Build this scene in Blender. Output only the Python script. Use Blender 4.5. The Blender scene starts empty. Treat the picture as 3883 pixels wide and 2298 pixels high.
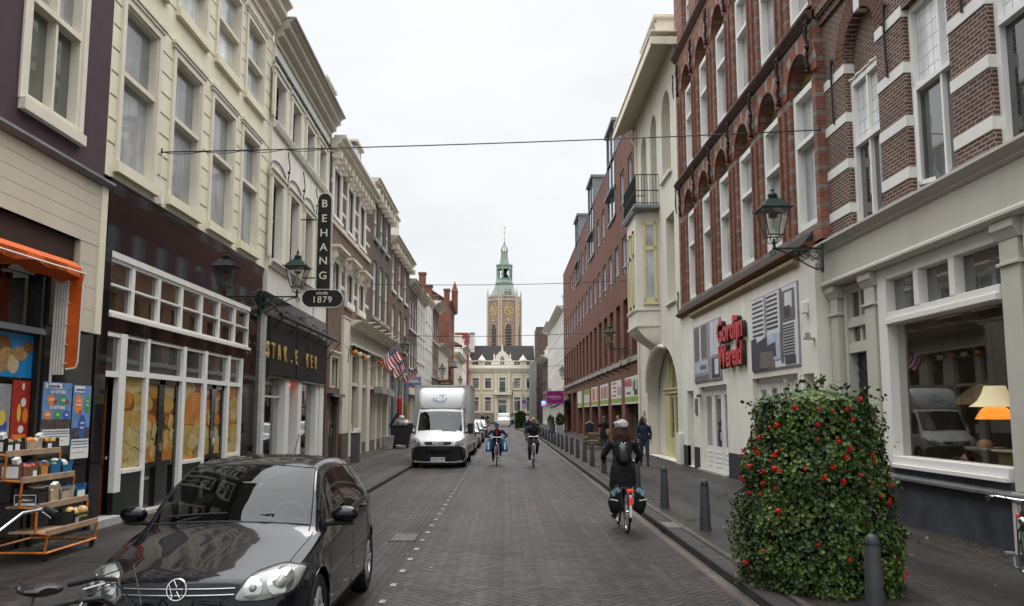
import bpy, bmesh, math, random
from mathutils import Vector, Matrix
from mathutils.bvhtree import BVHTree
R = math.radians
rnd = random.Random(7)
scene = bpy.context.scene
COL = scene.collection
# ---------------- camera ----------------
cam_d = bpy.data.cameras.new("camera")
cam = bpy.data.objects.new("camera", cam_d); COL.objects.link(cam)
cam_d.sensor_width = 36.0
cam_d.lens = 29.18
cam_d.shift_y = 0.01356
cam_d.clip_start = 0.1
cam_d.clip_end = 3000
cam.location = (0, 0, 2.0)
cam.rotation_euler = (R(96.6), 0, R(-0.476))
scene.camera = cam
# ---------------- world: overcast sky ----------------
world = bpy.data.worlds.new("World"); scene.world = world; world.use_nodes = True
wn = world.node_tree.nodes; wl = world.node_tree.links
for n in list(wn): wn.remove(n)
SUN_EL, SUN_ROT = 52, 200
def wnode(t, **k):
    n = wn.new(t)
    for a, b in k.items(): setattr(n, a, b)
    return n
def wmath(op, a, b=None, c=None):
    n = wnode('ShaderNodeMath', operation=op)
    for i, v in enumerate((a, b, c)):
        if v is None: continue
        if isinstance(v, (int, float)): n.inputs[i].default_value = v
        else: wl.new(v, n.inputs[i])
    return n.outputs[0]
tc = wnode('ShaderNodeTexCoord')
sep = wnode('ShaderNodeSeparateXYZ'); wl.new(tc.outputs['Generated'], sep.inputs[0])
sky = wnode('ShaderNodeTexSky', sky_type='NISHITA'); sky.sun_disc = False
sky.sun_elevation = R(SUN_EL); sky.sun_rotation = R(SUN_ROT)
bg1 = wnode('ShaderNodeBackground'); wl.new(sky.outputs[0], bg1.inputs[0]); bg1.inputs[1].default_value = 0.01
# cloud deck: the overcast law (zenith about three times the horizon) times soft cloud noise
z = wmath('MAXIMUM', sep.outputs[2], 0.0)
zz = wmath('MULTIPLY', wmath('SUBTRACT', z, 0.48), 6.0)
rise = wmath('MAXIMUM', zz, 0.0)
mp = wnode('ShaderNodeMapping'); wl.new(tc.outputs['Generated'], mp.inputs[0]); mp.inputs['Scale'].default_value = (3, 3, 7)
ns = wnode('ShaderNodeTexNoise'); wl.new(mp.outputs[0], ns.inputs['Vector']); ns.inputs['Scale'].default_value = 1.6; ns.inputs['Detail'].default_value = 5; ns.inputs['Roughness'].default_value = .5
cl = wmath('MULTIPLY_ADD', ns.outputs[0], 0.17, 0.535)
lum = wmath('ADD', wmath('MULTIPLY_ADD', z, 0.24, cl), rise)
cc = wnode('ShaderNodeCombineColor')
wl.new(wmath('MULTIPLY', lum, 0.985), cc.inputs[0]); wl.new(lum, cc.inputs[1]); wl.new(wmath('MULTIPLY', lum, 1.01), cc.inputs[2])
bg2 = wnode('ShaderNodeBackground'); wl.new(cc.outputs[0], bg2.inputs[0]); bg2.inputs[1].default_value = 1.0
ad = wnode('ShaderNodeAddShader'); wl.new(bg1.outputs[0], ad.inputs[0]); wl.new(bg2.outputs[0], ad.inputs[1])
wo = wnode('ShaderNodeOutputWorld'); wl.new(ad.outputs[0], wo.inputs[0])
# ---------------- sun (veiled) ----------------
sd = bpy.data.lights.new("sun", 'SUN'); sd.energy = 0.8; sd.angle = R(25); sd.color = (1, .97, .92)
sun = bpy.data.objects.new("sun", sd); COL.objects.link(sun)
sun.rotation_euler = (R(90 - SUN_EL), 0, R(180 - SUN_ROT + 180))
sun.location = (0, -10, 40)
scene.view_settings.view_transform = 'Standard'; scene.view_settings.look = 'None'
scene.view_settings.exposure = 0.38; scene.view_settings.gamma = 1.0
try: scene.cycles.max_bounces = 6; scene.cycles.transparent_max_bounces = 8
except Exception: pass

# ---------------- material helpers ----------------
MATS = {}
def newmat(name):
    m = bpy.data.materials.new(name); m.use_nodes = True
    nt = m.node_tree; b = nt.nodes['Principled BSDF']
    return m, nt, b
def lk(nt, a, b): nt.links.new(a, b)
def mth(nt, op, a, b=None, c=None):
    n = nt.nodes.new('ShaderNodeMath'); n.operation = op
    for i, v in enumerate((a, b, c)):
        if v is None: continue
        if isinstance(v, (int, float)): n.inputs[i].default_value = v
        else: nt.links.new(v, n.inputs[i])
    return n.outputs[0]
def mixc(nt, f, a, b, mode='MIX'):
    n = nt.nodes.new('ShaderNodeMix'); n.data_type = 'RGBA'; n.blend_type = mode
    for s, v in ((n.inputs[0], f), (n.inputs[6], a), (n.inputs[7], b)):
        if isinstance(v, (int, float)): s.default_value = v
        elif isinstance(v, tuple): s.default_value = (*v[:3], 1)
        else: nt.links.new(v, s)
    return n.outputs[2]
def pos(nt): return nt.nodes.new('ShaderNodeNewGeometry').outputs['Position']
def noise(nt, vec, scale, detail=4, rough=.55, stretch=None):
    if stretch:
        mp = nt.nodes.new('ShaderNodeMapping'); mp.inputs['Scale'].default_value = stretch; lk(nt, vec, mp.inputs[0]); vec = mp.outputs[0]
    n = nt.nodes.new('ShaderNodeTexNoise'); lk(nt, vec, n.inputs['Vector'])
    n.inputs['Scale'].default_value = scale; n.inputs['Detail'].default_value = detail; n.inputs['Roughness'].default_value = rough
    return n.outputs[0]
def ramp(nt, f, stops):
    n = nt.nodes.new('ShaderNodeValToRGB'); lk(nt, f, n.inputs[0])
    e = n.color_ramp.elements
    while len(e) < len(stops): e.new(.5)
    for el, (p, c) in zip(e, stops): el.position = p; el.color = (*c, 1) if isinstance(c, tuple) else (c, c, c, 1)
    return n.outputs[0]
def bumpn(nt, b, h, strength=.3, dist=.01):
    n = nt.nodes.new('ShaderNodeBump'); n.inputs['Strength'].default_value = strength; n.inputs['Distance'].default_value = dist
    lk(nt, h, n.inputs['Height']); lk(nt, n.outputs[0], b.inputs['Normal'])
def M(name, col, rough=.6, var=.12, scale=4, dirt=0, bump=0, metal=0, spec=.3, coat=0, emit=0, obj=False, bscale=None):
    """plain material with noise variation; dirt adds rain streaks"""
    if name in MATS: return MATS[name]
    m, nt, b = newmat(name); MATS[name] = m
    b.inputs['Roughness'].default_value = rough; b.inputs['Metallic'].default_value = metal
    b.inputs['Specular IOR Level'].default_value = spec
    if coat: b.inputs['Coat Weight'].default_value = coat; b.inputs['Coat Roughness'].default_value = .03
    if emit: b.inputs['Emission Color'].default_value = (*col, 1); b.inputs['Emission Strength'].default_value = emit
    c = col
    if var or dirt:
        p = pos(nt) if not obj else nt.nodes.new('ShaderNodeTexCoord').outputs['Object']
        if var:
            f = ramp(nt, noise(nt, p, scale, 5, .6), [(.3, 1 - var), (.7, 1 + var * .5)])
            c = mixc(nt, 1.0, c, f, 'MULTIPLY')
        if dirt:
            s = noise(nt, p, 2.2, 6, .65, (1.0, 1.0, .12)); s2 = noise(nt, p, .5, 3)
            f = mth(nt, 'MULTIPLY', mth(nt, 'MULTIPLY_ADD', s, 3.2, -1.45), s2); f.node.use_clamp = True
            c = mixc(nt, mth(nt, 'MULTIPLY', f, dirt), c, (col[0] * .42, col[1] * .40, col[2] * .36))
        lk(nt, c, b.inputs['Base Color'])
    else: b.inputs['Base Color'].default_value = (*col, 1)
    if bump:
        bumpn(nt, b, noise(nt, pos(nt), bscale or scale * 12, 3), bump, .01)
    return m
def wallvec(nt):
    """(along, up) coordinates for walls facing any axis"""
    g = nt.nodes.new('ShaderNodeNewGeometry')
    s = nt.nodes.new('ShaderNodeSeparateXYZ'); lk(nt, g.outputs['Position'], s.inputs[0])
    sn = nt.nodes.new('ShaderNodeSeparateXYZ'); lk(nt, g.outputs['True Normal'], sn.inputs[0])
    f = mth(nt, 'GREATER_THAN', mth(nt, 'ABSOLUTE', sn.outputs[1]), .7)
    u = mth(nt, 'ADD', mth(nt, 'MULTIPLY', s.outputs[0], f), mth(nt, 'MULTIPLY', s.outputs[1], mth(nt, 'SUBTRACT', 1.0, f)))
    c = nt.nodes.new('ShaderNodeCombineXYZ'); lk(nt, u, c.inputs[0]); lk(nt, s.outputs[2], c.inputs[1])
    return c.outputs[0], s, g.outputs['Position']
def brick(name, c1, c2, mortar, bw=.22, bh=.065, mw=.008, dirt=.5, bands=None, bandcol=(.2, .21, .19), rough=.85):
    if name in MATS: return MATS[name]
    m, nt, b = newmat(name); MATS[name] = m
    v, s, p = wallvec(nt)
    t = nt.nodes.new('ShaderNodeTexBrick'); lk(nt, v, t.inputs['Vector'])
    t.inputs['Scale'].default_value = 1; t.inputs['Brick Width'].default_value = bw; t.inputs['Row Height'].default_value = bh
    t.inputs['Mortar Size'].default_value = mw; t.inputs['Mortar Smooth'].default_value = .2; t.inputs['Bias'].default_value = -.1
    t.inputs['Color1'].default_value = (*c1, 1); t.inputs['Color2'].default_value = (*c2, 1); t.inputs['Mortar'].default_value = (*mortar, 1)
    c = mixc(nt, 1.0, t.outputs[0], ramp(nt, noise(nt, p, 1.3, 6, .65), [(.3, .72), (.7, 1.12)]), 'MULTIPLY')
    if dirt:
        sx = noise(nt, p, 1.8, 6, .65, (1, 1, .15))
        f = mth(nt, 'MULTIPLY_ADD', sx, 3.0, -1.5); f.node.use_clamp = True
        c = mixc(nt, mth(nt, 'MULTIPLY', f, dirt), c, (c1[0] * .3, c1[1] * .35, c1[2] * .4))
    if bands:
        per, h, off = bands
        f = mth(nt, 'LESS_THAN', mth(nt, 'MODULO', mth(nt, 'ADD', s.outputs[2], off), per), h)
        c = mixc(nt, f, c, mixc(nt, 1.0, bandcol, ramp(nt, noise(nt, p, 6, 3), [(.3, .7), (.7, 1.3)]), 'MULTIPLY'))
    lk(nt, c, b.inputs['Base Color']); b.inputs['Roughness'].default_value = rough
    b.inputs['Specular IOR Level'].default_value = .3
    bumpn(nt, b, mth(nt, 'SUBTRACT', 1.0, t.outputs[1]), .5, .006)
    return m
def pane(name, col, wav=.03, spec=.7, rough=.03, fold=0, cut=None):
    """window glass in front of a room or a curtain"""
    if name in MATS: return MATS[name]
    m, nt, b = newmat(name); MATS[name] = m
    p = pos(nt)
    f = ramp(nt, noise(nt, p, .9, 3), [(.35, .55), (.65, 1.25)])
    c = mixc(nt, 1.0, col, f, 'MULTIPLY')
    if fold:
        w = noise(nt, p, 9, 2, .5, (1, 1, .04))
        c = mixc(nt, 1.0, c, ramp(nt, w, [(.35, 1 - fold), (.6, 1.0)]), 'MULTIPLY')
    lk(nt, c, b.inputs['Base Color']); b.inputs['Roughness'].default_value = .6 if fold else rough
    b.inputs['Specular IOR Level'].default_value = spec
    b.inputs['Coat Weight'].default_value = 1.0; b.inputs['Coat Roughness'].default_value = .01; b.inputs['Coat IOR'].default_value = 1.5
    n = nt.nodes.new('ShaderNodeBump'); n.inputs['Strength'].default_value = wav; n.inputs['Distance'].default_value = .05
    lk(nt, noise(nt, p, 1.4, 1), n.inputs['Height']); lk(nt, n.outputs[0], b.inputs['Coat Normal']); lk(nt, n.outputs[0], b.inputs['Normal'])
    return m
def glass(name, tint=(.9, .95, .93), ior=1.5, mirror=0.0):
    if name in MATS: return MATS[name]
    m, nt, b = newmat(name); MATS[name] = m
    out = nt.nodes['Material Output']
    tr = nt.nodes.new('ShaderNodeBsdfTransparent'); tr.inputs[0].default_value = (*tint, 1)
    gl = nt.nodes.new('ShaderNodeBsdfGlossy'); gl.inputs['Roughness'].default_value = .01
    fr = nt.nodes.new('ShaderNodeFresnel'); bf = nt.nodes.new('ShaderNodeNewGeometry').outputs['Backfacing']; lk(nt, mth(nt, 'MULTIPLY_ADD', bf, 1/ior-ior, ior), fr.inputs['IOR'])
    mx = nt.nodes.new('ShaderNodeMixShader')
    f = mth(nt, 'ADD', fr.outputs[0], mirror); f.node.use_clamp = True
    lk(nt, f, mx.inputs[0]); lk(nt, tr.outputs[0], mx.inputs[1]); lk(nt, gl.outputs[0], mx.inputs[2])
    lk(nt, mx.outputs[0], out.inputs[0])
    return m
# ---------------- mesh and object helpers ----------------
class MB:
    def __init__(s): s.v = []; s.f = []; s.m = []; s.mi = 0
    def quad(s, *p):
        n = len(s.v); s.v += [tuple(q) for q in p]; s.f.append(tuple(range(n, n + len(p)))); s.m.append(s.mi); return s
    def box(s, x0, x1, y0, y1, z0, z1):
        n = len(s.v)
        s.v += [(x, y, z) for z in (z0, z1) for y in (y0, y1) for x in (x0, x1)]
        for f in ((0, 2, 3, 1), (4, 5, 7, 6), (0, 1, 5, 4), (2, 6, 7, 3), (0, 4, 6, 2), (1, 3, 7, 5)):
            s.f.append(tuple(n + i for i in f)); s.m.append(s.mi)
        return s
    def obox(s, mat, sx, sy, sz):
        n = len(s.v); s.box(-sx/2, sx/2, -sy/2, sy/2, -sz/2, sz/2)
        s.v[n:] = [tuple(mat @ Vector(v)) for v in s.v[n:]]; return s
    def ring(s, pts_list, cap=True, closed=False):
        """loft a list of equal rings"""
        k = len(pts_list[0]); n = len(s.v)
        for r in pts_list: s.v += [tuple(p) for p in r]
        L = len(pts_list)
        for i in range(L if closed else L - 1):
            j = (i + 1) % L
            for a in range(k):
                b = (a + 1) % k
                s.f.append((n + i*k + a, n + i*k + b, n + j*k + b, n + j*k + a)); s.m.append(s.mi)
        if cap and not closed:
            s.f.append(tuple(n + a for a in range(k))[::-1]); s.m.append(s.mi)
            s.f.append(tuple(n + (L-1)*k + a for a in range(k))); s.m.append(s.mi)
        return s
    def tube(s, pts, r, seg=8, cap=True, ry=None):
        pts = [Vector(p) for p in pts]; rings = []
        if not isinstance(r, (list, tuple)): r = [r] * len(pts)
        up = None
        for i, p in enumerate(pts):
            t = (pts[min(i+1, len(pts)-1)] - pts[max(i-1, 0)])
            if t.length < 1e-9: t = Vector((0, 0, 1))
            t.normalize()
            if up is None:
                up = Vector((0, 0, 1)) if abs(t.z) < .9 else Vector((1, 0, 0))
            a = t.cross(up)
            if a.length < 1e-6: a = t.cross(Vector((1, 0, 0)))
            a.normalize(); b = a.cross(t).normalized(); up = b
            rr = r[i]; r2 = rr if ry is None else (ry[i] if isinstance(ry, (list, tuple)) else ry)
            rings.append([p + a*math.cos(2*math.pi*k/seg)*rr + b*math.sin(2*math.pi*k/seg)*r2 for k in range(seg)])
        return s.ring(rings, cap)
    def cyl(s, p0, p1, r0, r1=None, seg=16): return s.tube([p0, p1], [r0, r0 if r1 is None else r1], seg)
    def lathe(s, prof, seg=24, c=(0, 0, 0), axis='z', cap=False, half=None):
        rings = []
        for r, h in prof:
            ring = []
            for k in range(seg):
                a = 2*math.pi*k/seg; x, y = r*math.cos(a), r*math.sin(a)
                q = (x, y, h) if axis == 'z' else ((h, x, y) if axis == 'x' else (x, h, y))
                ring.append((q[0]+c[0], q[1]+c[1], q[2]+c[2]))
            rings.append(ring)
        return s.ring(rings, cap)
    def torus(s, c, R0, r, axis='x', seg=32, rs=8, ry=None):
        rings = []
        for i in range(seg):
            a = 2*math.pi*i/seg; ring = []
            for k in range(rs):
                b = 2*math.pi*k/rs; rad = R0 + r*math.cos(b); h = (ry or r)*math.sin(b)
                x, y = rad*math.cos(a), rad*math.sin(a)
                q = (h, x, y) if axis == 'x' else ((x, h, y) if axis == 'y' else (x, y, h))
                ring.append((q[0]+c[0], q[1]+c[1], q[2]+c[2]))
            rings.append(ring)
        return s.ring(rings, False, True)
    def sphere(s, c, r, seg=14, rings=9):
        if not isinstance(r, (tuple, list)): r = (r, r, r)
        rr = []
        for i in range(rings + 1):
            t = math.pi*i/rings; q = max(math.sin(t), .02)
            rr.append([(c[0]+r[0]*q*math.cos(2*math.pi*k/seg), c[1]+r[1]*q*math.sin(2*math.pi*k/seg), c[2]-r[2]*math.cos(t)) for k in range(seg)])
        return s.ring(rr, True)
    def prism(s, pts, off):
        """extrude a planar polygon by off"""
        n = len(s.v); k = len(pts); off = Vector(off)
        s.v += [tuple(p) for p in pts] + [tuple(Vector(p) + off) for p in pts]
        s.f.append(tuple(range(n, n+k))); s.m.append(s.mi); s.f.append(tuple(range(n+2*k-1, n+k-1, -1))); s.m.append(s.mi)
        for i in range(k):
            j = (i+1) % k; s.f.append((n+i, n+j, n+k+j, n+k+i)); s.m.append(s.mi)
        return s
    def xf(s, mat, n0=0):
        s.v[n0:] = [tuple(mat @ Vector(v)) for v in s.v[n0:]]; return s
    def mesh(s, name, mats, smooth=False, bevel=0, recalc=True, auto=40):
        me = bpy.data.meshes.new(name); me.from_pydata(s.v, [], s.f)
        if not isinstance(mats, (list, tuple)): mats = [mats]
        for m in mats: me.materials.append(m)
        if len(mats) > 1: me.polygons.foreach_set('material_index', s.m)
        bm = bmesh.new(); bm.from_mesh(me)
        if recalc: bmesh.ops.recalc_face_normals(bm, faces=bm.faces)
        if bevel:
            es = [e for e in bm.edges if len(e.link_faces) == 2 and e.calc_face_angle(0) > .6]
            bmesh.ops.bevel(bm, geom=es, offset=bevel, segments=1, affect='EDGES', profile=.7, clamp_overlap=True)
        if smooth:
            for f in bm.faces: f.smooth = True
            ca = math.cos(R(auto))
            for e in bm.edges:
                if len(e.link_faces) == 2 and e.link_faces[0].normal.dot(e.link_faces[1].normal) < ca: e.smooth = False
        bm.to_mesh(me); bm.free()
        return me
    def objs(s, name, mats, parent=None, smooth=False, bevel=0, label=None, tol=.012, limit=100, **k):
        """one object per group of touching pieces"""
        par = list(range(len(s.v)))
        def find(a):
            while par[a] != a: par[a] = par[par[a]]; a = par[a]
            return a
        for f in s.f:
            r0 = find(f[0])
            for q in f[1:]: par[find(q)] = r0
        comp = {}
        for i, v in enumerate(s.v):
            c = comp.setdefault(find(i), [list(v), list(v)])
            for a in range(3): c[0][a] = min(c[0][a], v[a]); c[1][a] = max(c[1][a], v[a])
        ks = list(comp); grp = list(range(len(ks)))
        def g(a):
            while grp[a] != a: grp[a] = grp[grp[a]]; a = grp[a]
            return a
        for i in range(len(ks)):
            A = comp[ks[i]]
            for j in range(i+1, len(ks)):
                Bq = comp[ks[j]]
                if all(A[0][a] <= Bq[1][a]+tol and Bq[0][a] <= A[1][a]+tol for a in range(3)): grp[g(i)] = g(j)
        gid = {k: g(i) for i, k in enumerate(ks)}; sets = sorted(set(gid.values()))
        if len(sets) == 1 or len(sets) > limit: return s.obj(name, mats, parent, smooth, bevel, None, label, **k)
        first = None
        for q in sets:
            m = MB(); mp = {}
            for f, mi in zip(s.f, s.m):
                if gid[find(f[0])] != q: continue
                for i in f:
                    if i not in mp: mp[i] = len(m.v); m.v.append(s.v[i])
                m.f.append(tuple(mp[i] for i in f)); m.m.append(mi)
            o = m.obj(name, mats, parent, smooth, bevel, None, label, **k); first = first or o
        return first
    def obj(s, name, mats, parent=None, smooth=False, bevel=0, loc=None, label=None, **k):
        return link(name, s.mesh(name, mats, smooth, bevel, **k), parent, loc, label)
def link(name, me, parent=None, loc=None, label=None):
    o = bpy.data.objects.new(name, me); COL.objects.link(o)
    if parent: o.parent = parent
    if loc is not None: o.location = loc
    if label: o['label'] = label
    return o
def tag(o, label, cat, group=None, kind=None):
    if label: o['label'] = label
    if cat: o['category'] = cat
    if group: o['group'] = group
    if kind: o['kind'] = kind
    return o
def thing(name, label, cat, loc=(0, 0, 0), rz=0, group=None):
    o = bpy.data.objects.new(name, None); COL.objects.link(o); o.empty_display_size = .2
    o.location = loc; o.rotation_euler = (0, 0, rz)
    return tag(o, label, cat, group)
def dup(root, loc, rz=None, label=None, group=None, scale=None):
    r = root.copy(); COL.objects.link(r); r.location = loc
    if rz is not None: r.rotation_euler = (0, 0, rz)
    if scale: r.scale = scale
    if label: r['label'] = label
    if group: r['group'] = group
    def rec(o, p):
        for ch in list(o.children):
            c = ch.copy(); COL.objects.link(c); c.parent = p; rec(ch, c)
    rec(root, r); return r
def struct(name, mb, mat, label=None, **k):
    o = mb.obj(name, mat, **k); o['kind'] = 'structure'; o['category'] = name.replace('_', ' ')
    o['label'] = label or name.replace('_', ' '); return o
_tc = {}
def textmesh(txt, size, ext=0.004, shear=0, sx=1, spacing=1.0, bold=0, align='CENTER'):
    key = (txt, size, ext, shear, sx, spacing, bold, align)
    if key in _tc: return _tc[key]
    cu = bpy.data.curves.new('lettering', 'FONT'); cu.body = txt; cu.size = size; cu.extrude = ext; cu.shear = shear
    cu.align_x = align; cu.align_y = 'CENTER'; cu.space_character = spacing; cu.offset = bold; cu.resolution_u = 3
    o = bpy.data.objects.new('lettering', cu); COL.objects.link(o)
    dg = bpy.context.evaluated_depsgraph_get(); me = bpy.data.meshes.new_from_object(o.evaluated_get(dg))
    bpy.data.objects.remove(o); bpy.data.curves.remove(cu)
    if sx != 1: me.transform(Matrix.Diagonal((sx, 1, 1, 1)))
    _tc[key] = me; return me
def text(txt, size, mat, parent, loc, rot=(R(90), 0, 0), name='lettering', **k):
    me = textmesh(txt, size, **k).copy(); me.materials.clear(); me.materials.append(mat)
    o = link(name, me, parent, loc); o.rotation_euler = rot; return o

# ---------------- facades ----------------
class Side:
    """a facade line parallel to the street: u runs away from the viewer, d out into the street"""
    def __init__(s, X, sg): s.X = X; s.sg = sg
LFT = Side(-6.8, 1); RGT = Side(6.8, -1); RG2 = Side(6.6, -1)
class B:
    def __init__(s, side, name, label, u0, u1, cat='building', group=None):
        s.S = side; s.u0 = u0; s.u1 = u1
        s.o = (side.X, (u0+u1)/2, 0)
        s.root = thing(name, label, cat, s.o, 0, group)
    def P(s, u, d, z): return (s.S.sg*d, u - s.o[1], z)
    def box(s, mb, u0, u1, d0, d1, z0, z1):
        a = s.P(u0, d0, z0); b = s.P(u1, d1, z1)
        return mb.box(min(a[0], b[0]), max(a[0], b[0]), min(a[1], b[1]), max(a[1], b[1]), z0, z1)
    def part(s, name, mat, boxes, bevel=0, parent=None, label=None):
        mb = MB()
        for q in boxes: s.box(mb, *q)
        return mb.objs(name, mat, parent or s.root, bevel=bevel, label=label)
    def prof(s, name, mat, u0, u1, pts, parent=None, label=None):
        """extrude a (d, z) profile along the facade"""
        mb = MB(); mb.prism([s.P(u0, d, z) for d, z in pts], (0, u1-u0, 0))
        return mb.obj(name, mat, parent or s.root, label=label)
    def wall(s, mat, z0, z1, holes=(), name='wall', depth=.35, u0=None, u1=None, d=0, label=None):
        """wall sheet with true openings and reveals; hole = (u0,u1,z0,z1[,rise]) rise>0: arched head"""
        u0 = s.u0 if u0 is None else u0; u1 = s.u1 if u1 is None else u1
        mb = MB()
        us = sorted({u0, u1, *[min(max(h[i], u0), u1) for h in holes for i in (0, 1)]})
        zs = sorted({z0, z1, *[min(max(h[i], z0), z1) for h in holes for i in (2, 3)]})
        for i in range(len(us)-1):
            run = None
            for j in range(len(zs)-1):
                uc = (us[i]+us[i+1])/2; zc = (zs[j]+zs[j+1])/2
                if any(h[0] < uc < h[1] and h[2] < zc < h[3] for h in holes):
                    continue
                mb.quad(s.P(us[i], d, zs[j]), s.P(us[i+1], d, zs[j]), s.P(us[i+1], d, zs[j+1]), s.P(us[i], d, zs[j+1]))
        for h in holes:
            a, b, c, e = h[:4]; rise = h[4] if len(h) > 4 else 0
            D = d - depth
            top = e - rise
            for uu in (a, b): mb.quad(s.P(uu, d, c), s.P(uu, D, c), s.P(uu, D, top), s.P(uu, d, top))
            mb.quad(s.P(a, d, c), s.P(b, d, c), s.P(b, D, c), s.P(a, D, c))
            if not rise: mb.quad(s.P(a, d, e), s.P(b, d, e), s.P(b, D, e), s.P(a, D, e))
            else:
                N = 12; pts = []
                for k in range(N+1):
                    t = math.pi*k/N
                    pts.append(((a+b)/2 - (b-a)/2*math.cos(t), top + rise*math.sin(t)))
                for k in range(N):
                    (p, q), (r_, t_) = pts[k], pts[k+1]
                    mb.quad(s.P(p, d, q), s.P(r_, d, t_), s.P(r_, D, t_), s.P(p, D, q))
                    mb.quad(s.P(p, d, q), s.P(r_, d, t_), s.P(r_, d, e), s.P(p, d, e))
        # outer rim so that the wall has thickness
        D = d - depth
        mb.quad(s.P(u0, d, z0), s.P(u0, D, z0), s.P(u0, D, z1), s.P(u0, d, z1))
        mb.quad(s.P(u1, d, z0), s.P(u1, D, z0), s.P(u1, D, z1), s.P(u1, d, z1))
        mb.quad(s.P(u0, d, z1), s.P(u1, d, z1), s.P(u1, D, z1), s.P(u0, D, z1))
        return mb.obj(name, mat, s.root, recalc=False, label=label)
    def body(s, mat, z1, depth=9, u0=None, u1=None, front=-.35, z0=0, name='side_wall'):
        u0 = (s.u0 if u0 is None else u0)+.004; u1 = (s.u1 if u1 is None else u1)-.004
        return s.part(name, mat, [(u0, u1, -depth, front-.004, z0, z1-.004)])
    def cornice(s, mat, z0, z1, proj, steps=4, u0=None, u1=None, name='cornice', parent=None, d=0, label=None):
        u0 = s.u0 if u0 is None else u0; u1 = s.u1 if u1 is None else u1
        pts = [(d-.05, z0)]
        for i in range(steps):
            a = proj*((i+.35)/steps); b = proj*((i+1)/steps)
            z = z0 + (z1-z0)*i/steps; zn = z0 + (z1-z0)*(i+.7)/steps
            pts += [(d+a, z), (d+a, zn), (d+b, zn+(z1-z0)*.12/steps*2)]
        pts += [(d+proj, z1), (d-.05, z1+.02)]
        return s.prof(name, mat, u0, u1, pts, parent, label)
    _wc = {}
    def win(s, u0, u1, z0, z1, fm, pm, rec=.2, fw=.07, fd=.08, rows=(), cols=(), topm=None, sash=.045, head=0, rise=0,
            sill=None, sillm=None, arch=None, label=None, d=0, name='window', bars=None, barw=.02):
        """window: frame > pane, upper pane, sill. rows: heights (fractions) of transoms; cols: fractions of mullions
        arch=(w,proj,crown) architrave; bars=(nx,nz) thin glazing bars"""
        W = u1-u0; H = z1-z0; sg = s.S.sg
        key = (sg, round(W, 2), round(H, 2), fm.name, pm.name, rec, fw, fd, rows, cols, topm.name if topm else '', rise, sill, arch, bars, barw, head)
        if key not in B._wc:
            def bx(mb, a, b, c, e, z, zz):
                x0, x1 = sorted((sg*c, sg*e)); mb.box(x0, x1, a, b, z, zz)
            fr = MB(); dd = -rec; f2 = fd
            bx(fr, 0, fw, dd, dd+f2, 0, H-rise); bx(fr, W-fw, W, dd, dd+f2, 0, H-rise)
            bx(fr, fw, W-fw, dd, dd+f2, 0, fw)
            if rise:
                N = 12; pts = [(W/2-(W/2)*math.cos(math.pi*k/N), H-rise+rise*math.sin(math.pi*k/N)) for k in range(N+1)]
                pin = [(W/2-(W/2-fw)*math.cos(math.pi*k/N), H-rise+(rise-fw)*math.sin(math.pi*k/N)) for k in range(N+1)]
                for k in range(N):
                    A = [pts[k], pts[k+1], pin[k+1], pin[k]]
                    fr.prism([(sg*dd, p, q) for p, q in A], (sg*f2, 0, 0))
            else: bx(fr, fw, W-fw, dd, dd+f2, H-fw-head, H)
            inner = [fw] + [H*r for r in rows] + [H-fw-head if not rise else H-fw]
            for r in rows: bx(fr, fw, W-fw, dd-.0, dd+f2+.02, H*r-sash, H*r+sash)
            for c in cols: bx(fr, W*c-sash*.7, W*c+sash*.7, dd, dd+f2-.012, fw, H-fw-head-rise)
            if bars:
                nx, nz = bars
                for i in range(1, nx): bx(fr, fw+(W-2*fw)*i/nx-barw/2, fw+(W-2*fw)*i/nx+barw/2, dd+.01, dd+.035, fw, H-fw-head-rise)
                for i in range(1, nz): bx(fr, fw, W-fw, dd+.012, dd+.037, H*i/nz-barw/2, H*i/nz+barw/2)
            if arch:
                aw, ap, crown = arch
                bx(fr, -aw, .012, -.02, ap, -.02, H+aw*(.0 if crown else 1)); bx(fr, W-.012, W+aw, -.02, ap, -.02, H+aw*(.0 if crown else 1))
                bx(fr, .012, W-.012, -.02, ap, H-.015, H+aw)
                if crown:
                    bx(fr, -aw, .012, -.02, ap, H-.0, H+aw); bx(fr, W-.012, W+aw, -.02, ap, H-.0, H+aw)
                    bx(fr, -aw-.05, W+aw+.05, -.02, ap+crown*.5, H+aw, H+aw+.07); bx(fr, -aw-.09, W+aw+.09, -.02, ap+crown, H+aw+.07, H+aw+.14)
            pn = MB(); split = inner[-2] if (topm and rows) else None
            zt = H-.01
            def pq(mb, a, b):
                mb.quad((sg*(dd+.02), .01, a), (sg*(dd+.02), W-.01, a), (sg*(dd+.02), W-.01, b), (sg*(dd+.02), .01, b))
            if rise:
                poly = [(.01, .01), (W-.01, .01)] + pts[::-1]
                pn.quad(*[(sg*(dd+.02), p, q) for p, q in poly]); tp = None
            else:
                pq(pn, .01, split if split else zt); tp = None
                if split: tp = MB(); pq(tp, split, zt)
            me_f = fr.mesh('window', fm); me_p = pn.mesh('pane', pm, recalc=False); me_t = tp.mesh('upper_pane', topm, recalc=False) if tp else None
            me_s = None
            if sill:
                sh, sp, so = sill; sm = MB(); bx(sm, -so, W+so, -rec, sp, -sh, -.002); me_s = sm.mesh('sill', sillm or fm)
            B._wc[key] = (me_f, me_p, me_t, me_s)
        me_f, me_p, me_t, me_s = B._wc[key]
        p = s.P(u0, d, z0)
        o = link(name, me_f, s.root, p, label)
        link('pane', me_p, o)
        if me_t: link('pane', me_t, o)
        if me_s: link('sill', me_s, o)
        return o
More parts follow.
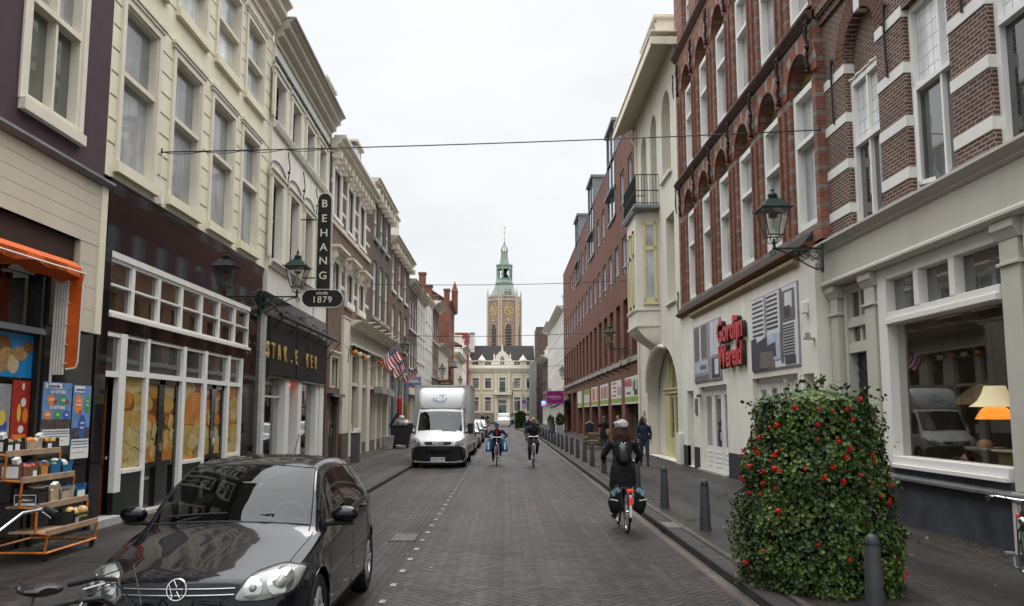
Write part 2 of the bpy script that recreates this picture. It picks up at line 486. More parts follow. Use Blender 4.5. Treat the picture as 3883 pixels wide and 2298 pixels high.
# ---------------- shared materials ----------------
cream = M('cream_paint', (.70, .65, .54), .5, .06, 3, dirt=.35)
white = M('white_paint', (.70, .68, .63), .5, .05, 3, dirt=.3)
pvc = M('window_white', (.74, .73, .69), .4, .03, 3, dirt=.12)
offwhite = M('old_white_stucco', (.74, .71, .64), .8, .08, 1.2, dirt=.5, bump=.08)
yellow_st = M('pale_yellow_stucco', (.75, .71, .53), .75, .07, 1.5, dirt=.35, bump=.05)
yellow_jt = M('joint_shadow', (.20, .19, .12), .9, 0)
purple = M('aubergine_stucco', (.062, .036, .046), .8, .15, 2.5, dirt=.25, bump=.12)
blackp = M('black_gloss_paint', (.012, .013, .013), .25, .2, 3, coat=.3)
marble = M('black_marble', (.009, .008, .009), .05, .5, 4, coat=.2, spec=.4)
darkw = M('dark_brown_wood', (.035, .016, .010), .55, .3, 5)
doorw = M('varnished_wood', (.16, .045, .018), .4, .3, 6, coat=.2)
iron = M('black_iron', (.012, .014, .014), .45, .2, 8)
green_iron = M('dark_green_iron', (.012, .030, .022), .4, .2, 8, coat=.2)
steel = M('grey_steel', (.18, .19, .20), .45, .1, 4)
chrome = M('chrome', (.75, .76, .78), .08, 0, metal=1)
lead = M('lead_sheet', (.22, .23, .24), .6, .25, 3, dirt=.4)
slate = M('roof_slate', (.04, .038, .04), .85, .3, 5, spec=.2)
concrete = M('concrete', (.33, .32, .29), .85, .2, 3, dirt=.5)
stone = M('natural_stone', (.36, .35, .32), .8, .2, 3, dirt=.5)
rubber = M('black_rubber', (.014, .014, .014), .75, .1, 20)
tile_r = M('clay_roof_tile', (.13, .09, .07), .8, .35, 6)
p_dark = pane('dark_glass', (.022, .025, .026))
p_mid = pane('dim_glass', (.07, .075, .075))
p_lace = pane('lace_curtain_glass', (.60, .61, .61), fold=.28)
p_grey = pane('grey_curtain_glass', (.36, .37, .375), fold=.2)
p_drape = pane('cream_drape_glass', (.26, .25, .21), fold=.45)
p_lead = pane('leaded_glass', (.055, .05, .032))
p_gold = pane('gold_leaded_glass', (.17, .135, .045))
p_pale = pane('frosted_glass', (.50, .53, .52), rough=.2)
p_pink = pane('pink_curtain_glass', (.28, .20, .18), fold=.4)
p_green = pane('green_curtain_glass', (.12, .19, .16), fold=.2)
clear = glass('clear_shop_glass', (.95, .96, .95), 1.36, .0)
br_red = brick('banded_red_brick', (.27, .10, .060), (.16, .058, .038), (.20, .15, .12), bands=(.40, .085, .10), bandcol=(.17, .175, .155), dirt=.35)
br_redp = brick('orange_red_brick', (.27, .10, .060), (.17, .060, .038), (.20, .15, .12), dirt=.4)
br_brown = brick('dark_brown_brick', (.140, .060, .042), (.075, .038, .031), (.33, .30, .26), bw=.21, bh=.066, mw=.009, dirt=.15)
br_mod = brick('modern_red_brick', (.205, .080, .050), (.138, .056, .038), (.16, .10, .085), dirt=.45)
br_old = brick('old_brown_brick', (.16, .090, .062), (.115, .070, .052), (.20, .17, .14), dirt=.4)
br_old2 = brick('sooty_brown_brick', (.115, .075, .056), (.085, .058, .046), (.16, .14, .12), dirt=.4)
br_goth = brick('gothic_red_brick', (.24, .085, .045), (.17, .06, .035), (.16, .11, .085), dirt=.6)
br_white = brick('white_painted_brick', (.62, .60, .55), (.55, .53, .49), (.42, .41, .38), dirt=.3)
# =============== GROUND ===============
def herringbone(name, c1, c2, joint, s=.105, wet=.5):
    m, nt, b = newmat(name)
    g = nt.nodes.new('ShaderNodeNewGeometry'); sp = nt.nodes.new('ShaderNodeSeparateXYZ'); lk(nt, g.outputs['Position'], sp.inputs[0])
    k = .70710678/s
    X = mth(nt, 'MULTIPLY', mth(nt, 'ADD', sp.outputs[0], sp.outputs[1]), k); Y = mth(nt, 'MULTIPLY', mth(nt, 'SUBTRACT', sp.outputs[1], sp.outputs[0]), k)
    i = mth(nt, 'FLOOR', X); j = mth(nt, 'FLOOR', Y); fx = mth(nt, 'SUBTRACT', X, i); fy = mth(nt, 'SUBTRACT', Y, j)
    d = mth(nt, 'SUBTRACT', i, j); kk = mth(nt, 'SUBTRACT', d, mth(nt, 'MULTIPLY', mth(nt, 'FLOOR', mth(nt, 'DIVIDE', mth(nt, 'ADD', d, .01), 4.0)), 4.0))
    def eq(v): return mth(nt, 'COMPARE', kk, float(v), .3)
    e0, e1, e2, e3 = eq(0), eq(1), eq(2), eq(3)
    dL = mth(nt, 'ADD', fx, e1); dR = mth(nt, 'ADD', mth(nt, 'SUBTRACT', 1.0, fx), e0)
    dB = mth(nt, 'ADD', fy, e2); dT = mth(nt, 'ADD', mth(nt, 'SUBTRACT', 1.0, fy), e3)
    mn = mth(nt, 'MINIMUM', mth(nt, 'MINIMUM', dL, dR), mth(nt, 'MINIMUM', dB, dT))
    msk = mth(nt, 'MULTIPLY', mn, 9.0); msk.node.use_clamp = True
    cb = nt.nodes.new('ShaderNodeCombineXYZ'); lk(nt, mth(nt, 'SUBTRACT', i, e1), cb.inputs[0]); lk(nt, mth(nt, 'SUBTRACT', j, e2), cb.inputs[1])
    wnz = nt.nodes.new('ShaderNodeTexWhiteNoise'); lk(nt, cb.outputs[0], wnz.inputs['Vector'])
    return paving_finish(m, nt, b, g.outputs['Position'], wnz.outputs['Value'], msk, c1, c2, joint, sp)
def paving_finish(m, nt, b, P, rndv, msk, c1, c2, joint, sp):
    c = mixc(nt, rndv, c1, c2)
    big = noise(nt, P, .45, 5, .6, (1.6, .35, 1)); fine = noise(nt, P, 30, 3)
    c = mixc(nt, 1.0, c, ramp(nt, big, [(.32, .60), (.68, 1.35)]), 'MULTIPLY')
    c = mixc(nt, 1.0, c, ramp(nt, fine, [(.3, .8), (.7, 1.15)]), 'MULTIPLY')
    vo = nt.nodes.new('ShaderNodeTexVoronoi'); vo.inputs['Scale'].default_value = .33; lk(nt, P, vo.inputs['Vector']); bw_ = nt.nodes.new('ShaderNodeRGBToBW'); lk(nt, vo.outputs['Color'], bw_.inputs[0])
    c = mixc(nt, 1.0, c, ramp(nt, bw_.outputs[0], [(.25, .84), (.75, 1.14)]), 'MULTIPLY')
    c = mixc(nt, 1.0, c, ramp(nt, noise(nt, P, 1.0, 4, .6, (1.9, .045, 1)), [(.34, .62), (.64, 1.5)]), 'MULTIPLY')
    spots = noise(nt, P, 5.0, 2, .4); f = mth(nt, 'MULTIPLY_ADD', spots, 14.0, -10.2); f.node.use_clamp = True
    c = mixc(nt, mth(nt, 'MULTIPLY', f, .5), c, (.16, .14, .11))
    c = mixc(nt, msk, joint, c)
    lk(nt, c, b.inputs['Base Color'])
    rg = ramp(nt, big, [(.35, .42), (.7, .68)]); lk(nt, rg, b.inputs['Roughness']); b.inputs['Specular IOR Level'].default_value = .2
    h = mth(nt, 'ADD', mth(nt, 'MULTIPLY', msk, .7), mth(nt, 'ADD', mth(nt, 'MULTIPLY', fine, .25), mth(nt, 'MULTIPLY', rndv, .35)))
    bumpn(nt, b, h, .75, .012)
    return m
def courses(name, c1, c2, joint, bw, bh, along=True, off=.5):
    m, nt, b = newmat(name)
    g = nt.nodes.new('ShaderNodeNewGeometry'); sp = nt.nodes.new('ShaderNodeSeparateXYZ'); lk(nt, g.outputs['Position'], sp.inputs[0])
    cb = nt.nodes.new('ShaderNodeCombineXYZ'); lk(nt, sp.outputs[1 if along else 0], cb.inputs[0]); lk(nt, sp.outputs[0 if along else 1], cb.inputs[1])
    t = nt.nodes.new('ShaderNodeTexBrick'); lk(nt, cb.outputs[0], t.inputs['Vector']); t.offset = off
    t.inputs['Scale'].default_value = 1; t.inputs['Brick Width'].default_value = bw; t.inputs['Row Height'].default_value = bh; t.inputs['Mortar Size'].default_value = .006; t.inputs['Mortar Smooth'].default_value = .3
    t.inputs['Color1'].default_value = (0, 0, 0, 1); t.inputs['Color2'].default_value = (1, 1, 1, 1); t.inputs['Mortar'].default_value = (.5, .5, .5, 1)
    rv = nt.nodes.new('ShaderNodeRGBToBW'); lk(nt, t.outputs[0], rv.inputs[0])
    return paving_finish(m, nt, b, g.outputs['Position'], rv.outputs[0], mth(nt, 'SUBTRACT', 1.0, t.outputs[1]), c1, c2, joint, sp)
m_road = herringbone('herringbone_clinker', (.023, .019, .0185), (.052, .043, .040), (.007, .006, .006))
m_lane = courses('parking_lane_clinker', (.025, .020, .019), (.048, .040, .037), (.009, .008, .007), .21, .10)
m_walk = courses('footway_tile', (.028, .024, .022), (.044, .038, .034), (.012, .011, .010), .20, .10, along=False)
m_kerb = M('kerb_stone', (.040, .037, .035), .75, .3, 3, dirt=.3, bump=.2)
m_gut = courses('gutter_clinker', (.075, .062, .052), (.10, .082, .07), (.03, .025, .02), .21, .105)
struct('ground', MB().box(-400, 400, -60, 900, -.3, -.02), M('far_ground', (.10, .09, .08), .9, .3, .5), 'ground under the town')
struct('road', MB().quad((-1.36, -40, 0), (2.50, -40, 0), (2.50, 158, 0), (-1.36, 158, 0)), m_road, 'dark brown herringbone brick carriageway', recalc=False)
struct('parking_lane', MB().quad((-3.40, -40, 0), (-1.36, -40, 0), (-1.36, 150, 0), (-3.40, 150, 0)), m_lane, 'brick paved parking lane along the left kerb', recalc=False)
struct('gutter', MB().quad((2.50, -40, .0), (2.66, -40, .0), (2.66, 150, .0), (2.50, 150, .0)), m_gut, 'worn brick gutter course beside the right kerb', recalc=False)
mb = MB()
for k in range(150): mb.quad((-1.34, 6.50+.86*k, .004), (-1.27, 6.50+.86*k, .004), (-1.27, 6.66+.86*k, .004), (-1.34, 6.66+.86*k, .004))
struct('lane_marking', mb, M('white_stone_marking', (.30, .28, .25), .7, .6, 6), 'dotted line of white stones along the parking lane', recalc=False)
def slabs(x0, x1, y0, y1, L, z0, z1, gap=.008):
    mb = MB(); y = y0
    while y < y1: mb.box(x0, x1, y, min(y+L-gap, y1), z0, z1); y += L
    return mb
struct('kerb_left', slabs(-3.52, -3.40, -20, 150, 1.0, -.05, .115), m_kerb, 'dark kerb stones on the left', bevel=.012)
struct('kerb_right', slabs(2.66, 2.90, -20, 150, 1.0, -.05, .118), m_kerb, 'broad dark kerb stones on the right', bevel=.016)
struct('pavement_left', MB().box(-12, -3.525, -30, 150, -.05, .112), m_walk, 'brick paved footway on the left')
struct('pavement_right', MB().box(2.905, 12, -30, 150, -.05, .114), m_walk, 'brick paved footway on the right')
mb = slabs(2.93, 3.02, -20, 150, .21, .1, .1175); struct('pavement_border', mb, m_gut, 'brick border course behind the right kerb')
struct('cross_street', MB().quad((-60, 150.1, -.004), (60, 150.1, -.004), (60, 161, -.004), (-60, 161, -.004)), m_lane, 'crossing street in front of the cream mansion', recalc=False)
struct('far_pavement', MB().box(-60, 60, 157.6, 160.2, -.05, .12), m_walk, 'footway in front of the cream mansion')
# small things set in the paving
t = thing('drain_cover', 'light steel gully grate set in the right kerb', 'drain', (2.79, 14.3, .118))
mb = MB()
for k in range(11): mb.box(-.12, .12, -.3+.055*k, -.275+.055*k, 0, .012)
mb.box(-.13, .13, -.32, -.305, 0, .014); mb.box(-.13, .13, .30, .315, 0, .014); mb.obj('grate', M('worn_steel', (.26, .24, .22), .5, .2), t)
MB().box(-.142, -.125, -.2, .2, -.11, -.03).obj('gully_mouth', MATS['black_rubber'], t)
t = thing('manhole_cover', 'rectangular metal cover in the parking lane beside the white stones', 'manhole cover', (-1.62, 13.75, .004))
MB().box(-.22, .22, -.42, .42, -.004, .003).obj('frame', MATS['black_rubber'], t); MB().box(-.19, .19, -.38, .38, .001, .006).obj('plate', M('cover_plate', (.075, .07, .065), .6, .3, 9), t)
# litter and leaves (uncountable) on the paving
mb = MB()
for k in range(260):
    x = rnd.choice((rnd.uniform(-6.3, 6.2), rnd.uniform(2.9, 6.4), rnd.gauss(-1.9, .5))); y = 5+rnd.random()**1.6*60; z = .125 if (x < -3.5 or x > 2.95) else .006
    if 2.6 < x < 2.95 or -3.6 < x < -3.3: continue
    s = rnd.uniform(.012, .035); a = rnd.uniform(0, 6.28)
    mb.quad(*[(x+s*math.cos(a+q*1.57)*(1 if q % 2 else .5), y+s*math.sin(a+q*1.57)*(1 if q % 2 else .5), z+.004*(q % 2)) for q in range(4)])
tag(mb.obj('litter', M('pale_litter', (.42, .38, .30), .8, .6, 1.5), recalc=False), 'scattered small pale leaves and litter on the paving', 'litter', kind='stuff')
# weeds in the joints at the wall foot
mb = MB()
for k in range(900):
    if rnd.random() < .6: x = rnd.choice((6.72, 6.5, -6.72)) + rnd.gauss(0, .05); y = rnd.choice((9.5, 12.3, 14.9, 19.8, 24, 29, 31, 36, 52))+rnd.gauss(0, .35)
    else: i = rnd.choice((7.8, 14.93, 18.4, 22.9, 26.6, 30, 32.5)); a = rnd.uniform(0, 6.28); x = 3.35+.13*math.cos(a)+(.0); y = i+.13*math.sin(a)
    h = rnd.uniform(.01, .045); a = rnd.uniform(0, 6.28); w = .012
    mb.quad((x-w*math.cos(a), y-w*math.sin(a), .112), (x+w*math.cos(a), y+w*math.sin(a), .112), (x+rnd.gauss(0, .02), y+rnd.gauss(0, .02), .112+h))
tag(mb.obj('weeds', M('weed_green', (.10, .13, .03), .8, .4, 5), recalc=False), 'small green weeds at the foot of the walls and bollards', 'weeds', kind='stuff')
# =============== LEFT SIDE ===============
# ---- L1 aubergine house with greengrocer ----
b = B(LFT, 'aubergine_house', 'aubergine plastered house with cream siding above the greengrocer shop, nearest on the left', 1.0, 13.77)
wh = [(11.31+k*3.0, 12.84+k*3.0, 6.4, 9.3) for k in (0, -1, -2, -3)] + [(11.31+k*3.0, 12.84+k*3.0, 10.4, 12.9) for k in (0, -1, -2, -3)]
b.wall(purple, 5.78, 14.2, wh); b.body(purple, 14.2, z0=4.75)
p_l1 = pane('plant_window_glass', (.085, .095, .075), fold=.35)
for h in wh:
    b.win(*h[:4], cream, p_l1, rec=.16, fw=.11, fd=.17, rows=(.53,), cols=(.5,), sill=(.17, .10, .09), arch=(.11, .03, 0), topm=p_grey)
b.cornice(white, 14.2, 15.0, .7)
sid = M('cream_board_siding', (.56, .50, .40), .5, .05, 2, dirt=.25)
b.part('siding', sid, [(1.0, 13.70, -.3, .10, 4.72+.205*i, 4.72+.205*i+.199) for i in range(5)] + [(12.95, 13.50, -.3, .095, 3.29+.36*i, 3.29+.36*i+.354) for i in range(4)] + [(1.0, 13.68, -.3, .085, 4.72, 5.74)])
b.part('corner_board', M('ivory_trim', (.70, .66, .50), .5, .05), [(13.50, 13.70, -.3, .125, 3.28, 5.745)], bevel=.006)
b.prof('shop_cornice', lead, 1.0, 13.74, [(-.3, 5.745), (.13, 5.745), (.22, 5.80), (.22, 5.84), (-.3, 6.02)])
b.part('brown_beam', darkw, [(1.0, 12.9, -.8, .02, 4.28, 4.715), (12.3, 12.95, -.3, .03, 3.3, 4.28)])
b.part('marble_pier', marble, [(12.28, 13.765, -.35, 0, .1, 3.28), (12.28, 12.96, -.35, -.02, 3.28, 4.28)])
b.part('shop_base', marble, [(1.0, 12.28, -.25, -.05, .1, .75), (1.0, 12.28, -.3, -.10, 4.0, 4.28)])
b.part('shop_window', clear, [(1.0, 12.18, -.14, -.13, .75, 4.0)])
b.part('window_rail', steel, [(1.0, 12.26, -.12, .02, 3.14, 3.2), (1.0, 12.26, -.10, .0, 3.2, 3.23)])
b.part('window_post', blackp, [(12.18, 12.28, -.2, -.02, .75, 4.0), (9.2, 9.28, -.2, -.06, .75, 4.0)])
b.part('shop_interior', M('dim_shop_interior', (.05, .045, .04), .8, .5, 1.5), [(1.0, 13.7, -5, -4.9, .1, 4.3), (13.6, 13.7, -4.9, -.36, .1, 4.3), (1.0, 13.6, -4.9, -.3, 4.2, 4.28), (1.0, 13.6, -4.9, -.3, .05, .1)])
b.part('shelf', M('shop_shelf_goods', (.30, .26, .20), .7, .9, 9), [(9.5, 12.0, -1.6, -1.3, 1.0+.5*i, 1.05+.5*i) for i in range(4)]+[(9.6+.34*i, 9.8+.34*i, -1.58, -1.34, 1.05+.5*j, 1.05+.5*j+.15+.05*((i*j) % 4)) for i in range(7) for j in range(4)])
L1 = b
# blue peanut poster on the glass (flat print)
def decal(b, name, u0, u1, z0, z1, base, shapes, d=.012, label=None, parent=None):
    """flat print: backing sheet plus coloured shapes printed on it; shapes: (mat, [(fu,fz)...]) polygon or ('o', mat, cu, cz, ru, rz)"""
    mats = [base]; mb = MB(); W = u1-u0; H = z1-z0
    b.box(mb, u0, u1, d-.008, d, z0, z1)
    k = 0
    for s in shapes:
        if s[0] == 'o': _, m, cu, cz, ru, rz = s; pts = [(cu+ru*math.cos(t*math.pi/9), cz+rz*math.sin(t*math.pi/9)) for t in range(18)]
        elif s[0] == 'r': _, m, a, c, e, f = s; pts = [(a, c), (e, c), (e, f), (a, f)]
        else: m, pts = s
        if m not in mats: mats.append(m)
        mb.mi = mats.index(m); k += 1; dd = d+.0005+.0004*k
        pts = [(min(max(p, 0), 1), min(max(q, 0), 1)) for p, q in pts]
        mb.quad(*[b.P(u0+p*W, dd, z0+q*H) for p, q in pts])
    return mb.obj(name, mats, parent or b.root, recalc=False, label=label)
blue = M('poster_blue', (.010, .22, .52), .35, .08, 3)
nut = M('peanut_print', (.42, .25, .10), .5, .5, 25); nutd = M('peanut_dark_print', (.20, .09, .03), .5, .3, 20); nutl = M('pale_nut_print', (.60, .46, .28), .5, .3, 25)
decal(b, 'peanut_poster', 9.6, 12.24, 2.5, 3.12, blue, [('o', nutd, .50, .45, .13, .40), ('o', nut, .42, .40, .13, .33), ('o', nut, .60, .55, .10, .40), ('o', nutd, .70, .65, .08, .28), ('o', nut, .74, .40, .08, .26), ('o', nut, .66, .25, .09, .18), ('o', nutl, .80, .30, .05, .22), ('o', nut, .86, .55, .07, .17), ('o', nutd, .93, .72, .05, .13), ('o', nut, .25, .5, .12, .3)], d=-.11, label='blue poster of peanuts in the shop window')
redp = M('poster_red', (.42, .035, .02), .45, .25, 6); whp = M('poster_white', (.75, .75, .72), .5, .06, 9)
org = M('poster_orange', (.80, .24, .04), .5, .1, 9); grn = M('poster_green', (.07, .30, .07), .5, .1, 9); blp = M('poster_ink_blue', (.04, .10, .38), .5, .1, 9)
yel = M('poster_yellow', (.75, .55, .08), .5, .1, 9); gryp = M('poster_grey', (.30, .31, .31), .5, .3, 6)
decal(b, 'sticker_sheet', 11.75, 12.2, 1.55, 2.46, redp, [('r', gryp, 0, 0, 1, .06), ('o', whp, .62, .66, .14, .07), ('o', yel, .40, .5, .10, .14), ('o', org, .75, .45, .16, .12), ('o', whp, .55, .24, .15, .06), ('r', whp, .5, .86, .62, .96), ('r', org, .1, .06, .85, .16)], d=-.11)
decal(b, 'sticker_sheet', 11.2, 11.72, 1.55, 2.40, gryp, [('r', whp, .05, .02, .95, .12), ('r', blp, .55, .25, .9, .38), ('o', yel, .65, .45, .15, .12), ('r', whp, .1, .3, .45, .36), ('r', M('black_print', (.02, .02, .02), .6, 0), .1, .45, .4, .75)], d=-.11)
# phone-shop posters on the marble pier
post = M('poster_sky_blue', (.14, .26, .50), .55, .3, 5); postd = M('poster_dusk_print', (.10, .07, .06), .6, .8, 14); ink = MATS['black_print']
def phone_poster(u0, u1, z0, z1, blobs, label):
    r = thing('poster', label, 'poster', (LFT.X, (u0+u1)/2, 0)); f = B.__new__(B); f.S = LFT; f.o = (LFT.X, (u0+u1)/2, 0); f.root = r
    H = z1-z0
    sh = [('r', postd, 0, .27, 1, .42)]
    sh += [('o', m, a, c, e, g) for m, a, c, e, g in blobs]
    sh += [('r', whp, .05, .90, .62, .985), ('r', whp, .03, .2, .97, .265), ('r', whp, 0, 0, 1, .185), ('r', ink, .04, .145, .96, .155), ('r', ink, .05, .08, .8, .085)]
    sh += [('r', ink, .06+.055*i, .222, .09+.055*i, .245) for i in range(16)]
    decal(f, 'sheet', u0, u1, z0, z1, post, sh, d=.010)
    W = u1-u0
    def tx(t, fu, fz, size, mat=whp): text(t, size, mat, r, f.P(u0+fu*W, .016, z0+fz*H), (R(90), 0, R(90)), ext=.0005, bold=.002)
    return tx
tx = phone_poster(12.31, 13.12, 1.50, 2.46, [(org, .28, .72, .14, .085), (grn, .68, .72, .14, .085), (org, .18, .49, .13, .07), (grn, .52, .49, .13, .07), (blp, .84, .49, .13, .07), (redp, .42, .70, .06, .035), (redp, .84, .70, .06, .035)], 'broader blue poster with orange and green circles on the black pier')
tx('Lycamobile', .34, .94, .075, blp); tx('4G NETWERK', .5, .845, .07); tx('3G NETWERK', .5, .60, .07); tx('500MB', .28, .72, .05); tx('1GB', .68, .72, .06); tx('500MB', .18, .49, .04); tx('1GB', .52, .49, .045); tx('3GB', .84, .49, .045)
tx = phone_poster(13.17, 13.73, 1.28, 2.44, [(org, .30, .74, .22, .13), (grn, .80, .74, .16, .13), (blp, .55, .44, .22, .16), (redp, .42, .63, .07, .03)], 'narrower blue poster with upright ovals, on the black pier nearer the brown door')
tx('Lycamobile', .36, .94, .06, blp); tx('5 ct', .3, .78, .05); tx('Onbeperkt', .3, .73, .035); tx('10 ct', .8, .78, .045); tx('Minuten', .8, .73, .03); tx('10 MB', .55, .48, .05); tx('Gratis', .55, .42, .045)
# orange awning (folded): draped valance plus hanging end
oran = M('orange_canvas', (.58, .10, .008), .75, .15, 6); ribm = M('white_awning_rib', (.62, .58, .54), .5, .1, 6)
t = thing('awning', 'orange canvas awning folded up over the greengrocer window with its end hanging down', 'awning', (-6.8, 10, 0))
mb = MB(); N = 46
prof_d = [(.10, 4.28), (.36, 4.24), (.46, 4.15), (.44, 4.06), (.20, 3.99)]
rings = []
for i in range(N+1):
    u = 3.0 + (12.32-3.0)*i/N; sag = .04*abs(math.sin(i*.31)) + .02*math.sin(i*1.7)
    rings.append([(d+(.04*math.sin(i*1.3) if k > 2 else 0), u-10, z-(sag if k > 2 else 0)-(.11*(12.32-u)/9)) for k, (d, z) in enumerate(prof_d)])
for i in range(N):
    for k in range(4): mb.quad(rings[i][k], rings[i+1][k], rings[i+1][k+1], rings[i][k+1])
mb.obj('valance', oran, t, smooth=True, recalc=False)
mb = MB(); mb.tube([(.50+.01*math.sin(i), 3.0+9.32*i/20-10, 4.07-.11*(1-i/20)) for i in range(21)]+[(.485, 2.33, 3.9), (.475, 2.33, 2.75), (.44, 2.33, 2.66), (.30, 2.33, 2.64)], .012, 6); mb.obj('piping', whp, t, smooth=True)
mb = MB()
for i in range(9):
    z0, z1 = 2.66+.16*i, 2.66+.16*(i+1); wv = lambda k: .02*math.sin(k*1.1)
    mb.quad((.29, 2.32+wv(i), z0), (.48, 2.34-wv(i), z0), (.48, 2.34-wv(i+1), z1), (.29, 2.32+wv(i+1), z1))
mb.obj('hanging_panel', oran, t, smooth=True, recalc=False)
mb = MB()
for i in range(5): mb.tube([(.10+.042*i, 2.30, 2.56 if i else 2.42), (.115+.042*i, 2.30, 4.0)], .021, 8)
mb.objs('rib', ribm, t, smooth=True)
mb = MB()
for i, z in enumerate((2.72, 3.0, 3.3, 3.62, 3.9)): mb.box(.28, .32, 2.27, 2.33, z, z+.012)
mb.objs('clip', whp, t)
# ---- L2 pale yellow house, black marble cheese shop ----
b = B(LFT, 'pale_yellow_house', 'pale yellow stuccoed house with black marble cheese shop front', 13.775, 23.28); L2 = b
W1 = [(14.19, 15.63), (16.44, 17.92), (18.68, 20.18), (20.88, 22.28)]
W2 = [(14.25, 15.75), (16.50, 18.02), (18.76, 20.34), (20.95, 22.45)]
h1 = [(a, c, 6.36, 9.32) for a, c in W1]; h2 = [(a, c, 10.36, 12.42) for a, c in W2]
b.wall(yellow_st, 6.04, 13.0, h1+h2); b.body(yellow_st, 13.6)
for a in h1: b.win(*a, cream, p_grey, rec=.17, fw=.06, fd=.165, rows=(.56,), topm=pane('grey_blind_glass', (.20, .205, .21), fold=.1), sill=(.20, .10, .14), sillm=yellow_st, arch=(.12, .04, .05))
for a in h2: b.win(*a, cream, p_lace, rec=.17, fw=.06, fd=.165, rows=(.5,), topm=p_lace, sill=(.20, .10, .14), sillm=yellow_st, arch=(.12, .04, .05))
mb = MB()
def joints(mb, b, gaps, z0, z1, step, th=.028):
    z = z0
    while z < z1:
        for a, c in gaps: b.box(mb, a, c, -.01, .0045, z, z+th)
        z += step
g1 = [(13.80, 14.06)] + [(W1[i][1]+.14, W1[i+1][0]-.14) for i in range(3)] + [(W1[3][1]+.14, 23.25)]
g2 = [(13.80, 14.10)] + [(W2[i][1]+.14, W2[i+1][0]-.14) for i in range(3)] + [(W2[3][1]+.14, 23.25)]
joints(mb, b, g1, 6.62, 9.9, .42); joints(mb, b, g2, 10.25, 12.8, .42)
mb.objs('joint_lines', yellow_jt, b.root)
b.cornice(cream, 13.0, 13.8, .5, 3)
b.part('gutter', white, [(b.u0, b.u1, .0, .56, 13.8, 13.9)], bevel=.02)
b.part('marble_fascia', marble, [(13.95, 23.0, -.35, .02, 4.80, 6.0)], label='polished black marble fascia above the transom lights')
b.part('fascia_trim', blackp, [(13.95, 23.02, -.35, .04, 6.0, 6.035), (13.95, 23.0, -.35, .03, 5.86, 5.875)])
b.part('marble_pier', marble, [(13.775, 14.14, -.35, .03, .1, 4.80), (21.62, 23.0, -.35, .01, .1, 3.42), (22.02, 23.0, -.35, .012, 3.42, 4.80)])
b.part('marble_band', marble, [(14.14, 22.0, -.35, .0, 3.40, 3.64)])
# row of seven transom windows
us = [14.16, 15.10, 16.25, 17.40, 18.55, 19.70, 20.85, 22.0]
p_tr = pane('old_leaded_glass', (.045, .038, .022))
b.part('transom_frame', white, [(14.16, 22.02, -.2, .02, 4.68, 4.79), (14.16, 22.02, -.2, .06, 3.64, 3.71)])
for i in range(7):
    b.win(us[i]+.005, us[i+1]-.005, 3.71, 4.68, pvc, p_tr, rec=.09, fw=.06, fd=.08, rows=(.52,), sash=.018, bars=None)
# lower shopfront
def leafy(nm, us_, z0, z1, mat): return b.part(nm, mat, [(a, c, -.16, .0, z0, z1) for a, c in us_])
b.part('shop_frame', pvc, [(14.72, 14.97, -.1, .0, .62, 3.40), (15.82, 15.94, -.1, -.0, .12, 3.40), (17.61, 17.78, -.1, .0, .12, 3.40), (18.87, 19.05, -.1, .0, .12, 3.40), (20.45, 20.62, -.1, .0, .12, 3.40), (21.48, 21.62, -.1, .0, .12, 3.40),
     (14.16, 14.72, -.1, -.01, 3.32, 3.40), (14.16, 14.72, -.1, -.01, 2.62, 2.72), (14.97, 15.82, -.1, -.01, 2.66, 2.76), (15.94, 17.61, -.1, -.01, 2.66, 2.76), (17.78, 18.87, -.1, -.01, 2.66, 2.76), (19.05, 20.45, -.1, -.01, 2.66, 2.76), (20.62, 21.48, -.1, -.01, 2.66, 2.76),
     (14.97, 15.82, -.1, -.02, 3.34, 3.40), (15.94, 17.61, -.1, -.02, 3.34, 3.40), (17.78, 18.87, -.1, -.02, 3.34, 3.40), (19.05, 20.45, -.1, -.02, 3.34, 3.40), (20.62, 21.48, -.1, -.02, 3.34, 3.40),
     (14.97, 15.82, -.1, .02, .93, 1.0), (17.78, 18.87, -.1, .02, .93, 1.0), (20.62, 21.48, -.1, .02, .93, 1.0)])
b.part('transom_pane', p_mid, [(14.2, 14.72, -.08, -.07, 2.72, 3.32), (14.97, 15.82, -.08, -.07, 2.76, 3.34), (15.94, 17.61, -.08, -.07, 2.76, 3.34), (17.78, 18.87, -.08, -.07, 2.76, 3.34), (19.05, 20.45, -.08, -.07, 2.76, 3.34), (20.62, 21.48, -.08, -.07, 2.76, 3.34)])
b.part('base_panel', M('dark_green_paint', (.008, .014, .012), .3, .2, 3, coat=.3), [(14.97, 15.82, -.1, -.02, .12, .93), (17.78, 18.87, -.1, -.02, .12, .93), (20.62, 21.48, -.1, -.02, .12, .93), (14.72, 14.97, -.1, .0, .12, .62)])
b.part('doorstep', stone, [(13.9, 14.75, -.3, .16, .1, .24), (15.9, 17.7, -.2, .1, .1, .18)])
dd = b.part('brown_door', doorw, [(14.17, 14.72, -.26, -.2, .24, 2.62), (14.24, 14.66, -.2, -.18, .35, 1.0), (14.24, 14.30, -.2, -.17, 1.1, 2.5), (14.60, 14.66, -.2, -.17, 1.1, 2.5), (14.3, 14.6, -.2, -.17, 1.75, 1.8)])
b.part('door_knob', chrome, [(14.62, 14.68, -.17, -.12, 1.2, 1.25)], parent=dd)
